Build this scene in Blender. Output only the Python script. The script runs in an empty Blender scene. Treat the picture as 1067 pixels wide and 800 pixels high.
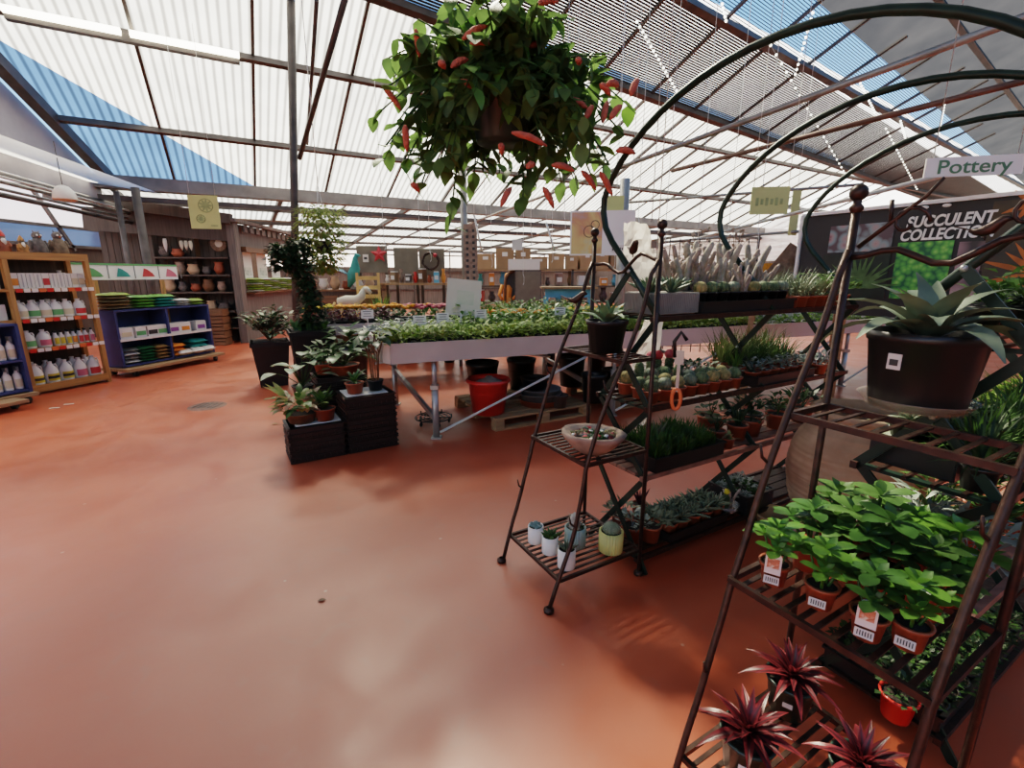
import bpy, bmesh, math, random
from mathutils import Vector, Matrix
R = random.Random(11)
PI = math.pi
SC = bpy.context.scene
COL = SC.collection
V = Vector
# ---------------------------------------------------------------- camera numbers (metres, pixels of a 1067x800 frame)
F, CX, CY, TH, HC = 490.0, 533.5, 400.0, math.radians(13.0), 1.6
CT, ST = math.cos(TH), math.sin(TH)
def ray(u, v):
    a, b = (u - CX) / F, -(v - CY) / F
    return V((a, CT + b * ST, -ST + b * CT))
EYE = V((0, 0, HC))
def at_z(u, v, z):
    r = ray(u, v); return EYE + r * ((z - HC) / r.z)
def at_y(u, v, y):
    r = ray(u, v); return EYE + r * (y / r.y)
def on_plane(u, v, p, n):
    r = ray(u, v); p = V(p); n = V(n); return EYE + r * ((p - EYE).dot(n) / r.dot(n))
# ---------------------------------------------------------------- mesh builder
class MB:
    def __init__(s): s.v = []; s.f = []; s.m = []; s.sm = []
    def face(s, idx, m=0, smooth=False): s.f.append(idx); s.m.append(m); s.sm.append(smooth)
    def poly(s, pts, m=0, smooth=False):
        b = len(s.v); s.v += [tuple(p) for p in pts]; s.face(list(range(b, b + len(pts))), m, smooth)
    def hexa(s, p, m=0):
        b = len(s.v); s.v += [tuple(q) for q in p]
        for f in ((3, 2, 1, 0), (4, 5, 6, 7), (0, 1, 5, 4), (1, 2, 6, 5), (2, 3, 7, 6), (3, 0, 4, 7)): s.face([b + i for i in f], m)
    def box(s, c, d, rz=0.0, m=0, M=None, taper=1.0):
        x, y, z = d[0] / 2, d[1] / 2, d[2] / 2
        ca, sa = math.cos(rz), math.sin(rz); out = []
        for zz, k in ((-z, taper), (z, 1.0)):
            for xx, yy in ((-x, -y), (x, -y), (x, y), (-x, y)):
                xx *= k; yy *= k
                out.append(V((c[0] + xx * ca - yy * sa, c[1] + xx * sa + yy * ca, c[2] + zz)))
        if M: out = [M @ q for q in out]
        s.hexa(out, m)
    def bar(s, a, b, w, h=None, m=0, up=(0, 0, 1)):
        a, b = V(a), V(b); h = h or w; t = (b - a)
        if t.length < 1e-6: return
        t.normalize(); u = V(up)
        if abs(t.dot(u)) > .98: u = V((1, 0, 0))
        r = t.cross(u).normalized(); u = r.cross(t)
        r *= w / 2; u *= h / 2
        s.hexa([a - r - u, a + r - u, a + r + u, a - r + u, b - r - u, b + r - u, b + r + u, b - r + u], m)
    def tube(s, pts, rad, n=7, m=0, caps=True):
        pts = [V(p) for p in pts]; N = len(pts)
        rad = rad if isinstance(rad, (list, tuple)) else [rad] * N
        t0 = (pts[1] - pts[0]).normalized(); u = V((0, 0, 1)) if abs(t0.z) < .9 else V((1, 0, 0))
        base = len(s.v)
        for i, p in enumerate(pts):
            t = (pts[min(i + 1, N - 1)] - pts[max(i - 1, 0)]).normalized()
            u = (u - t * u.dot(t))
            u = u.normalized() if u.length > 1e-5 else t.orthogonal().normalized()
            w = t.cross(u)
            for k in range(n):
                a = 2 * PI * k / n; s.v.append(tuple(p + (u * math.cos(a) + w * math.sin(a)) * rad[i]))
        for i in range(N - 1):
            for k in range(n):
                a, b = base + i * n + k, base + i * n + (k + 1) % n
                s.face([a, b, b + n, a + n], m, True)
        if caps:
            s.face([base + k for k in range(n)][::-1], m); s.face([base + (N - 1) * n + k for k in range(n)], m)
    def lathe(s, prof, n=20, c=(0, 0, 0), m=0, smooth=True, sq=None):
        # prof: (radius, z) pairs; a radius of 0 closes the end
        base = len(s.v); c = V(c); rows = []
        for r, z in prof:
            if r < 1e-6: s.v.append((c.x, c.y, c.z + z)); rows.append([len(s.v) - 1])
            else:
                row = []
                for k in range(n):
                    a = 2 * PI * k / n; q = r
                    if sq: q = r * sq(a)
                    s.v.append((c.x + q * math.cos(a), c.y + q * math.sin(a), c.z + z)); row.append(len(s.v) - 1)
                rows.append(row)
        for A, B in zip(rows, rows[1:]):
            for k in range(n):
                k2 = (k + 1) % n
                if len(A) == 1 and len(B) == 1: continue
                if len(A) == 1: s.face([A[0], B[k2], B[k]], m, smooth)
                elif len(B) == 1: s.face([A[k], A[k2], B[0]], m, smooth)
                else: s.face([A[k], A[k2], B[k2], B[k]], m, smooth)
    def ball(s, c, r, m=0, n=10, k=7, sc=(1, 1, 1)):
        b = len(s.v); s.lathe([(r * math.sin(PI * i / k), -r * math.cos(PI * i / k)) for i in range(k + 1)], n, (0, 0, 0), m)
        for i in range(b, len(s.v)):
            x, y, z = s.v[i]; s.v[i] = (c[0] + x * sc[0], c[1] + y * sc[1], c[2] + z * sc[2])
    def leaf(s, base, d, L, W, droop=.5, m=0, seg=4, fold=.25, tip=1.0, side=None, shape=1.0, rp=1.0):
        # a folded leaf blade that starts along d and bends down by droop radians
        p = V(base); d = V(d).normalized()
        r = d.cross(V((0, 0, 1)))
        if side is not None: r = V(side)
        r = r.normalized() if r.length > 1e-3 else V((1, 0, 0))
        b = len(s.v); ax = r
        for i in range(seg + 1):
            t = i / seg
            w = W * .5 * (max(0, math.sin(PI * (t ** shape) * .96 + .1)) ** rp if tip else 1 - t * .9)
            w = max(w, W * .03)
            upv = r.cross(d)
            for q in ((-1, fold), (0, 0), (1, fold)):
                s.v.append(tuple(p + r * (q[0] * w) + upv * (q[1] * w)))
            p = p + d * (L / seg)
            d = (Matrix.Rotation(-droop / seg, 3, ax) @ d).normalized()
        for i in range(seg):
            a = b + i * 3
            s.face([a, a + 1, a + 4, a + 3], m, True); s.face([a + 1, a + 2, a + 5, a + 4], m, True)
    def spear(s, base, d, L, W, bend=0.0, m=0, seg=4, fat=.5, n=5):
        # thick pointed succulent leaf
        d = V(d).normalized(); pts = []; rad = []; p = V(base)
        ax = d.cross(V((0, 0, 1)))
        ax = ax.normalized() if ax.length > 1e-3 else V((1, 0, 0))
        for i in range(seg + 1):
            t = i / seg; pts.append(p.copy()); rad.append(max(W * .5 * (math.sin(PI * (.25 + .75 * t))) ** .8, W * .02))
            p = p + d * (L / seg); d = (Matrix.Rotation(-bend / seg, 3, ax) @ d)
        b = len(s.v); s.tube(pts, rad, n, m)
    def move(s, b, M):
        for i in range(b, len(s.v)): s.v[i] = tuple(M @ V(s.v[i]))
    def mesh(s, name, mats):
        me = bpy.data.meshes.new(name); me.from_pydata(s.v, [], s.f)
        mats = mats if isinstance(mats, (list, tuple)) else [mats]
        for mm in mats: me.materials.append(mm)
        me.polygons.foreach_set('material_index', s.m); me.polygons.foreach_set('use_smooth', s.sm); me.update()
        return me
    def build(s, name, mats, parent=None, loc=None, rz=0.0):
        o = bpy.data.objects.new(name, s.mesh(name, mats)); COL.objects.link(o)
        if parent: o.parent = parent
        if loc is not None: o.location = loc
        if rz: o.rotation_euler = (0, 0, rz)
        return o
def put(name, me, parent=None, loc=(0, 0, 0), rz=0.0, sc=None):
    o = bpy.data.objects.new(name, me); COL.objects.link(o); o.parent = parent; o.location = loc
    o.rotation_euler = (0, 0, rz)
    if sc: o.scale = sc if isinstance(sc, (tuple, list)) else (sc, sc, sc)
    return o
def tag(o, label, cat, group=None):
    o['label'] = label; o['category'] = cat
    if group: o['group'] = group
    return o
def thing(name, label, cat, loc=(0, 0, 0), rz=0.0, group=None, sc=None):
    o = bpy.data.objects.new(name, None); COL.objects.link(o); o.location = loc; o.rotation_euler = (0, 0, rz)
    o.empty_display_size = .1
    if sc: o.scale = (sc, sc, sc)
    return tag(o, label, cat, group)
def struct(name, mb, mats, parent=None):
    o = mb.build(name, mats, parent)
    if not parent: o['kind'] = 'structure'
    return o
ORD = 'first second third fourth fifth sixth seventh eighth ninth tenth eleventh twelfth thirteenth fourteenth fifteenth sixteenth seventeenth eighteenth nineteenth twentieth'.split()
ORD += ['twenty-' + x for x in ORD[:9]] + ['thirtieth'] + ['thirty-' + x for x in ORD[:9]]
# ---------------------------------------------------------------- materials
def _base(name):
    m = bpy.data.materials.new(name); m.use_nodes = True; nt = m.node_tree; nt.nodes.clear()
    out = nt.nodes.new('ShaderNodeOutputMaterial'); return m, nt, out
def mat(name, col, rough=.6, metal=0.0, nz=(8, .25), bump=0.0, col2=None, vary=.0, emit=0, spec=.5, alpha=1.0, trans=0):
    m, nt, out = _base(name); N = nt.nodes; L = nt.links
    p = N.new('ShaderNodeBsdfPrincipled'); L.new(p.outputs[0], out.inputs[0])
    p.inputs['Roughness'].default_value = rough; p.inputs['Metallic'].default_value = metal
    p.inputs['Specular IOR Level'].default_value = spec
    p.inputs['Alpha'].default_value = alpha
    if trans: p.inputs['Transmission Weight'].default_value = trans
    tc = N.new('ShaderNodeTexCoord'); no = N.new('ShaderNodeTexNoise'); no.inputs['Scale'].default_value = nz[0]; no.inputs['Detail'].default_value = 4
    L.new(tc.outputs['Object'], no.inputs['Vector'])
    cr = N.new('ShaderNodeValToRGB'); L.new(no.outputs[0], cr.inputs[0])
    c2 = col2 or tuple(c * (1 - nz[1]) for c in col)
    cr.color_ramp.elements[0].position = .32; cr.color_ramp.elements[1].position = .68
    cr.color_ramp.elements[0].color = (*c2, 1); cr.color_ramp.elements[1].color = (*col, 1)
    src = cr.outputs[0]
    if vary:
        oi = N.new('ShaderNodeObjectInfo'); mr = N.new('ShaderNodeMapRange'); mr.inputs['To Min'].default_value = 1 - vary; mr.inputs['To Max'].default_value = 1 + vary
        L.new(oi.outputs['Random'], mr.inputs[0])
        h = N.new('ShaderNodeHueSaturation'); L.new(src, h.inputs['Color']); L.new(mr.outputs[0], h.inputs['Value']); src = h.outputs[0]
    L.new(src, p.inputs['Base Color'])
    if emit:
        L.new(src, p.inputs['Emission Color']); p.inputs['Emission Strength'].default_value = emit
    if bump:
        b = N.new('ShaderNodeBump'); b.inputs['Strength'].default_value = bump; b.inputs['Distance'].default_value = .02
        L.new(no.outputs[0], b.inputs['Height']); L.new(b.outputs[0], p.inputs['Normal'])
    return m
def leafmat(name, col, col2=None, rough=.45, tr=.3, nz=9, vary=.15, spec=.4):
    m, nt, out = _base(name); N = nt.nodes; L = nt.links
    p = N.new('ShaderNodeBsdfPrincipled'); p.inputs['Roughness'].default_value = rough; p.inputs['Specular IOR Level'].default_value = spec
    t = N.new('ShaderNodeBsdfTranslucent'); mx = N.new('ShaderNodeMixShader'); mx.inputs[0].default_value = tr
    tc = N.new('ShaderNodeTexCoord'); no = N.new('ShaderNodeTexNoise'); no.inputs['Scale'].default_value = nz; no.inputs['Detail'].default_value = 3
    L.new(tc.outputs['Object'], no.inputs['Vector'])
    cr = N.new('ShaderNodeValToRGB'); L.new(no.outputs[0], cr.inputs[0])
    c2 = col2 or tuple(c * .55 for c in col)
    cr.color_ramp.elements[0].position = .35; cr.color_ramp.elements[1].position = .65
    cr.color_ramp.elements[0].color = (*c2, 1); cr.color_ramp.elements[1].color = (*col, 1)
    oi = N.new('ShaderNodeObjectInfo'); mr = N.new('ShaderNodeMapRange'); mr.inputs['To Min'].default_value = 1 - vary; mr.inputs['To Max'].default_value = 1 + vary
    L.new(oi.outputs['Random'], mr.inputs[0]); h = N.new('ShaderNodeHueSaturation'); L.new(cr.outputs[0], h.inputs['Color']); L.new(mr.outputs[0], h.inputs['Value'])
    L.new(h.outputs[0], p.inputs['Base Color']); L.new(h.outputs[0], t.inputs['Color'])
    L.new(p.outputs[0], mx.inputs[1]); L.new(t.outputs[0], mx.inputs[2]); L.new(mx.outputs[0], out.inputs[0])
    return m
def wood(name, col, scale=3.0, axis='X', rough=.6, dark=.55):
    m, nt, out = _base(name); N = nt.nodes; L = nt.links
    p = N.new('ShaderNodeBsdfPrincipled'); p.inputs['Roughness'].default_value = rough; L.new(p.outputs[0], out.inputs[0])
    tc = N.new('ShaderNodeTexCoord'); mp = N.new('ShaderNodeMapping'); L.new(tc.outputs['Object'], mp.inputs[0])
    mp.inputs['Scale'].default_value = {'X': (.6, 9, 9), 'Y': (9, .6, 9), 'Z': (9, 9, .6)}[axis]
    no = N.new('ShaderNodeTexNoise'); no.inputs['Scale'].default_value = scale; no.inputs['Detail'].default_value = 5; L.new(mp.outputs[0], no.inputs['Vector'])
    cr = N.new('ShaderNodeValToRGB'); L.new(no.outputs[0], cr.inputs[0])
    cr.color_ramp.elements[0].position = .3; cr.color_ramp.elements[1].position = .7
    cr.color_ramp.elements[0].color = (*[c * dark for c in col], 1); cr.color_ramp.elements[1].color = (*col, 1)
    L.new(cr.outputs[0], p.inputs['Base Color'])
    b = N.new('ShaderNodeBump'); b.inputs['Strength'].default_value = .25; b.inputs['Distance'].default_value = .01; L.new(no.outputs[0], b.inputs['Height']); L.new(b.outputs[0], p.inputs['Normal'])
    return m
def sheet(name, col, transp=.3, stripe=None, dirt=.25, opac_dark=None, glow=0):
    # translucent roof sheet: light falls through it; stripe = corrugation pitch along local x
    m, nt, out = _base(name); N = nt.nodes; L = nt.links
    tl = N.new('ShaderNodeBsdfTranslucent'); df = N.new('ShaderNodeBsdfDiffuse'); tp = N.new('ShaderNodeBsdfTransparent')
    tc = N.new('ShaderNodeTexCoord')
    no = N.new('ShaderNodeTexNoise'); no.inputs['Scale'].default_value = 1.1; no.inputs['Detail'].default_value = 6; L.new(tc.outputs['Object'], no.inputs['Vector'])
    cr = N.new('ShaderNodeValToRGB'); L.new(no.outputs[0], cr.inputs[0]); cr.color_ramp.elements[0].position = .3; cr.color_ramp.elements[1].position = .75
    cr.color_ramp.elements[0].color = (*[c * (1 - dirt) for c in col], 1); cr.color_ramp.elements[1].color = (*col, 1)
    src = cr.outputs[0]
    if stripe:
        sx = N.new('ShaderNodeSeparateXYZ'); L.new(tc.outputs['Object'], sx.inputs[0])
        mu = N.new('ShaderNodeMath'); mu.operation = 'MULTIPLY'; mu.inputs[1].default_value = 2 * PI / stripe; L.new(sx.outputs['X'], mu.inputs[0])
        sn = N.new('ShaderNodeMath'); sn.operation = 'SINE'; L.new(mu.outputs[0], sn.inputs[0])
        c3 = N.new('ShaderNodeValToRGB'); mr = N.new('ShaderNodeMapRange'); mr.inputs['From Min'].default_value = -1; L.new(sn.outputs[0], mr.inputs[0]); L.new(mr.outputs[0], c3.inputs[0])
        c3.color_ramp.elements[0].color = (.40, .385, .37, 1); c3.color_ramp.elements[0].position = .05; c3.color_ramp.elements[1].color = (1, 1, 1, 1); c3.color_ramp.elements[1].position = .55
        mx = N.new('ShaderNodeMixRGB'); mx.blend_type = 'MULTIPLY'; mx.inputs[0].default_value = 1; L.new(src, mx.inputs[1]); L.new(c3.outputs[0], mx.inputs[2]); src = mx.outputs[0]
    L.new(src, tl.inputs[0]); L.new(src, df.inputs[0]); tp.inputs[0].default_value = (1, 1, 1, 1)
    m1 = N.new('ShaderNodeMixShader'); m1.inputs[0].default_value = .12; L.new(tl.outputs[0], m1.inputs[1]); L.new(df.outputs[0], m1.inputs[2])
    m2 = N.new('ShaderNodeMixShader'); m2.inputs[0].default_value = transp; L.new(m1.outputs[0], m2.inputs[1]); L.new(tp.outputs[0], m2.inputs[2])
    L.new(m2.outputs[0], out.inputs[0])
    return m
def picmat(name, cols, scale=6.0, kind='voronoi', rough=.5, dist=1.0):
    # printed picture: coloured blotches of a plant photograph
    m, nt, out = _base(name); N = nt.nodes; L = nt.links
    p = N.new('ShaderNodeBsdfPrincipled'); p.inputs['Roughness'].default_value = rough; L.new(p.outputs[0], out.inputs[0])
    tc = N.new('ShaderNodeTexCoord')
    if kind == 'voronoi':
        t = N.new('ShaderNodeTexVoronoi'); t.inputs['Scale'].default_value = scale; L.new(tc.outputs['Object'], t.inputs['Vector']); o = t.outputs['Distance']
    elif kind == 'wave':
        t = N.new('ShaderNodeTexWave'); t.inputs['Scale'].default_value = scale; t.inputs['Distortion'].default_value = 6 * dist; L.new(tc.outputs['Object'], t.inputs['Vector']); o = t.outputs[1]
    else:
        t = N.new('ShaderNodeTexNoise'); t.inputs['Scale'].default_value = scale; t.inputs['Detail'].default_value = 5; t.inputs['Distortion'].default_value = dist; L.new(tc.outputs['Object'], t.inputs['Vector']); o = t.outputs[0]
    cr = N.new('ShaderNodeValToRGB'); L.new(o, cr.inputs[0])
    el = cr.color_ramp.elements
    lo, hi = (.0, .8) if kind != 'noise' else (.3, .7)
    while len(el) < len(cols): el.new(.5)
    for i, c in enumerate(cols): el[i].position = lo + (hi - lo) * i / (len(cols) - 1); el[i].color = (*c, 1)
    L.new(cr.outputs[0], p.inputs['Base Color'])
    return m
M = {}
def mk(k, *a, **kw): M[k] = mat(k, *a, **kw); return M[k]
mk('iron', (.035, .022, .018), .42, .6, (30, .5), .15, col2=(.07, .035, .025))
mk('green_steel', (.014, .035, .024), .38, .3, (12, .4))
mk('black_plastic', (.012, .011, .011), .38, 0, (10, .3), vary=.2)
mk('crate_plastic', (.022, .014, .013), .4, 0, (10, .3), vary=.2)
mk('grey_plastic', (.2, .21, .22), .5, 0, (10, .3))
mk('terracotta_plastic', (.36, .085, .035), .5, 0, (9, .25), vary=.15)
mk('dark_green_pot', (.02, .045, .035), .35, 0, (9, .3))
mk('soil', (.035, .022, .015), .95, 0, (60, .6), .5)
mk('urn_clay', (.56, .37, .24), .8, 0, (7, .3), .15, col2=(.42, .26, .16))
mk('saucer_clay', (.50, .30, .15), .8, 0, (7, .25))
mk('stone', (.36, .25, .19), .85, 0, (14, .4), .3, col2=(.2, .13, .1))
mk('white_glaze', (.80, .75, .69), .25, 0, (6, .06))
mk('teal_glaze', (.33, .42, .36), .3, 0, (6, .1))
mk('yellow_glaze', (.60, .56, .20), .3, 0, (6, .1))
mk('galv', (.46, .45, .43), .38, .55, (6, .25))
mk('bench_metal', (.60, .54, .51), .35, .25, (3, .12))
mk('pipe', (.33, .32, .30), .45, .5, (6, .3))
mk('roof_steel', (.10, .085, .08), .55, .3, (5, .4))
mk('rust_steel', (.20, .11, .08), .6, .3, (5, .4))
mk('gutter', (.26, .24, .22), .55, .3, (3, .35))
mk('white_plastic', (.74, .72, .68), .4, 0, (6, .06))
mk('paper', (.72, .69, .64), .7, 0, (6, .06))
mk('cream_paper', (.62, .58, .47), .7, 0, (6, .08))
mk('grey_wall', (.50, .49, .50), .8, 0, (2, .2), col2=(.40, .39, .41))
mk('red_plastic', (.62, .035, .022), .3, 0, (5, .15))
mk('orange_plastic', (.75, .16, .05), .4, 0, (5, .15))
mk('blue_paint', (.035, .055, .17), .5, 0, (6, .3))
mk('sky_blue_paint', (.12, .42, .58), .5, 0, (6, .2))
mk('cable', (.05, .048, .05), .6, 0, (6, .3))
mk('white_wire', (.6, .6, .58), .5, 0, (6, .1))
mk('black_board', (.035, .033, .035), .5, 0, (3, .2))
mk('banner_white', (.88, .86, .84), .6, 0, (6, .03))
mk('ink_green', (.10, .22, .13), .6, 0, (6, .05))
mk('ink_dark', (.05, .05, .05), .6, 0, (6, .05))
mk('cardboard', (.36, .22, .12), .85, 0, (4, .2), vary=.25)
mk('tag_white', (.75, .72, .68), .5, 0, (5, .05))
mk('tube_light', (1, .97, .9), .4, 0, (2, .02), emit=4)
mk('bulb', (1, 1, 1), .3, 0, (2, .02), emit=2)
mk('pink', (.55, .10, .13), .6, 0, (40, .3)); mk('red_flower', (.6, .05, .06), .6, 0, (40, .3))
mk('marigold', (.85, .33, .02), .7, 0, (60, .35), vary=.1); mk('yellow_flower', (.80, .58, .03), .7, 0, (60, .3), vary=.1)
mk('chenille', (.50, .13, .08), .85, 0, (70, .35), .6, col2=(.36, .09, .06))
M['pine'] = wood('pine', (.50, .25, .085), 3, 'Z', .5); M['pine_x'] = wood('pine_x', (.50, .25, .085), 3, 'X', .5)
M['pallet'] = wood('pallet_wood', (.42, .25, .13), 3, 'X', .75); M['dark_wood'] = wood('dark_wood', (.10, .07, .055), 3, 'Z', .7)
M['shed_wood'] = wood('shed_wood', (.085, .062, .052), 3, 'Z', .7); M['grey_wood'] = wood('grey_wood', (.17, .14, .125), 3, 'Z', .75)
M['brown_wood'] = wood('brown_wood', (.20, .09, .04), 3, 'X', .6); M['slat_wood'] = wood('slat_wood', (.30, .15, .11), 3, 'X', .5)
def lm(k, *a, **kw): M[k] = leafmat(k, *a, **kw)
lm('herb', (.34, .46, .08), (.16, .28, .04)); lm('herb2', (.22, .34, .06), (.09, .18, .03)); lm('herb3', (.44, .50, .13), (.24, .34, .06))
lm('leaf', (.08, .165, .04), (.04, .09, .022)); lm('dark_leaf', (.034, .075, .026), (.018, .042, .015)); lm('bright_leaf', (.135, .29, .05), (.065, .17, .03), rough=.3)
lm('mid_leaf', (.06, .145, .036), (.03, .075, .02), rough=.3)
lm('basket_leaf', (.12, .215, .06), (.06, .11, .032), tr=.5); lm('yellow_leaf', (.36, .38, .12), (.16, .24, .05), tr=.4)
lm('grey_leaf', (.19, .225, .145), (.11, .14, .09), rough=.55, tr=.1); lm('aloe', (.13, .18, .11), (.07, .12, .07), rough=.42, tr=.08)
lm('silver_leaf', (.30, .34, .30), (.16, .20, .17), tr=.1); lm('red_leaf', (.30, .045, .05), (.12, .016, .022), rough=.35, nz=14)
lm('pink_leaf', (.50, .26, .20), (.13, .20, .06), nz=14); lm('white_leaf', (.55, .60, .45), (.14, .26, .08), nz=14); lm('purple_leaf', (.13, .035, .055), (.07, .02, .035))
lm('cactus', (.12, .16, .07), (.06, .09, .04), rough=.7, tr=0, nz=30); lm('cactus_gold', (.34, .25, .10), (.12, .13, .05), rough=.8, tr=0, nz=40)
lm('cactus_hair', (.40, .35, .30), (.22, .21, .16), rough=.9, tr=0, nz=40); lm('cactus_pink', (.40, .31, .27), (.24, .20, .16), rough=.9, tr=0, nz=40); lm('blue_succ', (.16, .26, .25), (.10, .17, .16), tr=.05)
lm('grass', (.09, .17, .045), (.04, .09, .025)); lm('moss', (.055, .13, .02), (.025, .07, .012), nz=20); lm('reed', (.17, .20, .08), (.08, .11, .04))
# ================================================================ camera, light, sky
cd = bpy.data.cameras.new('camera'); cam = bpy.data.objects.new('camera', cd); COL.objects.link(cam)
cam.location = EYE; cam.rotation_euler = (PI / 2 - TH, 0, 0)
cd.sensor_fit = 'HORIZONTAL'; cd.sensor_width = 36; cd.lens = 36 * F / 1067; cd.clip_end = 300; cd.clip_start = .05
SC.camera = cam
w = bpy.data.worlds.new('sky'); SC.world = w; w.use_nodes = True
nt = w.node_tree; nt.nodes.clear()
bg = nt.nodes.new('ShaderNodeBackground'); ow = nt.nodes.new('ShaderNodeOutputWorld'); nt.links.new(bg.outputs[0], ow.inputs[0])
tc = nt.nodes.new('ShaderNodeTexCoord'); sep = nt.nodes.new('ShaderNodeSeparateXYZ'); nt.links.new(tc.outputs['Generated'], sep.inputs[0])
cr = nt.nodes.new('ShaderNodeValToRGB'); nt.links.new(sep.outputs['Z'], cr.inputs[0])
cr.color_ramp.elements[0].position = .0; cr.color_ramp.elements[0].color = (.80, .78, .76, 1)
e_ = cr.color_ramp.elements.new(.10); e_.color = (.30, .50, .82, 1)
cr.color_ramp.elements[2].position = .5; cr.color_ramp.elements[2].color = (.09, .27, .66, 1)
nt.links.new(cr.outputs[0], bg.inputs[0]); bg.inputs[1].default_value = 1.25
sl = bpy.data.lights.new('sun', 'SUN'); sun = bpy.data.objects.new('sun', sl); COL.objects.link(sun)
sl.energy = 8.0; sl.angle = math.radians(8); sl.color = (1, .94, .86)
sun.rotation_euler = (math.radians(-38), math.radians(-16), 0); sun.location = (0, 10, 30)
SC.view_settings.view_transform = 'Filmic'; SC.view_settings.look = 'Medium High Contrast'; SC.view_settings.exposure = 1.15; SC.view_settings.use_white_balance = True; SC.view_settings.white_balance_temperature = 7600; SC.view_settings.white_balance_tint = 3
cy = SC.cycles; cy.use_denoising = True; cy.max_bounces = 8; cy.diffuse_bounces = 4; cy.glossy_bounces = 3; cy.transmission_bounces = 6; cy.transparent_max_bounces = 24
cy.sample_clamp_indirect = 6; cy.use_adaptive_sampling = False; cy.caustics_reflective = False; cy.caustics_refractive = False
# ================================================================ floor
def floor_mat():
    m, nt, out = _base('red_floor_paint'); N = nt.nodes; L = nt.links
    p = N.new('ShaderNodeBsdfPrincipled'); L.new(p.outputs[0], out.inputs[0])
    tc = N.new('ShaderNodeTexCoord')
    def noise(sc, det=5, dist=0):
        n = N.new('ShaderNodeTexNoise'); n.inputs['Scale'].default_value = sc; n.inputs['Detail'].default_value = det; n.inputs['Distortion'].default_value = dist
        L.new(tc.outputs['Object'], n.inputs['Vector']); return n.outputs[0]
    def ramp(src, a, b, c0, c1):
        c = N.new('ShaderNodeValToRGB'); L.new(src, c.inputs[0]); e = c.color_ramp.elements
        e[0].position = a; e[1].position = b; e[0].color = c0; e[1].color = c1; return c.outputs[0]
    def mix(f, a, b, mode='MIX'):
        x = N.new('ShaderNodeMixRGB'); x.blend_type = mode
        for i, q in enumerate((f, a, b)):
            if isinstance(q, (int, float)): x.inputs[i].default_value = q
            elif isinstance(q, tuple): x.inputs[i].default_value = q
            else: L.new(q, x.inputs[i])
        return x.outputs[0]
    a = ramp(noise(.55, 6, .6), .35, .7, (.40, .068, .026, 1), (.50, .10, .042, 1))
    worn = ramp(noise(1.1, 6, .5), .40, .80, (0, 0, 0, 1), (1, 1, 1, 1))
    a = mix(mix(1, worn, (.35, .35, .35, 1), 'MULTIPLY'), a, (.42, .15, .09, 1))
    sc = ramp(noise(7, 9, 1.0), .58, .82, (0, 0, 0, 1), (1, 1, 1, 1))
    a = mix(mix(1, sc, (.35, .35, .35, 1), 'MULTIPLY'), a, (.30, .12, .08, 1))
    vo = N.new('ShaderNodeTexVoronoi'); vo.inputs['Scale'].default_value = 3.5; L.new(tc.outputs['Object'], vo.inputs['Vector'])
    sp = ramp(vo.outputs['Distance'], .02, .04, (1, 1, 1, 1), (0, 0, 0, 1))
    a = mix(mix(1, sp, (.5, .5, .5, 1), 'MULTIPLY'), a, (.55, .38, .28, 1))
    L.new(a, p.inputs['Base Color'])
    rr = ramp(noise(2.3, 7, .8), .2, .85, (.27, .27, .27, 1), (.5, .5, .5, 1)); L.new(rr, p.inputs['Roughness'])
    b = N.new('ShaderNodeBump'); b.inputs['Strength'].default_value = .08; b.inputs['Distance'].default_value = .02; L.new(noise(5, 4), b.inputs['Height']); L.new(b.outputs[0], p.inputs['Normal'])
    p.inputs['Specular IOR Level'].default_value = .75
    return m
M['floor'] = floor_mat()
b = MB(); b.box((4, 12, -.05), (50, 44, .1)); struct('floor', b, M['floor'])
# ================================================================ roof: slope 1 rises from the gutter towards the viewer
DR = V((math.cos(PI / 6), .5, 0)); NR = V((-.5, math.cos(PI / 6), 0))
N0, Z0, AL = 13.1, 3.6, math.atan(.4)
UPS = (-NR * math.cos(AL) + V((0, 0, 1)) * math.sin(AL)); RN = DR.cross(UPS)
P0 = NR * N0 + V((0, 0, Z0))
RM = Matrix(((DR.x, UPS.x, RN.x, P0.x), (DR.y, UPS.y, RN.y, P0.y), (DR.z, UPS.z, RN.z, P0.z), (0, 0, 0, 1))); RI = RM.inverted()
def LR(u, v): q = RI @ on_plane(u, v, P0, RN); return (q.x, q.y)
def lin(p, q): return lambda x: p[1] + (q[1] - p[1]) * (x - p[0]) / (q[0] - p[0])
def liny(p, q): return lambda y: p[0] + (q[0] - p[0]) * (y - p[1]) / (q[1] - p[1])
A_, B_, C_ = lin(LR(416, 0), LR(920, 188)), lin(LR(720, 0), LR(1000, 156)), lin(LR(852, 0), LR(1010, 140))
GB, LB = liny(LR(0, 60), LR(118, 185)), liny(LR(0, 42), LR(258, 190))
M['roof_white'] = sheet('corrugated_white_sheet', (.72, .685, .63), .10, .135, .3)
M['roof_plain'] = sheet('white_film', (.92, .90, .90), .10, None, .22)
M['blue_shade_and_pane'] = sheet('shade_blue_sheet', (.07, .14, .27), .02, .135, .3)  # blue stands in for shade on the roof; the left window strip shares it
M['net'] = sheet('grey_shade_net', (.042, .038, .036), .035, None, .45)
ceil = bpy.data.objects.new('ceiling', None); COL.objects.link(ceil); ceil['kind'] = 'structure'; ceil.matrix_world = RM
def rpoly(name, pts, m, z=0.0):
    b = MB(); b.poly([(x, y, z) for x, y in pts]); o = b.build(name, m, ceil); return o
X1 = 46
ya = 9.0
for _ in range(8): ya = A_(GB(ya))
yc = (LB(0) - GB(0)) / ((LB(0) - GB(0)) - (LB(1) - GB(1)))
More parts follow.
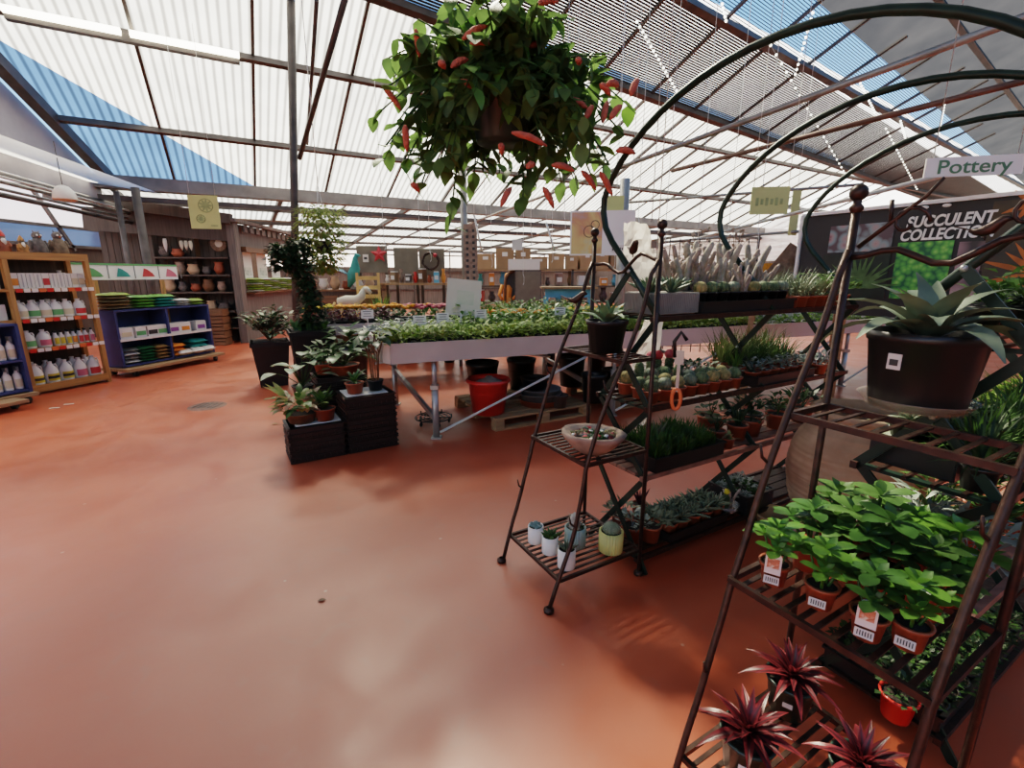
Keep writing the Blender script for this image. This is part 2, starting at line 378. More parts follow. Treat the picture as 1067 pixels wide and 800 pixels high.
rpoly('corrugated_roof_sheet', [(LB(0), 0), (X1 * .42, 0), (X1 * .42, A_(X1 * .42)), (GB(ya), ya), (GB(yc), yc)], M['roof_white'])
rpoly('white_film_sheet', [(X1 * .42, 0), (X1, 0), (X1, max(.4, A_(X1))), (X1 * .42, A_(X1 * .42))], M['roof_plain'])
rpoly('shade_blue_sheet', [(GB(0), 0), (LB(0), 0), (GB(yc), yc)], M['blue_shade_and_pane'])  # shaded triangle of the corrugated roof, put in as blue sheet colour
xs = GB(ya)
rpoly('white_film_sheet', [(xs, A_(xs)), (X1, max(.4, A_(X1))), (X1, max(.8, B_(X1))), (xs, B_(xs))], M['roof_plain'], -.25)
nt_o = rpoly('grey_shade_net', [(xs - 4, C_(xs - 4)), (X1, max(1.2, C_(X1))), (X1, 22), (xs - 4, 22)], M['net'], .05)
# shade lath under the ridge: one pattern part
b = MB(); K = 60
for k in range(K):
    t = (k + .5) / K
    p = (xs, A_(xs) + (C_(xs) - A_(xs)) * t, .02); q = (X1, max(.4, A_(X1)) + (max(1.2, C_(X1)) - max(.4, A_(X1))) * t, .02)
    b.bar(p, q, .035 if k < 38 else .012, .010)
b.build('shade_lath', mk('lath_dark', (.03, .027, .027), .7, 0, (5, .3)), ceil)
# purlins and rafters
yp = [LR(402, 161)[1], LR(407, 85)[1]]
stp = yp[1] - yp[0]
for y in (yp[0], yp[1]):
    b = MB(); b.bar((GB(y), y, .10), (X1, y, .10), .08, .10); b.build('purlin', M['roof_steel'], ceil)
for f in (A_, B_):
    b = MB(); b.bar((xs, f(xs), .10), (X1, max(.4, f(X1)), .10), .12, .14); b.build('purlin', M['roof_steel'], ceil)
b = MB(); b.bar((xs - 4, C_(xs - 4) + 1.1, .06), (X1, C_(X1) + 1.3, .06), .10, .12); b.build('purlin', M['roof_steel'], ceil)
x = LR(180, 180)[0]; dx = (LR(337, 207)[0] - x) / 2
for k in range(-2, 16):
    xx = x + k * dx
    y0 = 0
    if xx < GB(0): continue
    b = MB(); b.bar((xx, .0, .04), (xx, min(ya + 2, 14) if xx < 20 else A_(xx) + 3, .04), .045, .06); b.build('rafter', M['roof_steel'], ceil)
    if k > 2:
        b = MB(); b.bar((xx + dx * .5, .0, .03), (xx + dx * .5, A_(xx), .03), .025, .03); b.build('glazing_bar', M['roof_steel'], ceil)
b = MB(); b.bar((GB(0), 0, .12), (GB(15), 15, .12), .16, .2); b.build('end_rafter', M['roof_steel'], ceil)
def RW(x, y, z=0): return RM @ V((x, y, z))
# gutter beam
b = MB(); g0, g1 = RW(GB(0) - 1, 0, .15), RW(X1, 0, .15); b.bar(g0, g1, .3, .26); struct('trim_1', b, M['gutter'])
b = MB(); b.bar(g0 + V((0, 0, -.30)), g1 + V((0, 0, -.30)), .10, .10); struct('trim_2', b, M['roof_steel'])
# gable end infill under the end rafter
gb, gt = RW(GB(0), 0, .1), RW(GB(14), 14, .1)
b = MB(); e = V((GB(0) * 0, 0, 0)); lowz = 3.12
gtl = V((gt.x, gt.y, lowz))
b.poly([gb + V((-.25, 0, 0)), gt + V((-.25, 0, 0)), gtl + V((-.25, 0, 0)), V((gb.x - .25, gb.y, lowz))]); struct('wall_gable', b, M['grey_wall'])
# ---------------------------------------------------------------- far bay beyond the gutter
N1, Z1 = 24.0, 2.75
fb = bpy.data.objects.new('ceiling', None); COL.objects.link(fb); fb['kind'] = 'structure'
sl2 = (NR * (N1 - N0) + V((0, 0, Z1 - (Z0 - .1)))).normalized(); fn = DR.cross(sl2)
q0 = NR * N0 + V((0, 0, Z0 - .1))
FM = Matrix(((DR.x, sl2.x, fn.x, q0.x), (DR.y, sl2.y, fn.y, q0.y), (DR.z, sl2.z, fn.z, q0.z), (0, 0, 0, 1))); fb.matrix_world = FM
LN = N1 - N0
b = MB(); b.poly([(-3, 0, 0), (X1, 0, 0), (X1, LN, 0), (-3, LN, 0)]); b.build('corrugated_roof_sheet', M['roof_white'], fb)
for y in (1.6, 3.4, 5.3, 7.4, 9.4):
    b = MB(); b.bar((-3, y, -.1), (X1, y, -.1), .07, .09); b.build('purlin', M['roof_steel' if y != 3.4 else 'rust_steel'], fb)
for k in range(14):
    b = MB(); b.bar((-2 + 3.2 * k, 0, -.08), (-2 + 3.2 * k, LN, -.08), .09, .11); b.build('rafter', M['roof_steel'], fb)
    b = MB(); b.bar((-.4 + 3.2 * k, 0, -.05), (-.4 + 3.2 * k, LN, -.05), .03, .04); b.build('glazing_bar', M['roof_steel'], fb)
M['wall_film'] = sheet('wall_film', (.9, .88, .88), .2, None, .3)
b = MB(); a0, a1 = NR * N1 + DR * -14, NR * N1 + DR * 40
b.poly([a0 + V((0, 0, 2.0)), a1 + V((0, 0, 2.0)), a1 + V((0, 0, 3.2)), a0 + V((0, 0, 3.2))]); struct('window_3', b, M['wall_film'])
b = MB(); b.bar(a0 + V((0, 0, 1.0)), a1 + V((0, 0, 1.0)), .1, 2.0); struct('wall_back', b, M['grey_wood'])
b = MB()
for z in (.9, 1.8, 2.6): b.bar(a0 + V((0, 0, z)) - NR * .1, a1 + V((0, 0, z)) - NR * .1, .06)
for k in range(28): p = a0 + DR * (2 * k) - NR * .1; b.bar(p, p + V((0, 0, 3)), .06)
struct('trim_3', b, M['roof_steel'])
def roofz(x, y):
    n = V((x, y, 0)).dot(NR); return Z0 + .4 * (N0 - n) if n < N0 else Z0 - .1 + (n - N0) * (Z1 - Z0 + .1) / (N1 - N0)
q0, q1 = DR * 20 - NR * 6, DR * 20 + NR * N1
b = MB(); b.bar(q0 + V((0, 0, 1.1)), q1 + V((0, 0, 1.1)), .1, 2.2); struct('wall_right', b, M['grey_wood'])
b = MB(); b.poly([q0 + V((0, 0, 2.2)), q1 + V((0, 0, 2.2)), q1 + V((0, 0, 4.0)), q0 + V((0, 0, 4.0))]); struct('window_4', b, M['wall_film'])
M['front_wall'] = mat('sky_block_cream', (.70, .66, .60), .8, nz=(2, .1))  # warm colour of the added wall behind the camera
q0, q1 = DR * -14 - NR * 6.5, DR * 22 - NR * 6.5
b = MB(); b.bar(q0 + V((0, 0, 3.2)), q1 + V((0, 0, 3.2)), .1, 6.4); struct('wall_sky_block', b, M['front_wall'])  # unseen wall added to block blue sky light and bounce warm light
# ---------------------------------------------------------------- left bay: bright glazed wall over shelves
XL = -11.0
M['win_film'] = sheet('window_film', (.95, .93, .93), .25, None, .1)
b = MB(); b.box((XL - .1, 8, 1.15), (.1, 16, 2.3)); struct('wall_left', b, M['shed_wood'])
b = MB(); b.poly([(XL, 1, 2.75), (XL, 14, 2.75), (XL, 14, 3.9), (XL, 1, 3.9)]); struct('window_1', b, M['win_film'])
b = MB(); b.poly([(XL, 1, 2.3), (XL, 14, 2.3), (XL, 14, 2.75), (XL, 1, 2.75)]); struct('window_2', b, M['blue_shade_and_pane'])
b = MB()
for z in (2.3, 2.75, 3.55): b.bar((XL + .08, 1, z), (XL + .08, 14, z), .07)
for k in range(6): b.bar((XL + .08, 4.2 + 2.0 * k, 2.2), (XL + .08, 3.2 + 2.0 * k, 3.9), .07)
struct('trim_4', b, M['roof_steel'])
b = MB(); b.poly([(XL, 0, 3.9), (XL, 14, 3.9), (gb.x - .2, 14, 3.3), (gb.x + 3.6, 0, 3.3)]); struct('ceiling', b, M['win_film'])
# bundles of pipes along the foot of the gable
for i, (dz, dx_, r, mm) in enumerate(((-.05, 0, .05, 'gutter'), (-.17, .06, .03, 'pipe'), (-.26, .0, .025, 'pipe'), (-.36, .08, .04, 'roof_steel'), (-.12, .14, .02, 'white_wire'))):
    b = MB(); p = V((gb.x + dx_ - .5, gb.y + .9, lowz + dz)); q = V((gtl.x + dx_, gtl.y, lowz + dz))
    b.tube([p + (p - q) * -.0, p + (q - p) * .3 + V((0, 0, -.03)), q], r, 6); struct('trim_%d' % (5 + i), b, M[mm])
b = MB(); b.bar((gb.x - 1.2, gb.y + 1.2, lowz - .2), (gb.x + 9, gb.y + 5.7, lowz - .2), .08); struct('trim_10', b, M['roof_steel'])
# ---------------------------------------------------------------- columns and tie pipes
def column(p, z1, r, m, n): b = MB(); b.tube([(p[0], p[1], 0), (p[0], p[1], z1)], r, 10); o = struct('trim_%d' % n, b, m); return o
b = MB(); b.tube([V((at_y(310, 388, 8.0).x, 8.0, 0)), at_y(303, -8, 7.9)], .06, 10); struct('trim_11', b, M['roof_steel'])
c2 = at_y(484, 250, 9.6); column(c2, 4.4, .065, M['pipe'], 12)
c3 = at_y(650, 220, 8.6); column(c3, 3.2, .085, M['galv'], 13)
c4 = at_y(148, 240, 9.4); column(c4, 3.2, .07, M['roof_steel'], 14)
c5 = at_y(128, 240, 9.8); column(c5, 3.2, .05, M['roof_steel'], 15)
b = MB(); b.tube([at_z(330, 0, 5.0), at_z(320, 150, 4.2)], .03, 6); struct('trim_16', b, M['roof_steel'])
b = MB(); b.tube([at_y(362, -10, 5.6), at_y(312, 165, 7.8)], .035, 6); struct('trim_17', b, M['roof_steel'])
for i, (p, q, r, mm) in enumerate((((470, 240), (1100, 6), .03, 'pipe'), ((700, 178), (1100, 76), .03, 'rust_steel'), ((640, 212), (900, 192), .022, 'pipe'), ((650, 268), (1000, 178), .02, 'white_wire'), ((560, 262), (900, 236), .02, 'pipe'))):
    z = (3.15, 3.2, 2.9, 2.3, 2.2)[i]
    b = MB(); b.tube([at_z(*p, z), at_z(*q, z)], r, 6); struct('trim_%d' % (18 + i), b, M[mm])
# ================================================================ iron etageres
A30 = V((math.cos(PI / 6), .5, 0)); W30 = V((.5, -math.cos(PI / 6), 0))
def frame_M(o, ax, ay): return Matrix(((ax.x, ay.x, 0, o[0]), (ax.y, ay.y, 0, o[1]), (0, 0, 1, 0), (0, 0, 0, 1)))
LEGP = [(0, .585), (.14, .535), (.35, .47), (.5, .445), (.7, .40), (.95, .30), (1.19, .20), (1.45, .10), (1.66, .035)]
def leg_y(z):
    for (z0, y0), (z1, y1) in zip(LEGP, LEGP[1:]):
        if z0 <= z <= z1: return y0 + (y1 - y0) * (z - z0) / (z1 - z0)
    return 0
EW = .48
def etagere(label, origin, side, scroll):
    t = thing('iron_etagere', label, 'plant stand', origin)
    # local x runs across the shelf, local y towards the front; right-handed by construction
    t.matrix_world = frame_M(origin, W30, -A30) @ Matrix.Scale(1, 4)
    I = M['iron']
    for k, x in enumerate((0, EW)):
        b = MB(); b.tube([(x, 0, .02), (x, 0, .9), (x, 0, 1.80)], [.0105, .011, .012], 8); b.lathe([(.0, 0), (.026, .002), (.026, .016), (.012, .024)], 12, (x, 0, 0)); p = b.build('rear_post', I, t)
        b = MB(); b.ball((x, 0, 1.83), .024, 0, 12, 8); b.lathe([(.012, 1.775), (.018, 1.785), (.018, 1.792), (.011, 1.80), (.011, 1.815)], 10, (x, 0, 0)); b.build('ball_finial', I, p)
        b = MB(); b.tube([(x, leg_y(z) + .014 * math.sin(z * 7 + 1.2 * k), z) for z in [0.02 + 1.66 * i / 22 for i in range(22)]] + [(x, .008, 1.67)], .0105, 8)
        b.lathe([(.0, 0), (.026, .002), (.026, .016), (.012, .026)], 12, (x, leg_y(0) + .01, 0))
        for z, s in ((.42, 1), (1.05, -1)):
            y = leg_y(z); b.tube([(x, y, z), (x + .012 * s, y + .03, z + .03), (x + .015 * s, y + .04, z + .07)], [.006, .005, .003], 5)
        b.build('front_leg', I, t)
    for z in (.15, .72, 1.20):
        y1 = leg_y(z) + .005
        b = MB()
        for p, q in (((0, 0, z), (EW, 0, z)), ((0, y1, z), (EW, y1, z)), ((0, 0, z), (0, y1, z)), ((EW, 0, z), (EW, y1, z))): b.bar(p, q, .014, .018)
        n = 12 if z < 1 else 9
        for i in range(1, n):
            x = EW * i / n
            b.bar((x, 0, z + .004), (x, y1, z + .004), .014 if z < 1 else .012, .005)
        b.build('slatted_shelf', I, t)
    # twig top rail
    pts = [(EW * i / 12, .004 * math.sin(i * 2.1), 1.66 + (.016 if scroll else .035) * math.sin(i * PI / 6 * 1.0 + 2.4) - .02 * math.cos(i * 1.1)) for i in range(13)]
    b = MB(); b.tube(pts, .009, 7); r = b.build('twig_rail', I, t)
    if scroll:
        for cx, s in ((.13, -1), (.36, 1)):
            b = MB(); b.tube([(cx + s * (.05 - .004 * k) * math.cos(k * .55) * s, 0, 1.735 + (.05 - .004 * k) * math.sin(k * .55)) for k in range(12)], .005, 5); b.build('scroll', I, t)
        b = MB(); b.tube([(.02, 0, 1.68), (.09, 0, 1.74), (.16, 0, 1.80), (.19, 0, 1.84)], [.007, .006, .005, .004], 6); b.tube([(.09, 0, 1.74), (.085, 0, 1.80)], [.005, .006], 6); b.build('twig', I, t)
    birds = [((.29, 0, 1.70), 0)] if scroll else [((.30, 0, 1.715), .5), ((-.02, .10, 1.46), -.6)]
    for (c, a) in birds:
        b = MB(); bb = len(b.v)
        b.tube([(-.050, 0, .012), (-.032, 0, .004), (-.012, 0, .004), (.012, 0, .014), (.03, 0, .034), (.045, 0, .046), (.058, 0, .048), (.072, 0, .043)], [.008, .013, .021, .024, .019, .017, .012, .002], 8)
        b.bar((-.045, 0, .012), (-.10, 0, .03), .018, .005); b.tube([(0, 0, -.03), (0, 0, .0)], .003, 4)
        b.move(bb, Matrix.Translation(c) @ Matrix.Rotation(a, 4, 'Z') @ Matrix.Scale(.6 if scroll else .9, 4)); b.build('bird_ornament', I, t)
    return t
RLA = V((.455, 2.70, 0)); RLB = V((.99, 1.43, 0))
etagere('rusty iron etagere with two perched birds holding the white and yellow cactus pots', RLA, 0, False)
etagere('rusty iron etagere with scrolled top holding red bromeliads and the biggest black pot', RLB, 0, True)
def onE(o, x, y, z): p = V(o) + W30 * x - A30 * y; p.z = z; return p
# ================================================================ arched tunnel stand: two tiered rows and three hoops
ROWA = V((.612, 2.486, 0)); ROWB = V((1.36, 1.45, 0)); SP = .955
TZ = (1.39, .93, .55, .07); HW = .19
def onR(row, s, q, z): p = row + A30 * s + W30 * q; return V((p.x, p.y, z))
stand = thing('arched_plant_stand', 'dark green steel tiered stand with three tall hoops arching over its two rows', 'plant stand', (0, 0, 0))
G = M['green_steel']; I = M['iron']
for k in range(3):
    s = SP * k
    for row, sg in ((ROWA, 1), (ROWB, -1)):     # inner side lies at +q for row A and -q for row B
        P = lambda q, z, d=0: onR(row, s + d, q * sg, z)
        b = MB()
        for zt, zb in ((.93, 1.39), (.55, .93), (.07, .55)):
            b.bar(P(HW, zb, .01), P(-HW, zt, .01), .032, .010, up=A30); b.bar(P(-HW, zb, -.01), P(HW, zt, -.01), .032, .010, up=A30)
        b.bar(P(-HW, 1.39, -.01), P(0, 1.62, -.01), .032, .010, up=A30)
        for z in TZ: b.bar(P(-HW, z), P(HW, z), .03, .012)
        b.bar(P(HW, .07), P(HW + .05, 0), .03, .012, up=A30); b.bar(P(-HW, .07), P(-HW - .05, 0), .03, .012, up=A30)
        fr = b.build('lattice_frame', G, stand)
        for q, z in ((0, 1.16), (0, .74), (HW, .93), (HW, .55), (0, 1.62)):
            b = MB(); b.ball(P(q, z, -.018), .011, 0, 8, 5); b.build('bolt', M['galv'], fr)
    # hoop
    pa, pb = onR(ROWA, s, 0, 0), onR(ROWB, s, 0, 0)
    D = (pb - pa); Lh = D.length; D.normalize()
    pts = [pa + D * HW + V((0, 0, 1.39)), pa + V((0, 0, 1.62)), pa - D * .14 + V((0, 0, 1.775)), pa - D * .19 + V((0, 0, 1.85)), pa - D * .21 + V((0, 0, 1.93))]
    cxm, hw = Lh / 2, Lh / 2 + .215
    for i in range(1, 24):
        a = PI - PI * i / 24
        pts.append(pa + D * (cxm + hw * math.cos(a)) + V((0, 0, 1.96 + .50 * math.sin(a) ** 1.3)))
    pts += [pb + D * .21 + V((0, 0, 1.93)), pb + D * .19 + V((0, 0, 1.85)), pb + D * .14 + V((0, 0, 1.775)), pb + V((0, 0, 1.62)), pb - D * HW + V((0, 0, 1.39))]
    b = MB(); b.tube(pts, .0165, 9); b.build('hoop', G, stand)
for row, sg in ((ROWA, 1), (ROWB, -1)):
    for z, nm in zip(TZ, ('top_tier', 'second_tier', 'third_tier', 'bottom_tier')):
        b = MB()
        for q in (-HW, HW): b.bar(onR(row, -.03, q, z), onR(row, 2 * SP + .03, q, z), .022, .026)
        n = 5
        for i in range(1, n):
            q = -HW + 2 * HW * i / n
            if nm == 'third_tier' or nm == 'bottom_tier': b.bar(onR(row, -.03, q, z + .012), onR(row, 2 * SP + .03, q, z + .012), .064, .012)
            else: b.bar(onR(row, -.03, q, z + .008), onR(row, 2 * SP + .03, q, z + .008), .012, .010)
        b.build(nm, M['slat_wood'] if nm in ('third_tier',) else I, stand)
# ================================================================ urn and saucer standing between the rows
u = thing('terracotta_urn', 'big ribbed terracotta urn standing on the floor between the stand rows', 'urn', at_z(878, 562, 0))
prof = [(0, .0), (.20, .0), (.215, .02), (.27, .12), (.325, .25), (.355, .40), (.357, .50), (.335, .62), (.29, .71), (.245, .76), (.235, .785), (.262, .80), (.272, .825), (.262, .84), (.235, .835), (.222, .80), (.22, .74), (.25, .68)]
pr = []
for (r0, z0), (r1, z1) in zip(prof[:10], prof[1:11]):
    for j in range(4):
        t = j / 4; z = z0 + (z1 - z0) * t; pr.append((r0 + (r1 - r0) * t, z))
rings = (.30, .315, .43, .445, .575, .66)
p2 = []
for i in range(140):
    z = .785 * i / 139
    r = 0
    for (r0, z0), (r1, z1) in zip(prof[2:10], prof[3:11]):
        if z0 <= z <= z1: r = r0 + (r1 - r0) * (z - z0) / (z1 - z0)
    if z < .02: r = .20 + .015 * z / .02
    for q in rings: r += .006 * math.exp(-((z - q) / .006) ** 2)
    r += .002 * math.sin(z * 170)
    p2.append((r, z))
b = MB(); b.lathe([(0, 0)] + p2 + prof[11:], 44); b.build('body', M['urn_clay'], u)
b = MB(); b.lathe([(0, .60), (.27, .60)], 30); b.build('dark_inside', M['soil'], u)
s = thing('terracotta_saucer', 'deep pale terracotta saucer on the floor in front of the urn', 'saucer', at_z(806, 548, 0))
b = MB(); b.lathe([(0, .0), (.08, .0), (.095, .015), (.112, .07), (.128, .082), (.128, .095), (.116, .095), (.10, .07), (.08, .03), (0, .028)], 32); b.build('bowl', M['saucer_clay'], s)
# ================================================================ big metal display bench
BX, BY = V((.926, .377, 0)).normalized(), V((-.377, .926, 0)).normalized(); BO = V((-1.12, 4.30, 0))
def onB(x, y, z): p = BO + BX * x + BY * y; return V((p.x, p.y, z))
bench = thing('display_bench', 'long pale metal display bench with a deep rim and folding legs, full of bedding plants', 'bench', onB(0, 0, 0))
bench_inv = V(bench.location)
def bb(name, mb, m, par=None):
    for i, q in enumerate(mb.v): mb.v[i] = tuple(V(q) - bench_inv)
    return mb.build(name, m, par or bench)
BL, BWd = 8.2, 1.75
path = [(BL, 0), (0, 0), (-.05, .09), (-.08, .25), (-.08, BWd), (BL, BWd), (BL, 0)]
b = MB()
for (x0, y0), (x1, y1) in zip(path, path[1:]): b.bar(onB(x0, y0, .89), onB(x1, y1, .89), .022, .19)
bb('rim', b, M['bench_metal'])
b = MB(); pts = [onB(x, y, .83) for x, y in path[:-1]]; b.poly(pts); b.poly([p - V((0, 0, .02)) for p in pts][::-1]); bb('tray_floor', b, M['black_plastic'])
for x in (.41, 2.5, 4.5, 6.5):
    for y in (.06, BWd - .25):
        xx = x - (.18 if y > .5 else 0)
        b = MB(); b.tube([onB(xx, y, 0), onB(xx, y, .52)], .034, 10); b.tube([onB(xx, y, .5), onB(xx, y, .81)], .024, 10); b.box(onB(xx, y, .008), (.10, .10, .016)); b.box(onB(xx, y, .53), (.075, .075, .04)); bb('leg', b, M['galv'])
    b = MB(); b.bar(onB(x - .18, BWd - .25, .46), onB(x, .06, .20), .04, .05); bb('cross_brace', b, M['galv'])
    b = MB(); b.tube([onB(x + .03, .04, .06), onB(x + 1.75, .05, .74)], .014, 8); bb('long_brace', b, M['white_wire'])
b = MB(); b.tube([onB(.2, .5, .78), onB(BL - .2, .5, .78)], .02, 8); b.tube([onB(.2, BWd - .4, .78), onB(BL - .2, BWd - .4, .78)], .02, 8); b.tube([onB(-.1, .4, .74), onB(1.0, .9, .78), onB(1.8, .3, .70)], .012, 6); bb('under_rail', b, M['white_wire'])
# ---------------------------------------------------------------- pallets and the pots stored on them
def pallet(label, c, ang, L=1.25, Wd=1.15):
    t = thing('wooden_pallet', label, 'pallet', c, ang)
    for k in range(7):
        b = MB(); b.box((L / 2, Wd * (k + .5) / 7, .128), (L, Wd / 7 - .035, .022)); b.build('deck_board', M['pallet'], t)
    for k in range(3):
        for j in range(3):
            b = MB(); b.box((.05 + (L - .1) * j / 2, .06 + (Wd - .12) * k / 2, .07), (.10, .11, .095)); b.build('block', M['pallet'], t)
        b = MB(); b.box((L / 2, .06 + (Wd - .12) * k / 2, .011), (L, .10, .022)); b.build('runner', M['pallet'], t)
    return t
pallet('wooden pallet on the red floor under the bench holding the red tub', at_z(517, 450, 0), math.radians(29))
pallet('wooden pallet on the floor behind the first etagere holding dark pots', at_z(640, 428, 0), math.radians(29), 1.1, 1.0)
def pot_prof(r, h, lip=.012, base=.78): return [(0, .004), (r * base, 0), (r * .95, h * .86), (r * .95 + lip * .6, h * .865), (r + lip * .6, h), (r - lip * .3, h), (r * .93, h * .88), (r * .9, h * .55), (0, h * .5)]
def tub(name, label, cat, px, z, r, h, m, lip=.012, n=28, base=.78, group=None):
    t = thing(name, label, cat, at_z(px[0], px[1], z) if len(px) == 2 else V(px), group=group); b = MB(); b.lathe(pot_prof(r, h, lip, base), n); b.build('body', m, t); return t
PZ = .142
t = tub('red_tub', 'big red plastic tub on the pallet with a dark disc inside', 'tub', (509, 429), PZ, .225, .38, M['red_plastic'])
b = MB(); b.lathe([(.235, .345), (.243, .35), (.243, .365), (.235, .37)], 28); b.build('rim_band', M['red_plastic'], t)
t2 = thing('stone_disc', 'grey round lid with a knob lying inside the red tub', 'lid', V(t.location) + V((.01, .02, .30)))
b = MB(); b.lathe([(0, 0), (.17, 0), (.175, .02), (.12, .05), (.05, .075), (.03, .10), (0, .105)], 24); b.build('disc', M['stone'], t2)
tub('black_tub', 'black tub on the pallet directly behind the red tub', 'tub', (503, 413), PZ, .20, .44, M['black_plastic'])
tub('black_tub', 'black bucket on the pallet between the red tub and the grey bowls', 'tub', (543, 404), PZ, .19, .40, M['black_plastic'])
tub('black_tub', 'low black bowl resting on a small pot above the grey bowls', 'bowl', (557, 404), PZ + .17, .17, .13, M['black_plastic'])
tub('small_pot', 'small black pot under the low black bowl', 'pot', (557, 404), PZ, .10, .165, M['black_plastic'])
tub('black_tub', 'tall black tub at the far end of the pallet under the bench', 'tub', (595, 401), PZ, .19, .42, M['black_plastic'])
tub('orange_bowl', 'wide orange bowl at the bottom of the bowl pile on the pallet', 'bowl', (563, 420), PZ, .26, .07, M['terracotta_plastic'], base=.9)
tub('grey_bowl', 'wide grey bowl stacked in the orange bowl on the pallet', 'bowl', V(at_z(563, 420, PZ)) + V((0, 0, .05)), 0, .25, .09, M['grey_plastic'], base=.85)
tub('grey_bowl', 'dark grey bowl nested on top of the bowl pile', 'bowl', V(at_z(563, 420, PZ)) + V((0, 0, .10)), 0, .235, .09, M['grey_plastic'], base=.8)
tub('dark_pot', 'squat brown pot beside the bowl pile under the bench', 'pot', (583, 424), PZ, .09, .15, M['dark_wood'])
tub('dark_pot', 'black pot with brown plant remains on the pallet behind the etagere', 'pot', (618, 418), PZ, .15, .34, M['black_plastic'])
tub('dark_pot', 'round black pot on the pallet furthest from the red tub', 'pot', (640, 408), PZ, .17, .30, M['black_plastic'])
# wheeled plant caddy
t = thing('plant_caddy', 'round black wire plant caddy on wheels on the floor under the bench', 'caddy', at_z(452, 441, 0))
b = MB()
for r in (.20, .15, .10): b.tube([(r * math.cos(a * PI / 14), r * math.sin(a * PI / 14), .075) for a in range(29)], .007, 6, caps=False)
for k in range(5): a = 2 * PI * k / 5; b.tube([(.04 * math.cos(a), .04 * math.sin(a), .07), (.20 * math.cos(a), .20 * math.sin(a), .07), (.20 * math.cos(a), .20 * math.sin(a), .11)], .007, 6)
b.build('ring_frame', M['black_plastic'], t)
for k in range(5): a = 2 * PI * k / 5 + .2; b = MB(); b.ball((.17 * math.cos(a), .17 * math.sin(a), .028), .028, 0, 10, 6, (.6, 1, 1)); b.build('caster', M['black_plastic'], t)
# ---------------------------------------------------------------- black crates
def crate(label, p, L, Wd, h, ang, z, group=None):
    t = thing('black_crate', label, 'crate', V((p.x, p.y, z)), ang, group)
    b = MB(); w_ = .012
    for (c, d) in (((L / 2, w_ / 2, h / 2), (L, w_, h)), ((L / 2, Wd - w_ / 2, h / 2), (L, w_, h)), ((w_ / 2, Wd / 2, h / 2), (w_, Wd, h)), ((L - w_ / 2, Wd / 2, h / 2), (w_, Wd, h)), ((L / 2, Wd / 2, .01), (L, Wd, .02))): b.box(c, d)
    b.build('shell', M['crate_plastic'], t)
    b = MB()
    for zz in (h * .12, h * .5, h * .93):
        for y in (-.006, Wd + .006): b.box((L / 2, y, zz), (L + .02, .014, h * .09))
        for x in (-.006, L + .006): b.box((x, Wd / 2, zz), (.014, Wd + .02, h * .09))
    for k in range(9): b.box((L * (k + .5) / 9, -.004, h * .3), (.012, .01, h * .36)); b.box((-.004, Wd * (k + .5) / 9, h * .3), (.01, .012, h * .36))
    b.build('ribs', M['crate_plastic'], t); return t
CA = math.radians(31.6); cx_ = V((math.cos(CA), math.sin(CA), 0)); cyv = V((-math.sin(CA), math.cos(CA), 0))
cf = at_z(305, 484, 0); CH = .105
for k in range(3): crate(('black plastic crate on the floor at the bottom of the lower stack', 'black plastic crate in the middle of the lower stack', 'black plastic crate on top of the lower stack under the croton bowl')[k], cf, .45, .36, CH, CA, CH * k)
for k in range(5): crate('black plastic crate, %s from the floor in the taller front stack' % ('lowest', 'second', 'third', 'fourth', 'topmost')[k], cf + cx_ * .482, .45, .36, CH, CA, CH * k)
for k in range(6): crate('black plastic crate, %s from the floor in the stack behind the other two' % ('lowest', 'second', 'third', 'fourth', 'fifth', 'topmost')[k], cf + cx_ * .34 + cyv * .50, .45, .36, CH, CA, CH * k)
for lab, p, z in (('white sheet lying on the lower crate stack', cf + cx_ * .06 + cyv * .05, CH * 3), ('white sheet lying on the taller front crate stack', cf + cx_ * .50 + cyv * .03, CH * 5)):
    t = thing('white_sheet', lab, 'sheet', V((p.x, p.y, z + .004)), CA); b = MB(); b.box((.19, .15, 0), (.38, .30, .006)); b.build('sheet', M['paper'], t)
# ================================================================ plant shapes (each built once, then shared by copies)
def rdir(el, az): return V((math.cos(el) * math.cos(az), math.cos(el) * math.sin(az), math.sin(el)))
def pot_mesh(r, h, m, soil='soil', lip=.008, n=16, base=.76):
    b = MB(); b.lathe(pot_prof(r, h, lip, base)[:7], n); b.lathe([(r * .92, h * .9), (0, h * .9)], n, m=1); return b.mesh('pot', [M[m], M[soil]])
def tray_mesh(L, Wd, h, m, soil=False):
    b = MB(); t = .008
    b.box((0, 0, t / 2), (L, Wd, t))
    for c, d in (((0, -Wd / 2, h / 2), (L, t, h)), ((0, Wd / 2, h / 2), (L, t, h)), ((-L / 2, 0, h / 2), (t, Wd, h)), ((L / 2, 0, h / 2), (t, Wd, h))): b.box(c, d)
    for c, d in (((0, -Wd / 2 - .004, h), (L + .02, .016, .01)), ((0, Wd / 2 + .004, h), (L + .02, .016, .01)), ((-L / 2 - .004, 0, h), (.016, Wd + .02, .01)), ((L / 2 + .004, 0, h), (.016, Wd + .02, .01))): b.box(c, d)
    if soil: b.box((0, 0, h * .75), (L - .02, Wd - .02, .01), m=1)
    return b.mesh('tray', [M[m], M['soil']])
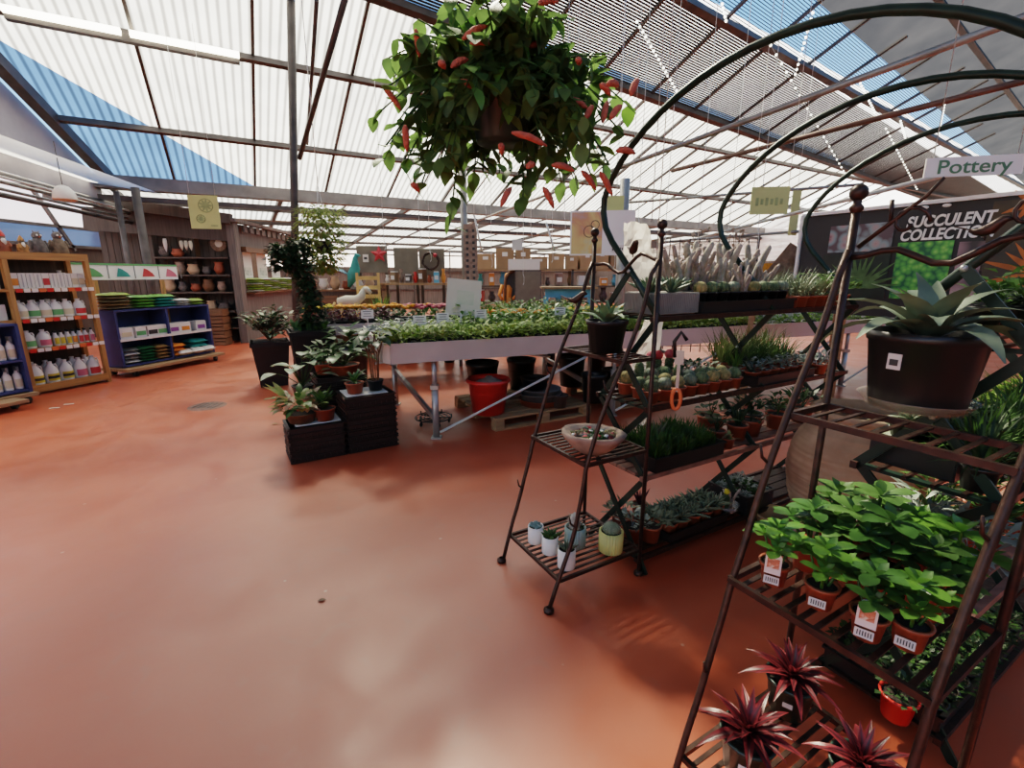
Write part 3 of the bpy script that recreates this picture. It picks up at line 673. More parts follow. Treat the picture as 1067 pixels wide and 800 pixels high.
def f_mound(r, h, n, lw, ll, m, rnd, up=.5, droop=.6, z0=0, stems=True):
    # bushy mound of small leaves
    b = MB()
    for i in range(n):
        az = rnd.uniform(0, 2 * PI); q = math.sqrt(rnd.random()); z = z0 + h * (1 - q * q * .75) * rnd.uniform(.35, 1.0)
        p = V((r * q * math.cos(az), r * q * math.sin(az), z))
        b.leaf(p, rdir(rnd.uniform(-.1, up), az + rnd.uniform(-1, 1)), ll * rnd.uniform(.7, 1.2), lw * rnd.uniform(.7, 1.2), droop, 0, 2, .18)
    if stems:
        for i in range(max(3, n // 14)):
            az = rnd.uniform(0, 2 * PI); q = rnd.random() * .75
            b.tube([(0, 0, 0), (r * q * .5 * math.cos(az), r * q * .5 * math.sin(az), z0 + h * .4), (r * q * math.cos(az), r * q * math.sin(az), z0 + h * .8)], [.003, .0025, .001], 4, 0, False)
    return b.mesh('foliage', [M[m]])
def f_rosette(r, n, m, rnd, el0=.15, el1=1.35, W=.3, bend=.25, thick=True, z0=0, droop=.3):
    b = MB()
    for i in range(n):
        t = i / max(1, n - 1); el = el0 + (el1 - el0) * t; L = r * (1 - .45 * t) * rnd.uniform(.88, 1.08)
        az = i * 2.39996 + rnd.uniform(-.15, .15)
        if thick: b.spear((0, 0, z0), rdir(el, az), L, L * W, bend, 0, 4, n=5)
        else: b.leaf((0, 0, z0), rdir(el, az), L, L * W, droop, 0, 4, .3)
    return b.mesh('foliage', [M[m]])
def f_cactus_ball(r, m, rnd, ribs=14, squash=.95):
    b = MB(); n = ribs * 4
    b.lathe([(r * math.sin(PI * i / 10) + .0001, r * squash * (1 - math.cos(PI * i / 10)) - r * .15) for i in range(1, 10)] + [(0, r * squash * 1.83)], n, sq=lambda a: 1 + .06 * math.cos(a * ribs))
    for k in range(ribs):
        for j in range(2, 9):
            a = 2 * PI * k / ribs; e = PI * j / 10; p = V((r * 1.05 * math.sin(e) * math.cos(a), r * 1.05 * math.sin(e) * math.sin(a), r * squash * (1 - math.cos(e)) - r * .15))
            d = V((math.sin(e) * math.cos(a), math.sin(e) * math.sin(a), -math.cos(e)))
            for q in range(2):
                dd = (d + V((rnd.uniform(-.7, .7), rnd.uniform(-.7, .7), rnd.uniform(-.5, .7)))).normalized()
                b.poly([p, p + dd.orthogonal().normalized() * r * .03, p + dd * r * .26], 1)
    return b.mesh('cactus_body', [M[m], M['cactus_hair']])
def f_column(rs, m, rnd, hair=40):
    b = MB()
    for (x, y, r, h, lx, ly) in rs:
        N = 6; pts = [(x + lx * (i / N) ** 1.5, y + ly * (i / N) ** 1.5, h * i / N) for i in range(N + 1)] + [(x + lx, y + ly, h + r * .7)]
        b.tube(pts, [r * .9] + [r] * (N - 1) + [r * .8, r * .15], 10, 0)
        for k in range(hair):
            z = h * rnd.random(); a = rnd.uniform(0, 2 * PI); t = z / h; p = V((x + lx * t ** 1.5 + r * math.cos(a), y + ly * t ** 1.5 + r * math.sin(a), z)); d = rdir(rnd.uniform(-.5, .8), a)
            b.poly([p, p + V((0, 0, r * .12)), p + d * r * .7], 1)
    return b.mesh('cactus_body', [M[m], M['cactus_hair']])
def f_grass(r, h, n, m, rnd, W=.008, droop=.9, el=(.7, 1.5)):
    b = MB()
    for i in range(n):
        az = rnd.uniform(0, 2 * PI); q = r * .5 * math.sqrt(rnd.random())
        b.leaf((q * math.cos(az), q * math.sin(az), 0), rdir(rnd.uniform(*el), az + rnd.uniform(-.5, .5)), h * rnd.uniform(.6, 1.1), W, droop * rnd.uniform(.3, 1), 0, 4, .1, shape=.6)
    return b.mesh('foliage', [M[m]])
def f_broad(specs, m, rnd, stem=.004, stem_m=None):
    # leaves on petioles: (azimuth, elevation, petiole length, leaf length, leaf width)
    b = MB()
    for (az, el, pl, ll, lw) in specs:
        d = rdir(el, az); p1 = d * pl * .6 + V((0, 0, pl * .12)); p2 = d * pl + V((0, 0, pl * .08))
        b.tube([(0, 0, 0), p1, p2], [stem, stem * .8, stem * .6], 5, 1 if stem_m else 0, False)
        b.leaf(p2, rdir(el * .35 - .1, az + rnd.uniform(-.3, .3)), ll, lw, .7, 0, 5, .14, shape=.75)
    return b.mesh('foliage', [M[m]] + ([M[stem_m]] if stem_m else []))
def rb(n, r, rnd, lw=.5, el=(.3, 1.3)): return [(i * 2.4 + rnd.uniform(-.3, .3), rnd.uniform(*el), r * rnd.uniform(.5, 1), r * rnd.uniform(.55, .8), r * lw * rnd.uniform(.7, 1)) for i in range(n)]
def f_whorl(r, tiers, m, rnd, per=6, lw=.42):
    # peperomia-like whorls of spoon leaves
    b = MB()
    for (x, y, z, s) in tiers:
        b.tube([(x * .3, y * .3, 0), (x, y, z)], [.004, .003], 5, 0, False)
        for k in range(per):
            az = 2 * PI * k / per + rnd.uniform(-.3, .3) + z * 30
            b.leaf((x, y, z), rdir(rnd.uniform(.1, .5), az), r * s, r * s * lw, .5, 0, 6, .12, shape=1.35, rp=.7)
        for k in range(3): b.leaf((x, y, z), rdir(1.0, k * 2.1 + z * 9), r * s * .6, r * s * lw * .6, .4, 0, 3, .2, shape=1.2)
    return b.mesh('foliage', [M[m]])
def f_flower(r, h, n, m, fm, rnd, fr=.02, nf=7):
    b = MB()
    for i in range(n):
        az = rnd.uniform(0, 2 * PI); q = r * math.sqrt(rnd.random())
        b.leaf((q * math.cos(az), q * math.sin(az), h * rnd.uniform(.2, .8)), rdir(rnd.uniform(-.1, .7), az), r * .6, r * .28, .6, 0, 2, .15)
    for i in range(nf):
        az = i * 2.4; q = r * .9 * math.sqrt((i + .5) / nf); c = (q * math.cos(az), q * math.sin(az), h * rnd.uniform(.85, 1.1))
        b.ball(c, fr, 1, 8, 5, (1, 1, .6)); 
        for k in range(7): a = k * .9; b.leaf(c, rdir(.35, a), fr * 1.4, fr * .8, .5, 1, 2, .1)
    return b.mesh('foliage', [M[m], M[fm]])
POT = {}
def potm(r, h, m, **k):
    key = (r, h, m)
    if key not in POT: POT[key] = pot_mesh(r, h, m, **k)
    return POT[key]
def plant(name, label, cat, loc, fol, pot=None, pz=.9, rz=0, sc=None, group=None, fname='foliage'):
    t = thing(name, label, cat, loc, rz, group, sc); z = 0
    if pot:
        put('pot', potm(*pot), t); z = pot[1] * pz
    o = put(fname, fol, t, (0, 0, z)); return t
def rr(s): return random.Random(s)
HERB = {k: [f_mound(.085, .13, 44, .03, .055, k, rr(i + 9 * j), .7, .5) for i in range(3)] for j, k in enumerate(('herb', 'herb2', 'herb3', 'bright_leaf', 'purple_leaf', 'leaf'))}
# ================================================================ bedding plants on the bench
def bed(name, label, group, xs, y0, dx, dy, rows, kinds, pot=('black_plastic',), s0=1.0, rnd=rr(3), cat='potted plant'):
    for j in range(rows):
        x = xs[0] + (j % 2) * dx * .5
        while x < xs[1]:
            f = kinds[rnd.randrange(len(kinds))]
            plant(name, label, cat, onB(x + rnd.uniform(-.01, .01), y0 + j * dy, .832), f, (.06, .10, pot[0]), .9, rnd.uniform(0, 6), s0 * rnd.uniform(.92, 1.1), group)
            x += dx
bed('potted_herb', 'small pale green herb along the bench front', 'pale green herbs along the bench front', (.02, 4.6), .13, .15, .15, 3, HERB['herb'] + HERB['herb3'], s0=1.42, rnd=rr(1))
bed('potted_herb', 'taller green plant in the bench middle', 'mid green plants in the middle of the bench', (1.0, 4.4), .62, .19, .19, 3, HERB['herb2'] + HERB['bright_leaf'], s0=1.8, rnd=rr(2))
GREY = [f_mound(.09, .12, 40, .03, .06, 'silver_leaf', rr(50 + i)) for i in range(2)]
bed('potted_seedling', 'low reddish seedling at the bench end', 'reddish seedlings at the left bench end', (.0, .8), .58, .17, .16, 2, HERB['purple_leaf'][:1] + HERB['leaf'][:1], s0=1.0, rnd=rr(5))
FL = {k: [f_flower(.08, .13, 26, 'leaf', k, rr(70 + i), .028, 7) for i in range(2)] for k in ('marigold', 'yellow_flower', 'pink', 'red_flower')}
for (k, x0, x1, lab, g) in (('marigold', 1.35, 2.2, 'orange marigold behind the bench herbs', 'orange marigolds at the bench back'), ('yellow_flower', 2.35, 2.9, 'yellow marigold behind the bench herbs', 'yellow marigolds at the bench back'), ('marigold', 3.1, 3.6, 'orange marigold beyond the yellow bench marigolds', 'orange marigolds past the yellow ones'), ('yellow_flower', 3.7, 4.3, 'yellow flower far along the long bench', 'yellow flowers far down the bench')):
    bed('flowering_plant', lab, g, (x0, x1), 1.25, .17, .17, 2, FL[k], s0=1.35, rnd=rr(8), cat='flower')
bed('potted_plant', 'grey green plant at the bench back', 'grey green plants at the back left', (.05, 1.2), .95, .17, .18, 4, GREY + HERB['herb2'][:1], s0=1.25, rnd=rr(9))
bed('potted_plant', 'green bench plant seen beneath the top tier', 'green plants seen under the top tier', (4.6, 8.1), .15, .19, .2, 2, HERB['herb'] + HERB['herb2'], s0=1.2, rnd=rr(12))
# second low bench of flowers behind
O2 = V((-2.9, 6.6, 0))
def onB2(x, y, z): p = O2 + BX * x + BY * y; return V((p.x, p.y, z))
t = thing('flower_bench', 'second display bench of marigolds behind the long pale bench', 'bench', onB2(0, 0, 0)); off = V(t.location)
b = MB()
for p, q in (((0, 0), (5, 0)), ((5, 0), (5, 1.0)), ((5, 1.0), (0, 1.0)), ((0, 1.0), (0, 0))): b.bar(onB2(*p, .84) - off, onB2(*q, .84) - off, .03, .16)
b.build('rim', M['bench_metal'], t)
b = MB(); b.poly([onB2(0, 0, .8) - off, onB2(5, 0, .8) - off, onB2(5, 1, .8) - off, onB2(0, 1, .8) - off]); b.build('tray_floor', M['black_plastic'], t)
for x in (.3, 2.5, 4.7):
    for y in (.1, .9): b = MB(); b.tube([onB2(x, y, 0) - off, onB2(x, y, .8) - off], .03, 8); b.build('leg', M['galv'], t)
def bed2(lab, g, x0, x1, ks, y0=.12, rows=2, s=1.5, nm='flowering_plant', cat='flower', rnd=rr(21)):
    for j in range(rows):
        x = x0
        while x < x1:
            plant(nm, lab, cat, onB2(x, y0 + .2 * j, .802), ks[rnd.randrange(len(ks))], (.06, .10, 'black_plastic'), .9, rnd.uniform(0, 6), s, g); x += .2
bed2('purple leaved plant on the second bench', 'purple leaved plants on the second bench', .1, 1.1, HERB['purple_leaf'])
bed2('yellow flower on the second bench', 'yellow flowers on the second bench', .1, .5, FL['yellow_flower'], .52, 2)
bed2('orange flower on the second bench', 'orange flowers on the second bench', .55, 1.4, FL['marigold'], .52, 2)
bed2('orange or pink flower midway on second bench', 'pink and orange flowers on the second bench', 1.5, 2.7, FL['marigold'] + FL['pink'], .3, 2)
bed2('green leafy plant on the second bench', 'leafy plants on the second bench', 2.8, 4.8, HERB['leaf'] + HERB['herb2'], .2, 3, 1.7, 'potted_plant', 'potted plant')
# spiky plant and price cards among the beds
plant('spiky_plant', 'bright green strappy plant rising behind the orange flowers', 'potted plant', onB2(1.15, .95, .802), f_grass(.14, .42, 60, 'bright_leaf', rr(4), .03, .7), (.09, .12, 'black_plastic'))
CARD = MB(); CARD.box((0, 0, .17), (.13, .006, .09)); CARD = CARD.mesh('card', M['paper']); STK = MB(); STK.box((0, 0, .03), (.008, .008, .20)); STK = STK.mesh('stake', M['white_plastic'])
LNE = MB()
for k in range(3): LNE.box((0, -.0042, .20 - .025 * k), (.09 - .02 * (k % 2), .001, .006))
LNE = LNE.mesh('printed_lines', M['ink_dark'])
for i, (x, y, hz, lab) in enumerate(((.35, .42, .92, 'white price card on a stake, nearest the left end of the bench'), (.62, .55, .93, 'white price card on a stake beside the reddish seedlings on the bench'), (1.05, .58, .95, 'white price card on a stake among the herbs below the big cream board'), (2.05, .62, .95, 'white price card on a stake among the herbs left of the first etagere'), (-.1, 1.0, .95, 'white price card on a stake at the back left bench corner'), (3.0, .5, .9, 'white price card on a stake in the herbs behind the first etagere'))):
    t = thing('price_card', lab, 'card', onB(x, y - .06, hz + .07), math.radians(6 * (i % 3) + 8)); put('card', CARD, t); put('stake', STK, t); put('printed_lines', LNE, t)
t = thing('notice_board', 'cream notice board leaning on a stake above the bench plants', 'sign', onB(.95, .95, .95), math.radians(8))
b = MB(); b.bar((0, 0, .0), (0, 0, .22), .02); b.build('stake', M['white_plastic'], t)
b = MB(); b.box((0, 0, .40), (.40, .012, .42)); p = b.build('board', M['cream_paper'], t); p.rotation_euler = (-.12, .10, 0)
b = MB(); b.box((.02, -.008, .40), (.20, .002, .16)); b.build('printed_picture', picmat('pale_print', [(.45, .5, .35), (.62, .58, .47)], 5, 'noise'), p)
# ================================================================ plants on the first etagere
EZ = (.1585, .7285, 1.2085)
def cyl_pot(t, r, h, m, ribs=0):
    b = MB(); sq = (lambda a: 1 + .05 * math.cos(a * ribs)) if ribs else None
    b.lathe([(0, 0), (r * .94, 0), (r, .006), (r, h), (r * .90, h), (r * .88, h * .86)], ribs * 4 if ribs else 24, sq=sq); b.lathe([(r * .9, h * .88), (0, h * .88)], 20, m=1)
    return b.build('pot', [M[m], M['soil']], t)
def epot(label, px, r, h, m, fol, ribs=0, cat='potted cactus', nm='potted_cactus', fn='cactus_body', z=EZ[0], dz=0):
    t = thing(nm, label, cat, at_z(px[0], px[1], z)); cyl_pot(t, r, h, m, ribs); put(fn, fol, t, (0, 0, h * .88 + dz)); return t
epot('white pot with a flat blue green rosette, at the back left of the bottom shelf', (558, 564), .043, .098, 'white_glaze', f_rosette(.05, 18, 'blue_succ', rr(1), .05, 1.2, .5, .1), nm='potted_succulent', cat='potted succulent', fn='foliage', dz=.005)
epot('white pot with a green spiky haworthia, in the middle of the three white pots', (573, 575), .044, .098, 'white_glaze', f_rosette(.075, 16, 'leaf', rr(2), .3, 1.3, .3, -.2), nm='potted_succulent', cat='potted succulent', fn='foliage')
epot('white pot with a grey aloe, nearest the front leg of the first etagere', (590, 590), .046, .105, 'white_glaze', f_rosette(.075, 16, 'grey_leaf', rr(3), .4, 1.3, .22, -.2), nm='potted_succulent', cat='potted succulent', fn='foliage')
t = epot('teal striped pot with a white hairy cactus and dark spikes behind the white pots', (599, 568), .056, .115, 'teal_glaze', f_column([(-.005, 0, .030, .075, .0, 0)], 'cactus_hair', rr(4), 60), ribs=22)
put('foliage', f_rosette(.06, 10, 'dark_leaf', rr(5), .3, 1.2, .2), t, (.025, .01, .10))
epot('ribbed yellow pot with a round grey cactus on the bottom shelf', (636, 573), .062, .118, 'yellow_glaze', f_cactus_ball(.045, 'grey_leaf', rr(6), 16, .7), ribs=26)
# stone bowl of mixed succulents
t = thing('stone_planter', 'oval stone bowl planted with red and white succulents on the middle shelf', 'planter', at_z(617, 470, EZ[1]), math.radians(-25))
b = MB(); b.lathe([(0, .0), (.065, .0), (.10, .03), (.135, .075), (.148, .098), (.140, .108), (.118, .10), (.10, .085), (0, .08)], 26, sq=lambda a: (1 + .12 * math.cos(2 * a)) * (1 + .025 * math.sin(5 * a) + .02 * math.sin(9 * a))); b.build('bowl', M['stone'], t)
for i in range(17):
    a = i * 2.4; q = .095 * math.sqrt((i + .5) / 17); k = ('pink', 'white_glaze', 'grey_leaf', 'red_leaf', 'pink')[i % 5]
    f = f_rosette(.030 if i % 4 else .045, 12, ('pink_leaf', 'red_leaf', 'grey_leaf', 'silver_leaf')[i % 4] if i % 5 else 'leaf', rr(30 + i), .1, 1.3, .45, .1)
    put('rosette', f, t, (q * math.cos(a) * 1.1, q * math.sin(a) * .9, .088))
for i in range(14):
    a = i * 1.7 + .5; q = .10 * math.sqrt((i + .5) / 14); b = MB(); b.ball((q * math.cos(a), q * math.sin(a), .095), .012, 0, 7, 5, (1.2, 1, .7)); b.build('pebble', M[('red_flower', 'white_glaze', 'pink')[i % 3]], t)
# black pot with a rolled aloe on the top shelf
def aloe_fol(r, n, m, seed, el=(.15, 1.25), W=.30, dr=1.15):
    b = MB(); q = rr(seed)
    for i in range(n):
        t_ = i / (n - 1); e = el[0] + (el[1] - el[0]) * t_; az = i * 2.39996 + q.uniform(-.2, .2); L = r * (1 - .35 * t_) * q.uniform(.85, 1.1)
        b.leaf((.01 * math.cos(az), .01 * math.sin(az), .0), rdir(e + .35, az), L, L * W, dr * (1 - .5 * t_), 0, 7, .30, shape=.62)
    return b.mesh('foliage', [M[m]])
plant('potted_aloe', 'black pot with a grey green curled aloe on the top shelf of the first etagere', 'potted plant', at_z(631, 366, EZ[2]), aloe_fol(.21, 14, 'aloe', 5), (.108, .165, 'black_plastic'))
lm('agave_leaf', (.16, .20, .14), (.09, .12, .085), rough=.45, tr=.08); mk('brom_dark', (.07, .012, .016), .4, 0, (20, .4))
# ================================================================ second etagere
t = thing('potted_agave', 'biggest black pot with wide grey green fleshy leaves standing in a clear saucer', 'potted plant', at_z(952, 424, EZ[2]))
b = MB(); b.lathe([(0, .004), (.115, .004), (.118, .02), (.140, .20), (.146, .204), (.150, .232), (.142, .232), (.134, .205), (0, .20)], 36); p = b.build('pot', M['black_plastic'], t)
b = MB(); b.box((-.128, -.052, .150), (.004, .035, .045), .38); b.build('price_sticker', M['tag_white'], p)
b = MB(); b.box((-.1305, -.053, .148), (.001, .022, .018), .38); b.build('printed_barcode', M['ink_dark'], p)
b = MB(); b.lathe([(0, .0), (.12, .0), (.142, .030), (.147, .034), (.140, .030), (.116, .003)], 32)
M['clear'] = mat('clear_plastic', (.5, .42, .4), .15, alpha=.35); b.build('clear_saucer', M['clear'], t)
put('foliage', aloe_fol(.31, 20, 'agave_leaf', 8, (.15, 1.2), .33, 1.75), t, (0, 0, .205))
# young potted plants with tags on the middle shelf
PEP = [f_whorl(.058, [(0, 0, .10, 1.1), (.04, .02, .07, .95), (-.035, .03, .065, .95), (0, -.045, .06, .95), (.02, .05, .05, .8)], k, rr(90 + i), 5, .58) for i, k in enumerate(('bright_leaf', 'mid_leaf', 'leaf'))]
TAGM = MB(); TAGM.box((0, 0, .035), (.036, .0025, .065)); TAGM.lathe([(0, -.00125), (.018, -.00125), (.018, .00125), (0, .00125)], 14, (0, 0, .0)); TAGM = None
def tagmesh():
    b = MB(); pts = [(-.019, 0, 0), (.019, 0, 0), (.019, 0, .05), (.012, 0, .063), (0, 0, .068), (-.012, 0, .063), (-.019, 0, .05)]
    b.poly([(x, -.0012, z) for x, y, z in pts]); b.poly([(x, .0012, z) for x, y, z in pts][::-1])
    return b.mesh('care_tag', [M['tag_white']])
TG = tagmesh(); b = MB(); b.box((0, -.0022, .030), (.028, .001, .028)); TGP = b.mesh('printed_flowers', picmat('flower_print', [(.7, .62, .5), (.6, .18, .10), (.12, .08, .06)], 60, 'noise'))
b = MB(); b.box((0, 0, 0), (.036, .0012, .022)); STI = b.mesh('price_sticker', M['tag_white'])
b = MB()
for k in range(6): b.box((-.012 + .005 * k, -.0012, .001), (.002, .0008, .012))
BAR = b.mesh('printed_barcode', M['ink_dark'])
def toward(p): return math.atan2(-p.x, p.y) * -1 if False else math.atan2(p.y, p.x) + PI / 2
spots = [(805, 606, 0, 1, 'bright green plant with an orange flower tag at the middle shelf left end'),
         (853, 630, 0, 0, 'red brown pot of bright green spoon leaves, second along the front of the middle shelf'),
         (902, 662, 1, 1, 'red brown pot of dark green plant with a pink flower tag, third along the front'),
         (945, 672, 0, 0, 'red brown pot with a white flower at the middle shelf right end')]
def fol_at(i): return PEP[i]
for (u, v, k, tg, lab) in spots:
    p = at_z(u, v, EZ[1]); a = math.atan2(p.y, p.x) - PI / 2
    t = plant('potted_peperomia', lab, 'potted plant', p, PEP[k], (.036, .062, 'terracotta_plastic'), .9, a, 1.08)
    put('price_sticker', STI, t, (-.004, -.0365, .026)); put('printed_barcode', BAR, t, (-.004, -.0368, .026))
    if tg: put('care_tag', TG, t, (-.004, -.040, .046)); put('printed_flowers', TGP, t, (-.004, -.0405, .048))
t = bpy.data.objects['potted_peperomia.003']
b = MB(); [b.leaf((0, 0, 0), rdir(.3, k * 1.26), .02, .016, .3, 0, 2, .1) for k in range(5)]; put('white_flower', b.mesh('white_flower', M['white_plastic']), t, (.012, -.02, .155))
back = [(840, 590, 1, 'dark green leafy plant behind the left end pot on the middle shelf'), (880, 600, 2, 'dark green leafy plant in the middle of the crowded middle shelf'), (915, 618, 1, 'green leafy plant behind the pink tagged pot on the middle shelf'), (958, 640, 2, 'green leafy plant behind the white flowered pot on the middle shelf'),
        (865, 574, 2, 'dark leafy plant at the back edge of the middle shelf, left one'), (905, 585, 2, 'dark leafy plant at the back edge of the middle shelf, second from the left'), (945, 600, 0, 'bright leafy plant at the back edge of the middle shelf, third from the left'), (985, 625, 0, 'bright leafy plant at the back right corner of the middle shelf')]
for i, (u, v, k, lab) in enumerate(back):
    plant('potted_peperomia', lab, 'potted plant', at_z(u, v, EZ[1]), PEP[k], (.040, .066, 'terracotta_plastic'), .9, i * 1.3, 1.2 + .1 * (i % 3))
# red bromeliads on the bottom shelf
def f_brom(r, n, seed):
    b = MB(); q = rr(seed)
    for i in range(n):
        t_ = i / (n - 1); az = i * 2.39996; e = .25 + 1.15 * t_; L = r * (1 - .35 * t_) * q.uniform(.85, 1.12)
        b.leaf((0, 0, 0), rdir(e, az), L, L * .21, 1.15 - .6 * t_, 0, 6, .3, shape=.6)
        b.leaf((0, 0, .002), rdir(e, az), L * .97, L * .07, 1.15 - .6 * t_, 1, 6, .3, shape=.6)
    return b.mesh('foliage', [M['red_leaf'], M['brom_dark']])
BR = [f_brom(.165, 32, 40 + i) for i in range(3)]
for i, (u, v, r, lab) in enumerate(((775, 800, .075, 'dark red bromeliad in a black pot at the front left of the bottom shelf'), (820, 738, .075, 'dark red bromeliad in a dark green pot at the back of the bottom shelf'), (890, 835, .075, 'dark red spiky bromeliad at the right of the bottom shelf, cut by the picture edge'))):
    t = plant('potted_bromeliad', lab, 'potted plant', at_z(u, v, EZ[0]), BR[i], (r, .13, 'dark_green_pot'), .95, i * 2.0, 1.0)
    a = math.atan2(t.location.y, t.location.x) - PI / 2 - i * 2.0
    s_ = put('price_sticker', STI, t, (.068 * math.sin(a), -.068 * math.cos(a), .07), a, .8)
# ================================================================ row A of the arched stand
def onA(s, q, z): return onR(ROWA, s, q, z)
def onBr(s, q, z): return onR(ROWB, s, -q, z)
AZ = math.radians(30)
ZT = [z + .0135 for z in TZ]; ZT[2] += .006; ZT[3] += .006
def tray(label, p, L, Wd, h, m='black_plastic', ang=AZ, soil=True, group=None):
    t = thing('plant_tray', label, 'tray', p, ang, group); put('tray', tray_mesh(L, Wd, h, m, soil), t); return t
def pl(lab, p, fol, pot=(.045, .07, 'terracotta_plastic'), s=1.0, rz=None, nm='potted_succulent', cat='potted succulent', group=None, fn='foliage', pz=.9):
    return plant(nm, lab, cat, p, fol, pot, pz, R.uniform(0, 6) if rz is None else rz, s, group, fn)
CB = [f_cactus_ball(.036, k, rr(200 + i), 14, .95) for i, k in enumerate(('cactus', 'cactus_gold', 'grey_leaf', 'cactus'))]
def cc_clump(n, h, r, m, seed, spread=.05, hair=26):
    q = rr(seed); return f_column([(.012 * math.cos(i * 2.4), .012 * math.sin(i * 2.4), r * q.uniform(.8, 1.1), h * q.uniform(.6, 1.1), spread * q.uniform(.3, 1.2) * math.cos(i * 2.4), spread * q.uniform(.3, 1.2) * math.sin(i * 2.4)) for i in range(n)], m, q, hair)
CC = [cc_clump(5, .15, .010, 'cactus_pink', 210, .06), cc_clump(3, .17, .012, 'cactus_hair', 211, .05), f_column([(0, 0, .024, .09, 0, 0)], 'cactus', rr(212), 60), cc_clump(6, .13, .009, 'cactus_pink', 213, .08)]
ROS = [f_rosette(.065, 18, k, rr(220 + i), .1, 1.3, .34, .2) for i, k in enumerate(('silver_leaf', 'grey_leaf', 'leaf', 'blue_succ'))]
SP_ = [f_rosette(.12, 22, 'aloe', rr(230), .35, 1.4, .16, -.15), f_rosette(.11, 20, 'grass', rr(231), .5, 1.45, .14, -.1)]
GR = [f_grass(.07, .17, 70, k, rr(240 + i), .006, .8) for i, k in enumerate(('grass', 'reed', 'grey_leaf'))]
JD = [f_mound(.07, .09, 40, .022, .035, k, rr(250 + i), .9, .2) for i, k in enumerate(('leaf', 'silver_leaf', 'dark_leaf'))]
BRN = [f_mound(.06, .08, 34, .02, .04, k, rr(260 + i), .9, .3) for i, k in enumerate(('grey_leaf', 'leaf'))]
# top tier
Z = ZT[0]
t = thing('ribbed_trough', 'grey ribbed metal trough of spiky aloes at the near end of the top tier', 'trough', onA(.20, .03, Z), AZ)
b = MB(); b.box((0, 0, .055), (.30, .24, .11), taper=.92)
for k in range(24): b.box((-.146 + .0127 * k, -.118, .055), (.006, .012, .10)); b.box((-.151, -.115 + .01 * k, .055), (.012, .005, .10))
b.build('body', M['galv'], t)
for i, (s, q) in enumerate(((.09, .05), (.20, -.04), (.20, .09), (.31, .03))): pl('spiky green aloe in the grey ribbed trough, %s from its near end' % ORD[i], onA(s, q, Z + .111), SP_[i % 2], None, 1.1, nm='aloe')
tray('long black tray of hairy cacti on the top tier', onA(.78, 0, Z), .84, .34, .055)
k = 0
for j in range(3):
    for i in range(9):
        s, q = .41 + .094 * i, .105 - .105 * j; k += 1
        c = CC[(0, 1, 3)[(i + j) % 3]] if j else (CB + CC[:1])[(i * 2 + 1) % 5]
        pl('pale haired cactus clump in the long top tray' if j == 2 else 'hairy upright cactus in the long top tray' if j == 1 else 'small cactus along the long top tray front', onA(s, q, Z + .052), c, (.038, .055, 'black_plastic'), 1.0 + .35 * (j == 2) + .1 * j, nm='potted_cactus', cat='potted cactus', group=('front', 'middle', 'back')[j] + ' row of cacti in the long top tray', fn='cactus_body')
for n, (s0, s1, f, lab, g, m) in enumerate(((1.24, 1.62, GR[2:] + BRN[:1], 'grey tufted succulent on the top tier', 'grey tufted succulents on the top tier', 'terracotta_plastic'), (1.64, 1.95, HERB['leaf'] + JD[:1], 'green leafy succulent at the top tier end', 'green succulents at the far end of the top tier', 'terracotta_plastic'))):
    for j in range(3):
        s = s0
        while s < s1: pl(lab, onA(s, .12 - .11 * j, Z), f[R.randrange(len(f))], (.047, .06, m), 1.15, group=g); s += .105
# second tier
Z = ZT[1]
k = 0
for i in range(8):
    s = .07 + .098 * i; c = CB[(0, 2, 1, 2, 0, 1, 1, 0)[i]]
    pl('round cactus, %s from the near end in the second tier front row' % ORD[i], onA(s, .125, Z), c, (.045, .062, 'terracotta_plastic'), 1.05, nm='potted_cactus', cat='potted cactus', fn='cactus_body')
for j in range(2):
    for i in range(8):
        s = .09 + .098 * i
        if j == 1 and i > 3: c, fn, cat, nm = (JD[2], BRN[0])[i % 2], 'foliage', 'potted succulent', 'potted_succulent'
        else: c, fn, cat, nm = (CB + CC[2:3])[(i * 3 + j) % 5], 'cactus_body', 'potted cactus', 'potted_cactus'
        pl('small %s in the %s line of the second tier' % ('dark succulent' if cat == 'potted succulent' else 'cactus', ('middle', 'back')[j]), onA(s, .02 - .105 * j, Z), c, (.043, .06, 'terracotta_plastic'), 1.0 + .12 * j, nm=nm, cat=cat, fn=fn, group='%s row %s of the second tier' % (('middle', 'back')[j], 'succulents' if cat == 'potted succulent' else 'cacti'))
for i, (s, kk) in enumerate(((.42, 'red_flower'), (.52, 'pink'), (.36, 'pink'))):
    t = pl(('grafted cactus with a red ball top at the back of the second tier', 'grafted cactus with a pink ball top at the back of the second tier', 'pink flowered cactus at the back of the second tier nearest the etagere')[i], onA(s, -.165, Z), CC[2], (.03, .06, 'black_plastic'), 1.1, nm='grafted_cactus', cat='potted cactus', fn='cactus_body')
    b = MB(); b.ball((0, 0, .165), .028, 0, 10, 6); b.build('coloured_ball', M[kk], t)
tray('black tray of grassy succulents at the corner of the second tier', onA(1.22, .0, Z), .62, .36, .05)
for j in range(3):
    for i in range(6):
        s = .95 + .10 * i; f = (JD[1], GR[0], GR[1])[j]
        pl(('pale succulent along the corner tray front', 'dark grassy plant in the corner tray', 'tall brownish grass in the corner tray')[j], onA(s, .115 - .115 * j, Z + .012), f, (.046, .066, 'terracotta_plastic'), 1.0 + .22 * j, nm=('potted_succulent', 'grassy_plant', 'grassy_plant')[j], cat=('potted succulent', 'potted plant', 'potted plant')[j], group=('pale succulents', 'dark grass', 'brown grass')[j] + ' in the corner tray')
for i in range(4): pl('grey rosette at the second tier far end', onA(1.60 + .1 * i, .08 - .1 * (i % 2), Z), ROS[0], (.046, .066, 'terracotta_plastic'), 1.15, group='grey rosettes at the far end of the second tier')
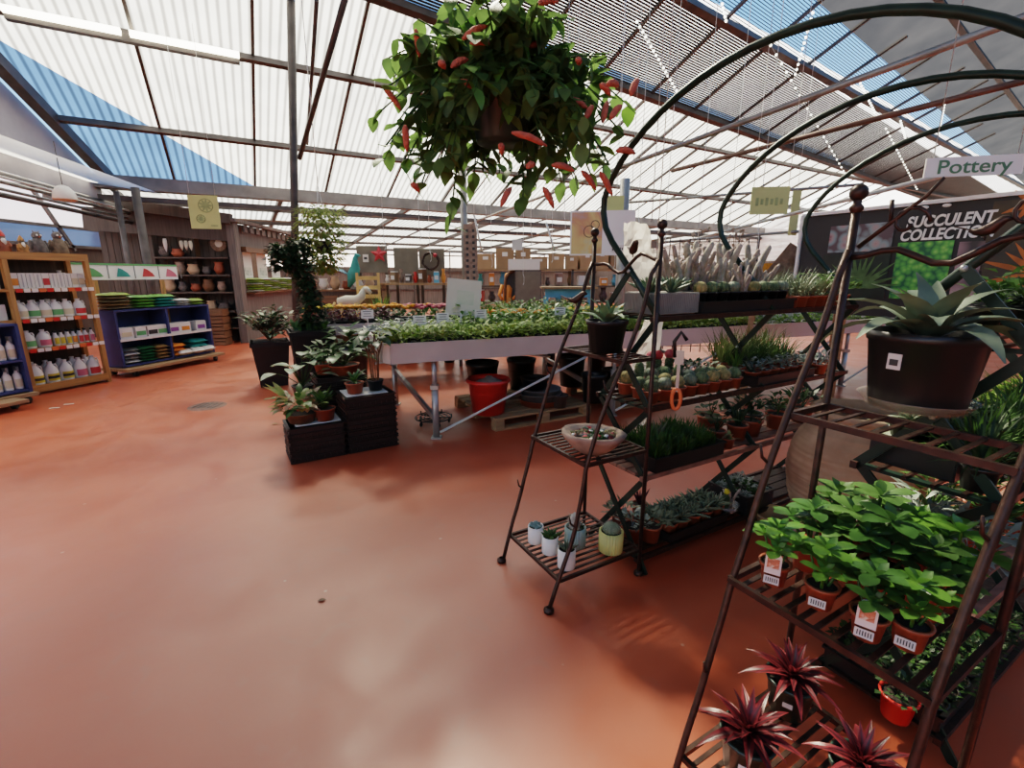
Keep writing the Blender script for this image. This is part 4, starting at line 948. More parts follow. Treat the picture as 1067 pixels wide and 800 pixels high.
# third tier
Z = ZT[2]
t = tray('big black tray of dense dark green mossy plants on the third tier', onA(.34, .02, Z), .56, .36, .075)
b = MB(); q = rr(300)
for i in range(2200):
    x, y = q.uniform(-.255, .255), q.uniform(-.155, .155); hh = .045 + .04 * (math.sin(x * 31) * math.cos(y * 27) > -.2) + q.uniform(-.015, .02)
    b.leaf((x, y, .05), rdir(q.uniform(.8, 1.5), q.uniform(0, 6.3)), hh + .03, .010, .5, 0, 2, .1)
o = b.build('dense_moss', M['moss'], t)
pl('stiff grey spear plant standing in the big mossy tray', onA(.30, -.02, Z + .07), f_rosette(.16, 7, 'grey_leaf', rr(9), 1.2, 1.5, .14, 0), None, 1, nm='spear_plant', cat='plant')
pl('terracotta pot of dark plant with coral leaves beside the mossy tray', onA(.74, .06, Z), f_broad(rb(8, .11, rr(301), .5, (.6, 1.4)), 'dark_leaf', rr(301)), (.055, .09, 'terracotta_plastic'), 1.0)
t = bpy.context.scene.objects[-1] if False else None
b = MB(); q = rr(302); [b.leaf((q.uniform(-.03, .03), q.uniform(-.03, .03), 0), rdir(q.uniform(.2, 1.2), q.uniform(0, 6.3)), .06, .028, .5, 0, 3, .2) for _ in range(16)]
pl('small coral red leaved plant in a terracotta pot in front of the dark plant', onA(.735, .15, Z), b.mesh('foliage', [M['pink_leaf']]), (.038, .07, 'terracotta_plastic'), .9)
pl('terracotta pot of dark upright stems on the third tier, in front of the lattice', onA(.93, .07, Z), f_rosette(.17, 9, 'dark_leaf', rr(303), 1.0, 1.5, .13, 0), (.066, .10, 'terracotta_plastic'), 1.0)
pl('terracotta pot of dark green tufted plant behind the coral leaved one', onA(.86, -.08, Z), JD[2], (.06, .09, 'terracotta_plastic'), 1.5)
for i in range(5): pl('dark leafy succulent at the far part of the third tier, %s after the lattice' % ORD[i], onA(1.08 + .15 * i, .06 - .1 * (i % 2), Z), (JD[2], f_mound(.09, .14, 46, .03, .07, 'dark_leaf', rr(304), .9, .4), JD[0])[i % 3], (.06, .085, 'dark_green_pot' if i % 2 else 'terracotta_plastic'), 1.25)
# bottom tier
Z = ZT[3]
for i, (s, q_) in enumerate(((.07, .05), (.17, .10), (.11, -.08))): pl('pot of blue green jade rosettes on the bottom tier, %s' % ('nearest the yellow pot', 'beside the low black tray', 'behind the other two')[i], onA(s, q_, Z), f_mound(.09, .10, 46, .024, .05, 'grey_leaf' if i else 'silver_leaf', rr(310 + i), 1.0, .1), (.062, .10, 'terracotta_plastic'), 1.0)
tray('low black tray of agaves on the bottom tier', onA(.50, .07, Z), .52, .22, .05, soil=False)
AG = f_rosette(.105, 24, 'grey_leaf', rr(320), .2, 1.4, .17, .15)
for j in range(2):
    for i in range(5): pl('small spiky agave, %s from the near end in the low tray %s row' % (ORD[i], ('front', 'back')[j]), onA(.29 + .105 * i, .12 - .1 * j, Z + .01), AG, (.044, .07, 'terracotta_plastic'), 1.2)
pl('dark pot of tall brown succulent stems behind the low agave tray', onA(.30, -.12, Z), f_rosette(.15, 8, 'purple_leaf', rr(321), 1.1, 1.5, .12, 0), (.05, .10, 'terracotta_plastic'), 1.0)
t = thing('glass_bowl', 'clear glass bowl with small cacti and one yellow flower on the bottom tier', 'bowl', onA(.83, .10, Z)); M['glass'] = mat('bowl_glass', (.75, .75, .75), .08, alpha=.25)
b = MB(); b.lathe([(0, 0), (.05, 0), (.085, .035), (.095, .07), (.09, .07), (.08, .036), (0, .01)], 24); b.build('bowl', M['glass'], t)
b = MB(); b.lathe([(.078, .03), (0, .035)], 20); b.build('gravel', M['stone'], t)
put('cactus_body', CC[2], t, (.01, .0, .03), 0, 1.0); put('cactus_body', CC[0], t, (.04, .01, .03), 0, .9); put('cactus_body', CC[1], t, (-.03, .02, .03), 0, .6)
b = MB(); b.ball((.01, 0, .145), .022, 0, 10, 6, (1, 1, .8)); b.build('yellow_flower', M['yellow_flower'], t)
t = tray('dark square planter of variegated succulents on the bottom tier beside the urn', onA(1.08, .05, Z), .28, .28, .11)
for i in range(9): pl('variegated rosette in the dark square planter', onA(.99 + .09 * (i % 3), -.04 + .09 * (i // 3), Z + .09), ROS[(0, 2)[i % 2]] if i != 4 else JD[1], None, 1.15, nm='rosette_succulent', group='variegated rosettes in the square planter')
# ================================================================ row B of the arched stand
Z = ZT[3]
tray('black tray of low dark green plants on the bottom tier behind the second etagere', onBr(.42, 0, Z), .86, .36, .06)
DG = [f_mound(.062, .07, 50, .016, .028, k, rr(330 + i), .9, .3) for i, k in enumerate(('dark_leaf', 'leaf'))]
for j in range(4):
    for i in range(9): pl('low dark plant behind the second etagere', onBr(.05 + .092 * i, .135 - .09 * j, Z + .01), DG[(i + j * 2) % 2], (.042, .055, 'black_plastic'), 1.05, group='dark green plants in the bottom tray of the near row', nm='potted_plant', cat='potted plant')
pl('red pot at the near outer corner of the bottom tier by the bare floor', onBr(-.06, -.08, Z + .0), DG[0], (.05, .085, 'red_plastic'), 1.1, nm='potted_plant', cat='potted plant')
pl('red pot on the bottom tier beneath the silver leaved plant', onBr(.92, .10, Z), DG[1], (.055, .085, 'terracotta_plastic'), 1.2, nm='potted_plant', cat='potted plant')
Z = ZT[2]
SV = f_mound(.11, .17, 60, .03, .10, 'silver_leaf', rr(340), .8, .7)
for i, (s, q_) in enumerate(((.02, .06), (.16, .0), (.30, .08), (.22, -.1))): pl('silver grey trailing plant on the third tier, %s' % ('right behind the crowded middle shelf', 'second from the etagere', 'third from the etagere', 'at the outer edge')[i], onBr(s, q_, Z), SV, (.055, .08, 'terracotta_plastic'), 1.0, nm='silver_plant', cat='potted plant')
for i in range(8): pl('green succulent on the third tier beside the urn', onBr(.46 + .17 * (i // 2), .09 - .16 * (i % 2), Z), (SP_[1], JD[0], f_mound(.09, .15, 50, .03, .07, 'leaf', rr(341), .9, .5))[i % 3], (.055, .085, 'terracotta_plastic'), 1.2, group='green succulents on the third tier beside the urn')
Z = ZT[1]
tray('deep black tray on the second tier just beyond the second etagere', onBr(.26, .06, Z - .005), .40, .24, .10)
for i, (s, q_, f) in enumerate(((.12, .10, ROS[1]), (.24, .10, JD[2]), (.36, .09, BRN[0]), (.16, .0, HERB['dark'] [0] if 'dark' in HERB else DG[0]), (.30, .0, DG[0]))): pl('succulent in the deep black tray, %s from the etagere' % ORD[i], onBr(s, q_, Z + .07), f, (.05, .07, 'black_plastic'), 1.2)
b = MB(); b.leaf((0, 0, 0), rdir(.5, 2.6), .13, .045, 2.2, 0, 6, .25); b.leaf((0, 0, 0), rdir(.8, 3.6), .11, .04, 2.0, 0, 6, .25); b.leaf((0, 0, 0), rdir(.9, 1.2), .11, .04, 1.6, 0, 6, .25)
pl('drooping grey green leaf plant over the edge of the deep black tray', onBr(.16, .15, Z + .09), b.mesh('foliage', [M['grey_leaf']]), None, 1.0)
PINE = [f_grass(.09, .26, 90, k, rr(350 + i), .009, 1.1, (.4, 1.5)) for i, k in enumerate(('dark_leaf', 'leaf'))]
for i in range(14): pl('feathery green plant on the near second tier', onBr(.05 + .13 * i, -.09 + .06 * (i % 2) - (0 if i > 3 else .03), Z), PINE[i % 2], (.05, .08, 'black_plastic'), 1.0, group='feathery plants on the second tier of the near row', nm='potted_fern', cat='potted plant')
for i in range(10): pl('yellow green succulent on the near second tier', onBr(.56 + .13 * i, .11, Z), (JD[0], ROS[2], HERB['herb2'][0])[i % 3], (.05, .075, 'terracotta_plastic'), 1.1, group='yellow green succulents on the second tier of the near row')
Z = ZT[0]
for j in range(3):
    for i in range(11): pl('leafy jade plant under the dark banner', onBr(.72 + .115 * i, .13 - .12 * j, Z), (JD[0], HERB['leaf'][0], JD[1], BRN[1])[(i + j) % 4], (.05, .06, 'black_plastic'), 1.25, group='jade plants on the top tier under the banner')
# plant labels: green and white loop tags
t = thing('loop_tag_plant', 'small pot with green rimmed clear loop tags behind the biggest black pot', 'potted plant', onA(1.62, .16, ZT[1]))
put('pot', potm(.05, .07, 'terracotta_plastic'), t); put('foliage', JD[1], t, (0, 0, .06))
for k in range(4):
    b = MB(); x = -.07 + .045 * k; b.tube([(x + .02 * math.cos(a * PI / 8), .0, .13 + .036 * math.sin(a * PI / 8)) for a in range(17)], .004, 5, caps=False); b.tube([(x, 0, .094), (x * .4, 0, .05)], .003, 4); b.build('loop_tag', M['bench_metal' if k % 2 else 'teal_glaze'], t)
# ================================================================ big hanging basket
hp = at_y(522, 150, 2.15)
t = thing('hanging_basket', 'large hanging basket of trailing green leaves with orange catkin flowers', 'hanging plant', hp)
b = MB(); b.lathe([(0, 0), (.098, 0), (.104, .01), (.125, .15), (.132, .155), (.132, .17), (.12, .168), (0, .15)], 30); p = b.build('pot', M['dark_green_pot'], t)
b = MB(); b.tube([(0, 0, -.035), (0, 0, .0)], .008, 6); b.build('drain_spout', M['rust_steel'], p)
q = rr(77); LF, YL = MB(), MB()
def px(u, v, dy=0): return at_y(u, v, 2.15 + dy) - hp
stems = MB()
def trail(p0, p1, sag, n, ls):
    P = [p0, p0.lerp(p1, .35) + V((0, 0, sag)), p0.lerp(p1, .7) + V((0, 0, sag * .7)), p1]
    stems.tube(P, .0035, 4, 0, False)
    for i in range(n):
        f = (i + 1) / n; k = min(2, int(f * 3)); c = P[k].lerp(P[k + 1], f * 3 - k)
        az = q.uniform(0, 6.3)
        (LF if q.random() < .93 else YL).leaf(c, rdir(q.uniform(-1.35, .1), az), ls * q.uniform(.75, 1.25), ls * q.uniform(.55, .78), q.uniform(.1, .6), 0, 5, .10, shape=.72, rp=.85)
top = V((0, 0, .19))
for i in range(95):     # crown above the rim
    az = q.uniform(0, 6.3); r_ = .42 * math.sqrt(q.random()) + .03; z = .20 + .34 * q.random() * (1 - (r_ / .55) ** 2) + .02
    trail(top + V((.08 * math.cos(az), .08 * math.sin(az), 0)), V((r_ * math.cos(az), r_ * math.sin(az) * .8, z)), .06, 9, .085)
for i in range(110):     # skirts hanging over the rim
    az = q.uniform(0, 6.3); r_ = q.uniform(.17, .52); z = q.uniform(-.12, .2)
    if abs(math.cos(az)) * r_ < .13 and math.sin(az) < 0: z = max(z, .06)
    trail(top + V((.10 * math.cos(az), .10 * math.sin(az), 0)), V((r_ * math.cos(az), r_ * math.sin(az) * .8, z)), .10, 10, .08)
for (u, v, dy) in ((405, 60, 0), (412, 130, .1), (420, 175, .0), (440, 190, -.1), (455, 150, .05), (468, 235, 0), (472, 205, 0), (463, 180, .1), (445, 165, -.05), (430, 195, 0), (550, 195, 0), (545, 205, -.05), (575, 175, 0), (560, 160, .1), (600, 150, .1), (615, 180, 0), (635, 172, -.1), (640, 120, 0), (655, 110, .1), (630, 85, 0), (590, 20, .1), (470, 10, 0), (540, 30, -.1), (500, 20, .1), (410, 80, .1), (400, 165, 0), (585, 190, .1), (605, 95, -.1), (620, 140, -.2), (432, 120, -.2), (450, 90, -.2), (590, 110, -.25)):
    e = px(u, v, dy); trail(top + V((.09 * (1 if e.x > 0 else -1), 0, 0)), e, .12, 14, .085)
stems.build('stems', M['leaf'], t); LF.build('foliage', M['basket_leaf'], t); YL.build('pale_foliage', M['bright_leaf'], t)
SPK = (((482, 41), (508, 27)), ((490, 45), (510, 46)), ((550, 48), (568, 49)), ((458, 66), (464, 72)), ((470, 70), (488, 62)), ((478, 86), (494, 92)), ((399, 90), (418, 115)), ((422, 130), (424, 158)), ((433, 30), (437, 60)), ((533, 138), (570, 152)), ((625, 88), (636, 100)), ((632, 88), (645, 90)), ((657, 100), (665, 82)), ((628, 128), (633, 105)), ((636, 124), (648, 110)), ((610, 125), (618, 110)), ((642, 157), (662, 160)), ((592, 103), (612, 113)), ((522, 215), (533, 195)), ((566, 195), (577, 217)), ((606, 178), (621, 198)), ((625, 179), (638, 204)), ((575, 172), (598, 178)), ((549, 175), (557, 172)), ((428, 192), (437, 200)), ((522, 150), (523, 162)), ((602, 63), (604, 68)), ((560, 4), (582, 2)))
for i, (a, c) in enumerate(SPK):
    d1, d2 = q.uniform(-.35, -.1), q.uniform(-.35, -.1)
    A, B2 = px(*a, d1), px(*c, d1 + .03); mid = A.lerp(B2, .5) + V((0, 0, .008))
    b = MB(); b.tube([A, A.lerp(B2, .2) + V((0, 0, .004)), mid, A.lerp(B2, .8) + V((0, 0, .004)), B2], [.004, .0115, .0125, .010, .003], 8); b.build('catkin_flower', M['chenille'], t)
b = MB()
for a in range(3): b.tube([(.135 * math.cos(a * 2.1), .135 * math.sin(a * 2.1), .18), (0, 0, .75)], .0025, 4)
b.tube([(0, 0, .75), (0, 0, roofz(hp.x, hp.y) - hp.z)], .004, 5); b.build('hanger', M['white_wire'], t)
# smaller hanging plant
t = thing('hanging_plant', 'small round hanging plant of yellow green leaves below the gutter by the crate plants', 'hanging plant', at_y(337, 262, 7.4))
b = MB(); q = rr(78)
for i in range(1500):
    az = q.uniform(0, 6.3); z = q.uniform(-.30, .62); rmax = .36 * (1 - ((z - .28) / .62) ** 2) ** .5 if abs((z - .28) / .62) < 1 else .05
    r_ = rmax * math.sqrt(q.random()) * 1.02
    b.leaf((r_ * math.cos(az), r_ * math.sin(az), z), rdir(q.uniform(-.8, .5), az), .095, .05, .6, 0, 2, .15)
b.build('foliage', M['yellow_leaf'], t)
b = MB(); b.lathe([(0, -.02), (.10, -.02), (.13, .14), (.12, .14), (0, .12)], 18); b.build('pot', M['black_plastic'], t)
b = MB()
for a in range(3): b.tube([(.12 * math.cos(a * 2.1), .12 * math.sin(a * 2.1), .14), (0, 0, .95)], .004, 4)
b.tube([(0, 0, .95), (0, 0, roofz(t.location.x, t.location.y) - t.location.z)], .006, 4); b.build('hanger', M['white_wire'], t)
# ================================================================ tall square planters
def sq_planter(name, label, loc, a, h, fol, ang):
    t = thing(name, label, 'planter', loc, ang)
    b = MB(); b.box((0, 0, h / 2), (a, a, h), taper=.72); b.box((0, 0, h - .03), (a + .03, a + .03, .06)); b.box((0, 0, h + .001), (a - .06, a - .06, .004), m=1); b.build('square_pot', [M['black_plastic'], M['soil']], t)
    for nm, me, z in fol: put(nm, me, t, (0, 0, h - z))
    return t
q = rr(80)
b = MB()
for i in range(34):
    az = q.uniform(0, 6.3); e = q.uniform(.5, 1.4); L = q.uniform(.25, .62); p = rdir(e, az) * L
    b.tube([(0, 0, 0), p * .5 + V((0, 0, .06)), p], [.008, .006, .004], 5, 1, False)
    for k in range(8):
        c = p * (.45 + .07 * k); b.leaf(c, rdir(q.uniform(0, .8), q.uniform(0, 6.3)), .17, .055, .7, 0 if q.random() < .8 else 2, 4, .15, shape=.8)
shr = b.mesh('foliage', [M['dark_leaf'], M['brown_wood'], M['white_leaf']])
sq_planter('square_planter', 'tapered black square planter of glossy dark shrub, left of the taller one', at_z(286, 400, 0), .50, .66, [('foliage', shr, .0)], .5)
b = MB(); q = rr(81)
for i in range(1300):
    z = 1.15 * q.random(); az = q.uniform(0, 6.3); rm = .13 + .03 * math.sin(z * 9); r_ = rm * math.sqrt(q.random())
    cx0 = .05 * math.sin(z * 5)
    b.leaf((cx0 + r_ * math.cos(az), r_ * math.sin(az), z), rdir(q.uniform(-.7, .6), az), .085, .06, .5, 0, 2, .15)
for i in range(420):
    az = q.uniform(0, 6.3); d = rdir(q.uniform(-1.4, 1.5), az) * .17 * q.random() ** .4
    b.leaf(V((-.26, 0, .92)) + d, rdir(q.uniform(-.7, .6), az), .085, .06, .5, 0, 2, .15)
b.tube([(0, 0, 0), (.03, 0, .5), (0, 0, 1.1)], .02, 6, 1); b.tube([(0, 0, .6), (-.1, 0, .75), (-.26, 0, .92)], .012, 6, 1)
ivy = b.mesh('foliage', [M['dark_leaf'], M['brown_wood']])
b = MB(); q = rr(82)
for i in range(60): b.leaf((q.uniform(-.2, .2), q.uniform(-.2, .2), .0), rdir(q.uniform(.3, 1.3), q.uniform(0, 6.3)), .16, .06, .7, 0, 4, .15)
sq_planter('square_planter', 'tall black square planter of dark clipped ivy column, right of the shrub', V((-2.68, 6.25, 0)), .52, .90, [('foliage', ivy, .0), ('underplanting', b.mesh('foliage', [M['mid_leaf']]), 0)], .5)
# ================================================================ plants standing on the crates
def crate_pt(dx, dy, z): p = cf + cx_ * dx + cyv * dy; return V((p.x, p.y, z))
z1, z2, z3 = CH * 3 + .012, CH * 5 + .012, CH * 6
def strappy(n, L, W, m, seed, el=(.5, 1.3), droop=.9):
    b = MB(); q = rr(seed)
    for i in range(n): b.leaf((0, 0, 0), rdir(q.uniform(*el), i * 2.4), L * q.uniform(.7, 1.1), W, droop, 0, 5, .2, shape=.7)
    return b.mesh('foliage', [M[m]])
plant('potted_orchid', 'terracotta pot of strappy green leaves on the taller front crate stack', 'potted plant', crate_pt(.60, .13, z2), strappy(12, .19, .035, 'mid_leaf', 1), (.085, .10, 'terracotta_plastic'))
b = MB(); q = rr(84)
for i in range(11):
    az = i * .57; b.tube([(.03 * math.cos(az), .03 * math.sin(az), 0), (.05 * math.cos(az), .05 * math.sin(az), .26), (.11 * math.cos(az * 3), .11 * math.sin(az * 3), .44)], .006, 5, 1, False)
for i in range(18): az = q.uniform(0, 6.3); b.leaf((.10 * math.cos(az), .10 * math.sin(az), q.uniform(.36, .50)), rdir(q.uniform(-.2, .5), az), .20, .10, .8, 0, 5, .12, shape=.75)
plant('potted_philodendron', 'black pot of tall bare stems topped by broad green leaves on the taller crate stack', 'potted plant', crate_pt(.80, .15, z2), b.mesh('foliage', [M['mid_leaf'], M['brown_wood']]), (.075, .10, 'black_plastic'))
b = MB(); q = rr(85)
for i in range(90): az = q.uniform(0, 6.3); r_ = .19 * math.sqrt(q.random()); b.leaf((r_ * math.cos(az), r_ * math.sin(az), q.uniform(.02, .16)), rdir(q.uniform(0, 1), az), .13, .06, .8, q.choice((0, 0, 1, 1, 2)), 4, .15, shape=.7)
for i in range(3): b.leaf((-.12, 0, .1), rdir(.9, 2.6 + .5 * i), .24, .06, .4, 2, 5, .15)
plant('potted_croton', 'low dark bowl of mottled pink and green leaves on the lower crate stack', 'potted plant', crate_pt(.13, .17, z1), b.mesh('foliage', [M['pink_leaf'], M['leaf'], M['yellow_leaf']]), (.14, .09, 'brown_wood'))
plant('potted_calathea', 'terracotta pot of upright dark striped leaves on the lower crate stack', 'potted plant', crate_pt(.32, .12, z1), strappy(14, .23, .065, 'leaf', 2, (.7, 1.45), .5), (.095, .11, 'terracotta_plastic'))
plant('potted_caladium', 'plant of broad pale veined leaves on tall stalks behind the croton bowl', 'potted plant', crate_pt(.22, .62, CH * 4.2), f_broad([(i * 2.4, .5 + .12 * (i % 7), .22 + .03 * (i % 4), .17, .12) for i in range(13)], 'white_leaf', rr(86), .005, 'mid_leaf'), (.10, .12, 'black_plastic'))
plant('potted_pothos', 'wide terracotta bowl of drooping green leaves on the stack behind the other two', 'potted plant', crate_pt(.62, .62, z3), f_broad(rb(22, .26, rr(87), .5, (.2, 1.2)), 'mid_leaf', rr(87)), (.15, .10, 'terracotta_plastic'))
plant('potted_palm', 'dark bushy plant in a terracotta pot at the back of the crate plants', 'potted plant', crate_pt(.45, .72, z3), f_mound(.18, .22, 70, .05, .12, 'leaf', rr(88), .9, .7), (.10, .11, 'terracotta_plastic'))
b = MB(); q = rr(89)
for i in range(60): az = q.uniform(0, 6.3); r_ = .2 * math.sqrt(q.random()); b.leaf((r_ * math.cos(az), r_ * math.sin(az), q.uniform(0, .3)), rdir(q.uniform(-.2, .8), az), .18, .09, .7, 0, 4, .12, shape=.75)
plant('leafy_plant', 'glossy green leafy plant between the tall square planter and the bench', 'potted plant', V((-2.05, 5.9, .0)), b.mesh('foliage', [M['mid_leaf']]), (.22, .75, 'black_plastic'))
# ================================================================ dark printed banner closing the tunnel
BN = ROWA + A30 * 2.36 + W30 * -.50 + V((0, 0, 1.30)); BH = .78; BW = 2.5
t = thing('succulent_banner', 'large dark printed banner reading SUCCULENT COLLECTION behind the stand', 'banner', BN)
t.matrix_world = Matrix(((W30.x, A30.x, 0, BN.x), (W30.y, A30.y, 0, BN.y), (0, 0, 1, BN.z), (0, 0, 0, 1)))
b = MB(); b.box((BW / 2, .02, BH / 2), (BW, .02, BH)); b.build('panel', M['black_board'], t)
b = MB()
for p, q_ in (((0, 0, 0), (0, 0, BH)), ((0, 0, BH), (BW, 0, BH)), ((BW, 0, BH), (BW, 0, 0))): b.bar(p, q_, .022, .022)
b.build('frame', M['banner_white'], t)
def bxy(u, v):
    p = on_plane(u, v, BN, A30) - BN; return p.dot(W30), p.z
PIC = (((866, 236), (932, 262), picmat('pic_echeveria', [(.30, .10, .12), (.42, .30, .30), (.25, .33, .35), (.12, .08, .09)], 14), 'picture_tile'),
       ((858, 266), (928, 310), picmat('pic_agave', [(.02, .025, .02), (.03, .04, .03)], 9, 'noise'), 'picture_tile'),
       ((936, 253), (994, 312), picmat('pic_green', [(.35, .62, .16), (.12, .42, .08), (.02, .12, .06)], 26), 'picture_tile'),
       ((1000, 252), (1030, 312), picmat('pic_pink', [(.55, .42, .40), (.32, .20, .22), (.06, .05, .05)], 9), 'picture_tile'),
       ((1036, 210), (1090, 312), picmat('pic_orange', [(.04, .035, .03), (.09, .06, .03)], 8, 'noise'), 'picture_tile'))
for (a, c, m, nm) in PIC:
    x0, z1 = bxy(*a); x1, _ = bxy(c[0], a[1]); _, z0 = bxy((a[0] + c[0]) / 2, c[1]); z0 = max(z0, .01); z1 = min(z1, BH - .03)
    b = MB(); b.box(((x0 + x1) / 2, .004, (z0 + z1) / 2), (x1 - x0, .006, z1 - z0)); b.build(nm, m, t)
def fan(name, u, v, n, L, W, m, a0, a1, seed):
    q = rr(seed); cx0, cz0 = bxy(u, v); cz0 = max(cz0, .02); b = MB()
    for i in range(n):
        a = a0 + (a1 - a0) * (i + q.uniform(-.3, .3)) / (n - 1); d = V((math.cos(a), 0, math.sin(a))); l = L * q.uniform(.7, 1.05)
        b.leaf((cx0, -.003 - .0002 * i, cz0), d, l, W, 0, 0, 3, .0, side=(-d.z, 0, d.x), shape=.7)
    b.build(name, M[m], t)
mk('print_green', (.13, .22, .08), .6, 0, (14, .5)); mk('print_orange', (.60, .17, .04), .6, 0, (12, .4))
fan('printed_agave', 893, 300, 15, .30, .028, 'print_green', .15, PI - .15, 3)
fan('printed_flower', 1082, 285, 17, .28, .035, 'print_orange', .3, 2 * PI, 4); fan('printed_flower', 1075, 212, 9, .14, .03, 'print_orange', .3, 2 * PI, 5)
def text(s, par, loc, size, m, rot=(PI / 2, 0, 0), bold=0, shear=0, align='LEFT', name='lettering', ext=.0015, sx=1):
    cu = bpy.data.curves.new(name, 'FONT'); cu.body = s; cu.size = size; cu.offset = bold; cu.shear = shear; cu.align_x = align; cu.extrude = ext
    cu.materials.append(M[m]); o = bpy.data.objects.new(name, cu); COL.objects.link(o); o.parent = par; o.location = loc; o.rotation_euler = rot; o.scale = (sx, 1, 1)
    bpy.context.view_layer.update(); me = bpy.data.meshes.new_from_object(o.evaluated_get(bpy.context.evaluated_depsgraph_get())); bpy.data.objects.remove(o)
    o = put(name, me, par, loc); o.rotation_euler = rot; o.scale = (sx, 1, 1); return o
xa, za = bxy(942, 239); xb, _ = bxy(1036, 232)
text('SUCCULENT', t, (xa + .01, -.004, za + .01), .100, 'banner_white', bold=.003, shear=.18, sx=.80)
xa2, za2 = bxy(937, 251)
text('COLLECTION', t, (xa2, -.004, za2 + .0), .100, 'banner_white', bold=.003, shear=.18, sx=.80)
x, z = bxy(975, 215)
b = MB()
for a in (-.06, .06): b.ball((x + a, -.002, z), .02, 0, 8, 5, (1.3, .2, .6))
b.build('printed_mark', M['banner_white'], t)
# ---------------------------------------------------------------- hanging signs
def hang(o, xs, z0, z1, r=.003):
    z1 = roofz(o.location.x, o.location.y) - o.location.z
    for x in xs: b = MB(); b.tube([(x, 0, z0), (x, 0, z1)], r, 4); b.build('wire', M['white_wire'], o)
c = at_y(1014, 173, 2.9)
t = thing('pottery_sign', 'white hanging sign reading Pottery in green letters', 'sign', c, math.radians(-14))
b = MB(); b.box((0, 0, 0), (.47, .012, .105)); b.build('board', M['banner_white'], t)
text('Pottery', t, (0, -.008, -.035), .105, 'ink_green', align='CENTER', sx=1.12, bold=.001); hang(t, (-.2, .2), .05, .32)
M['lime_cloth'] = mat('lime_cloth', (.58, .60, .27), .8, nz=(4, .12)); M['lime_print'] = mat('lime_print', (.36, .43, .20), .8, nz=(20, .3))
c = at_y(213, 221, 7.8)
t = thing('lime_flag', 'pale lime hanging flag with two printed plants near the wooden shed', 'flag', c, math.radians(14))
b = MB(); b.box((0, 0, 0), (.42, .01, .50)); b.build('cloth', M['lime_cloth'], t)
for (x, z, r_) in ((.03, .10, .10), (-.06, -.10, .06)):
    b = MB()
    for k in range(9): a = k * .7; b.leaf((x, -.008, z), V((math.cos(a), 0, math.sin(a))), r_, r_ * .35, 0, 0, 3, .02, side=(-math.sin(a), 0, math.cos(a)))
    b.tube([(x + r_ * math.cos(a * .4), -.007, z + r_ * math.sin(a * .4)) for a in range(17)], .006, 4, caps=False); b.build('printed_plant', M['lime_print'], t)
b = MB(); b.box((.12, -.006, -.20), (.10, .002, .02)); b.build('printed_line', M['lime_print'], t); hang(t, (-.18, .18), .25, .75)
c = at_y(802, 209, 4.6)
t = thing('lime_flag', 'pale lime hanging flag with faint writing between the first two hoops', 'flag', c, math.radians(-8))
b = MB(); b.box((0, 0, 0), (.33, .008, .24)); b.build('cloth', M['lime_cloth'], t); hang(t, (-.15, .15), .12, .6)
b = MB()
for k in range(6): b.box((-.11 + .042 * k, -.006, -.01), (.024, .002, .05 if k % 2 else .07))
b.build('faint_writing', M['lime_print'], t)
# painted poster and its white neighbour
c = at_y(614, 243, 6.2)
t = thing('hanging_poster', 'hanging poster with an orange, yellow and grey print and white right half', 'poster', c, math.radians(-6))
b = MB(); b.box((.16, 0, 0), (.80, .012, .54)); b.build('board', M['banner_white'], t)
b = MB(); b.box((-.03, -.009, 0), (.38, .004, .50)); b.build('printed_picture', picmat('poster_print', [(.42, .40, .45), (.62, .30, .16), (.70, .52, .22), (.60, .60, .38)], 3.0, 'noise'), t)
for (x, z, r_) in ((-.0, .02, .07), (.07, .10, .05)):
    b = MB(); b.tube([(x + r_ * math.cos(a * .4), -.012, z + r_ * math.sin(a * .4)) for a in range(17)], .004, 4, caps=False); b.build('printed_ring', M['ink_dark'], t)
b = MB(); b.box((.40, -.008, -.19), (.24, .003, .09)); b.build('label_strip', M['tag_white'], t)
b = MB()
for k in range(9): b.box((.30 + .024 * k, -.011, -.19), (.014, .002, .03 if k % 3 else .045))
b.build('printed_words', M['ink_dark'], t); hang(t, (-.2, .5), .27, .9)
t = thing('yellow_board', 'small yellow and white hanging board above the painted poster', 'sign', at_y(641, 217, 7.2), math.radians(-6)); b = MB(); b.box((0, 0, 0), (.24, .01, .34)); b.build('board', M['lime_cloth'], t); hang(t, (0,), .17, .6)
t = thing('white_hanging_card', 'small white square card hanging far back over the bench', 'card', at_y(539, 255, 9.5)); b = MB(); b.box((0, 0, 0), (.20, .01, .20)); b.build('card', M['paper'], t); hang(t, (0,), .1, .8)
# sunlit plastic sleeve leaning behind the first etagere
M['film_wrap'] = sheet('plastic_wrap', (.97, .90, .82), .12, None, .35)
def wrap(name, label, a, c, wd, Y):
    A, B2 = at_y(*a, Y), at_y(*c, Y + .1); t = thing(name, label, 'bag', B2); b = MB(); N = 8; q = rr(int(a[0])); rows = []
    d = A - B2; side = V((1, .25, 0)).normalized(); o0 = len(b.v)
    for i in range(N + 1):
        for j in range(7): f = i / N; w_ = wd * (1 - .35 * abs(f - .5) * 2) ; b.v.append(tuple(d * f + side * (w_ * (j / 6 - .5)) + V((0, q.uniform(-.025, .025), q.uniform(-.01, .01)))))
    for i in range(N):
        for j in range(6): k = o0 + i * 7 + j; b.face([k, k + 1, k + 8, k + 7])
    b.build('film', M['film_wrap'], t)
    return t
t = wrap('plastic_sleeve', 'bright white crumpled plastic sleeve standing above the top tier', (662, 232), (672, 296), .26, 3.35)
b = MB(); b.box((.06, -.03, .27), (.09, .004, .05), .1); b.build('grey_label', M['stone'], t); hang(t, (.02,), .42, .9)
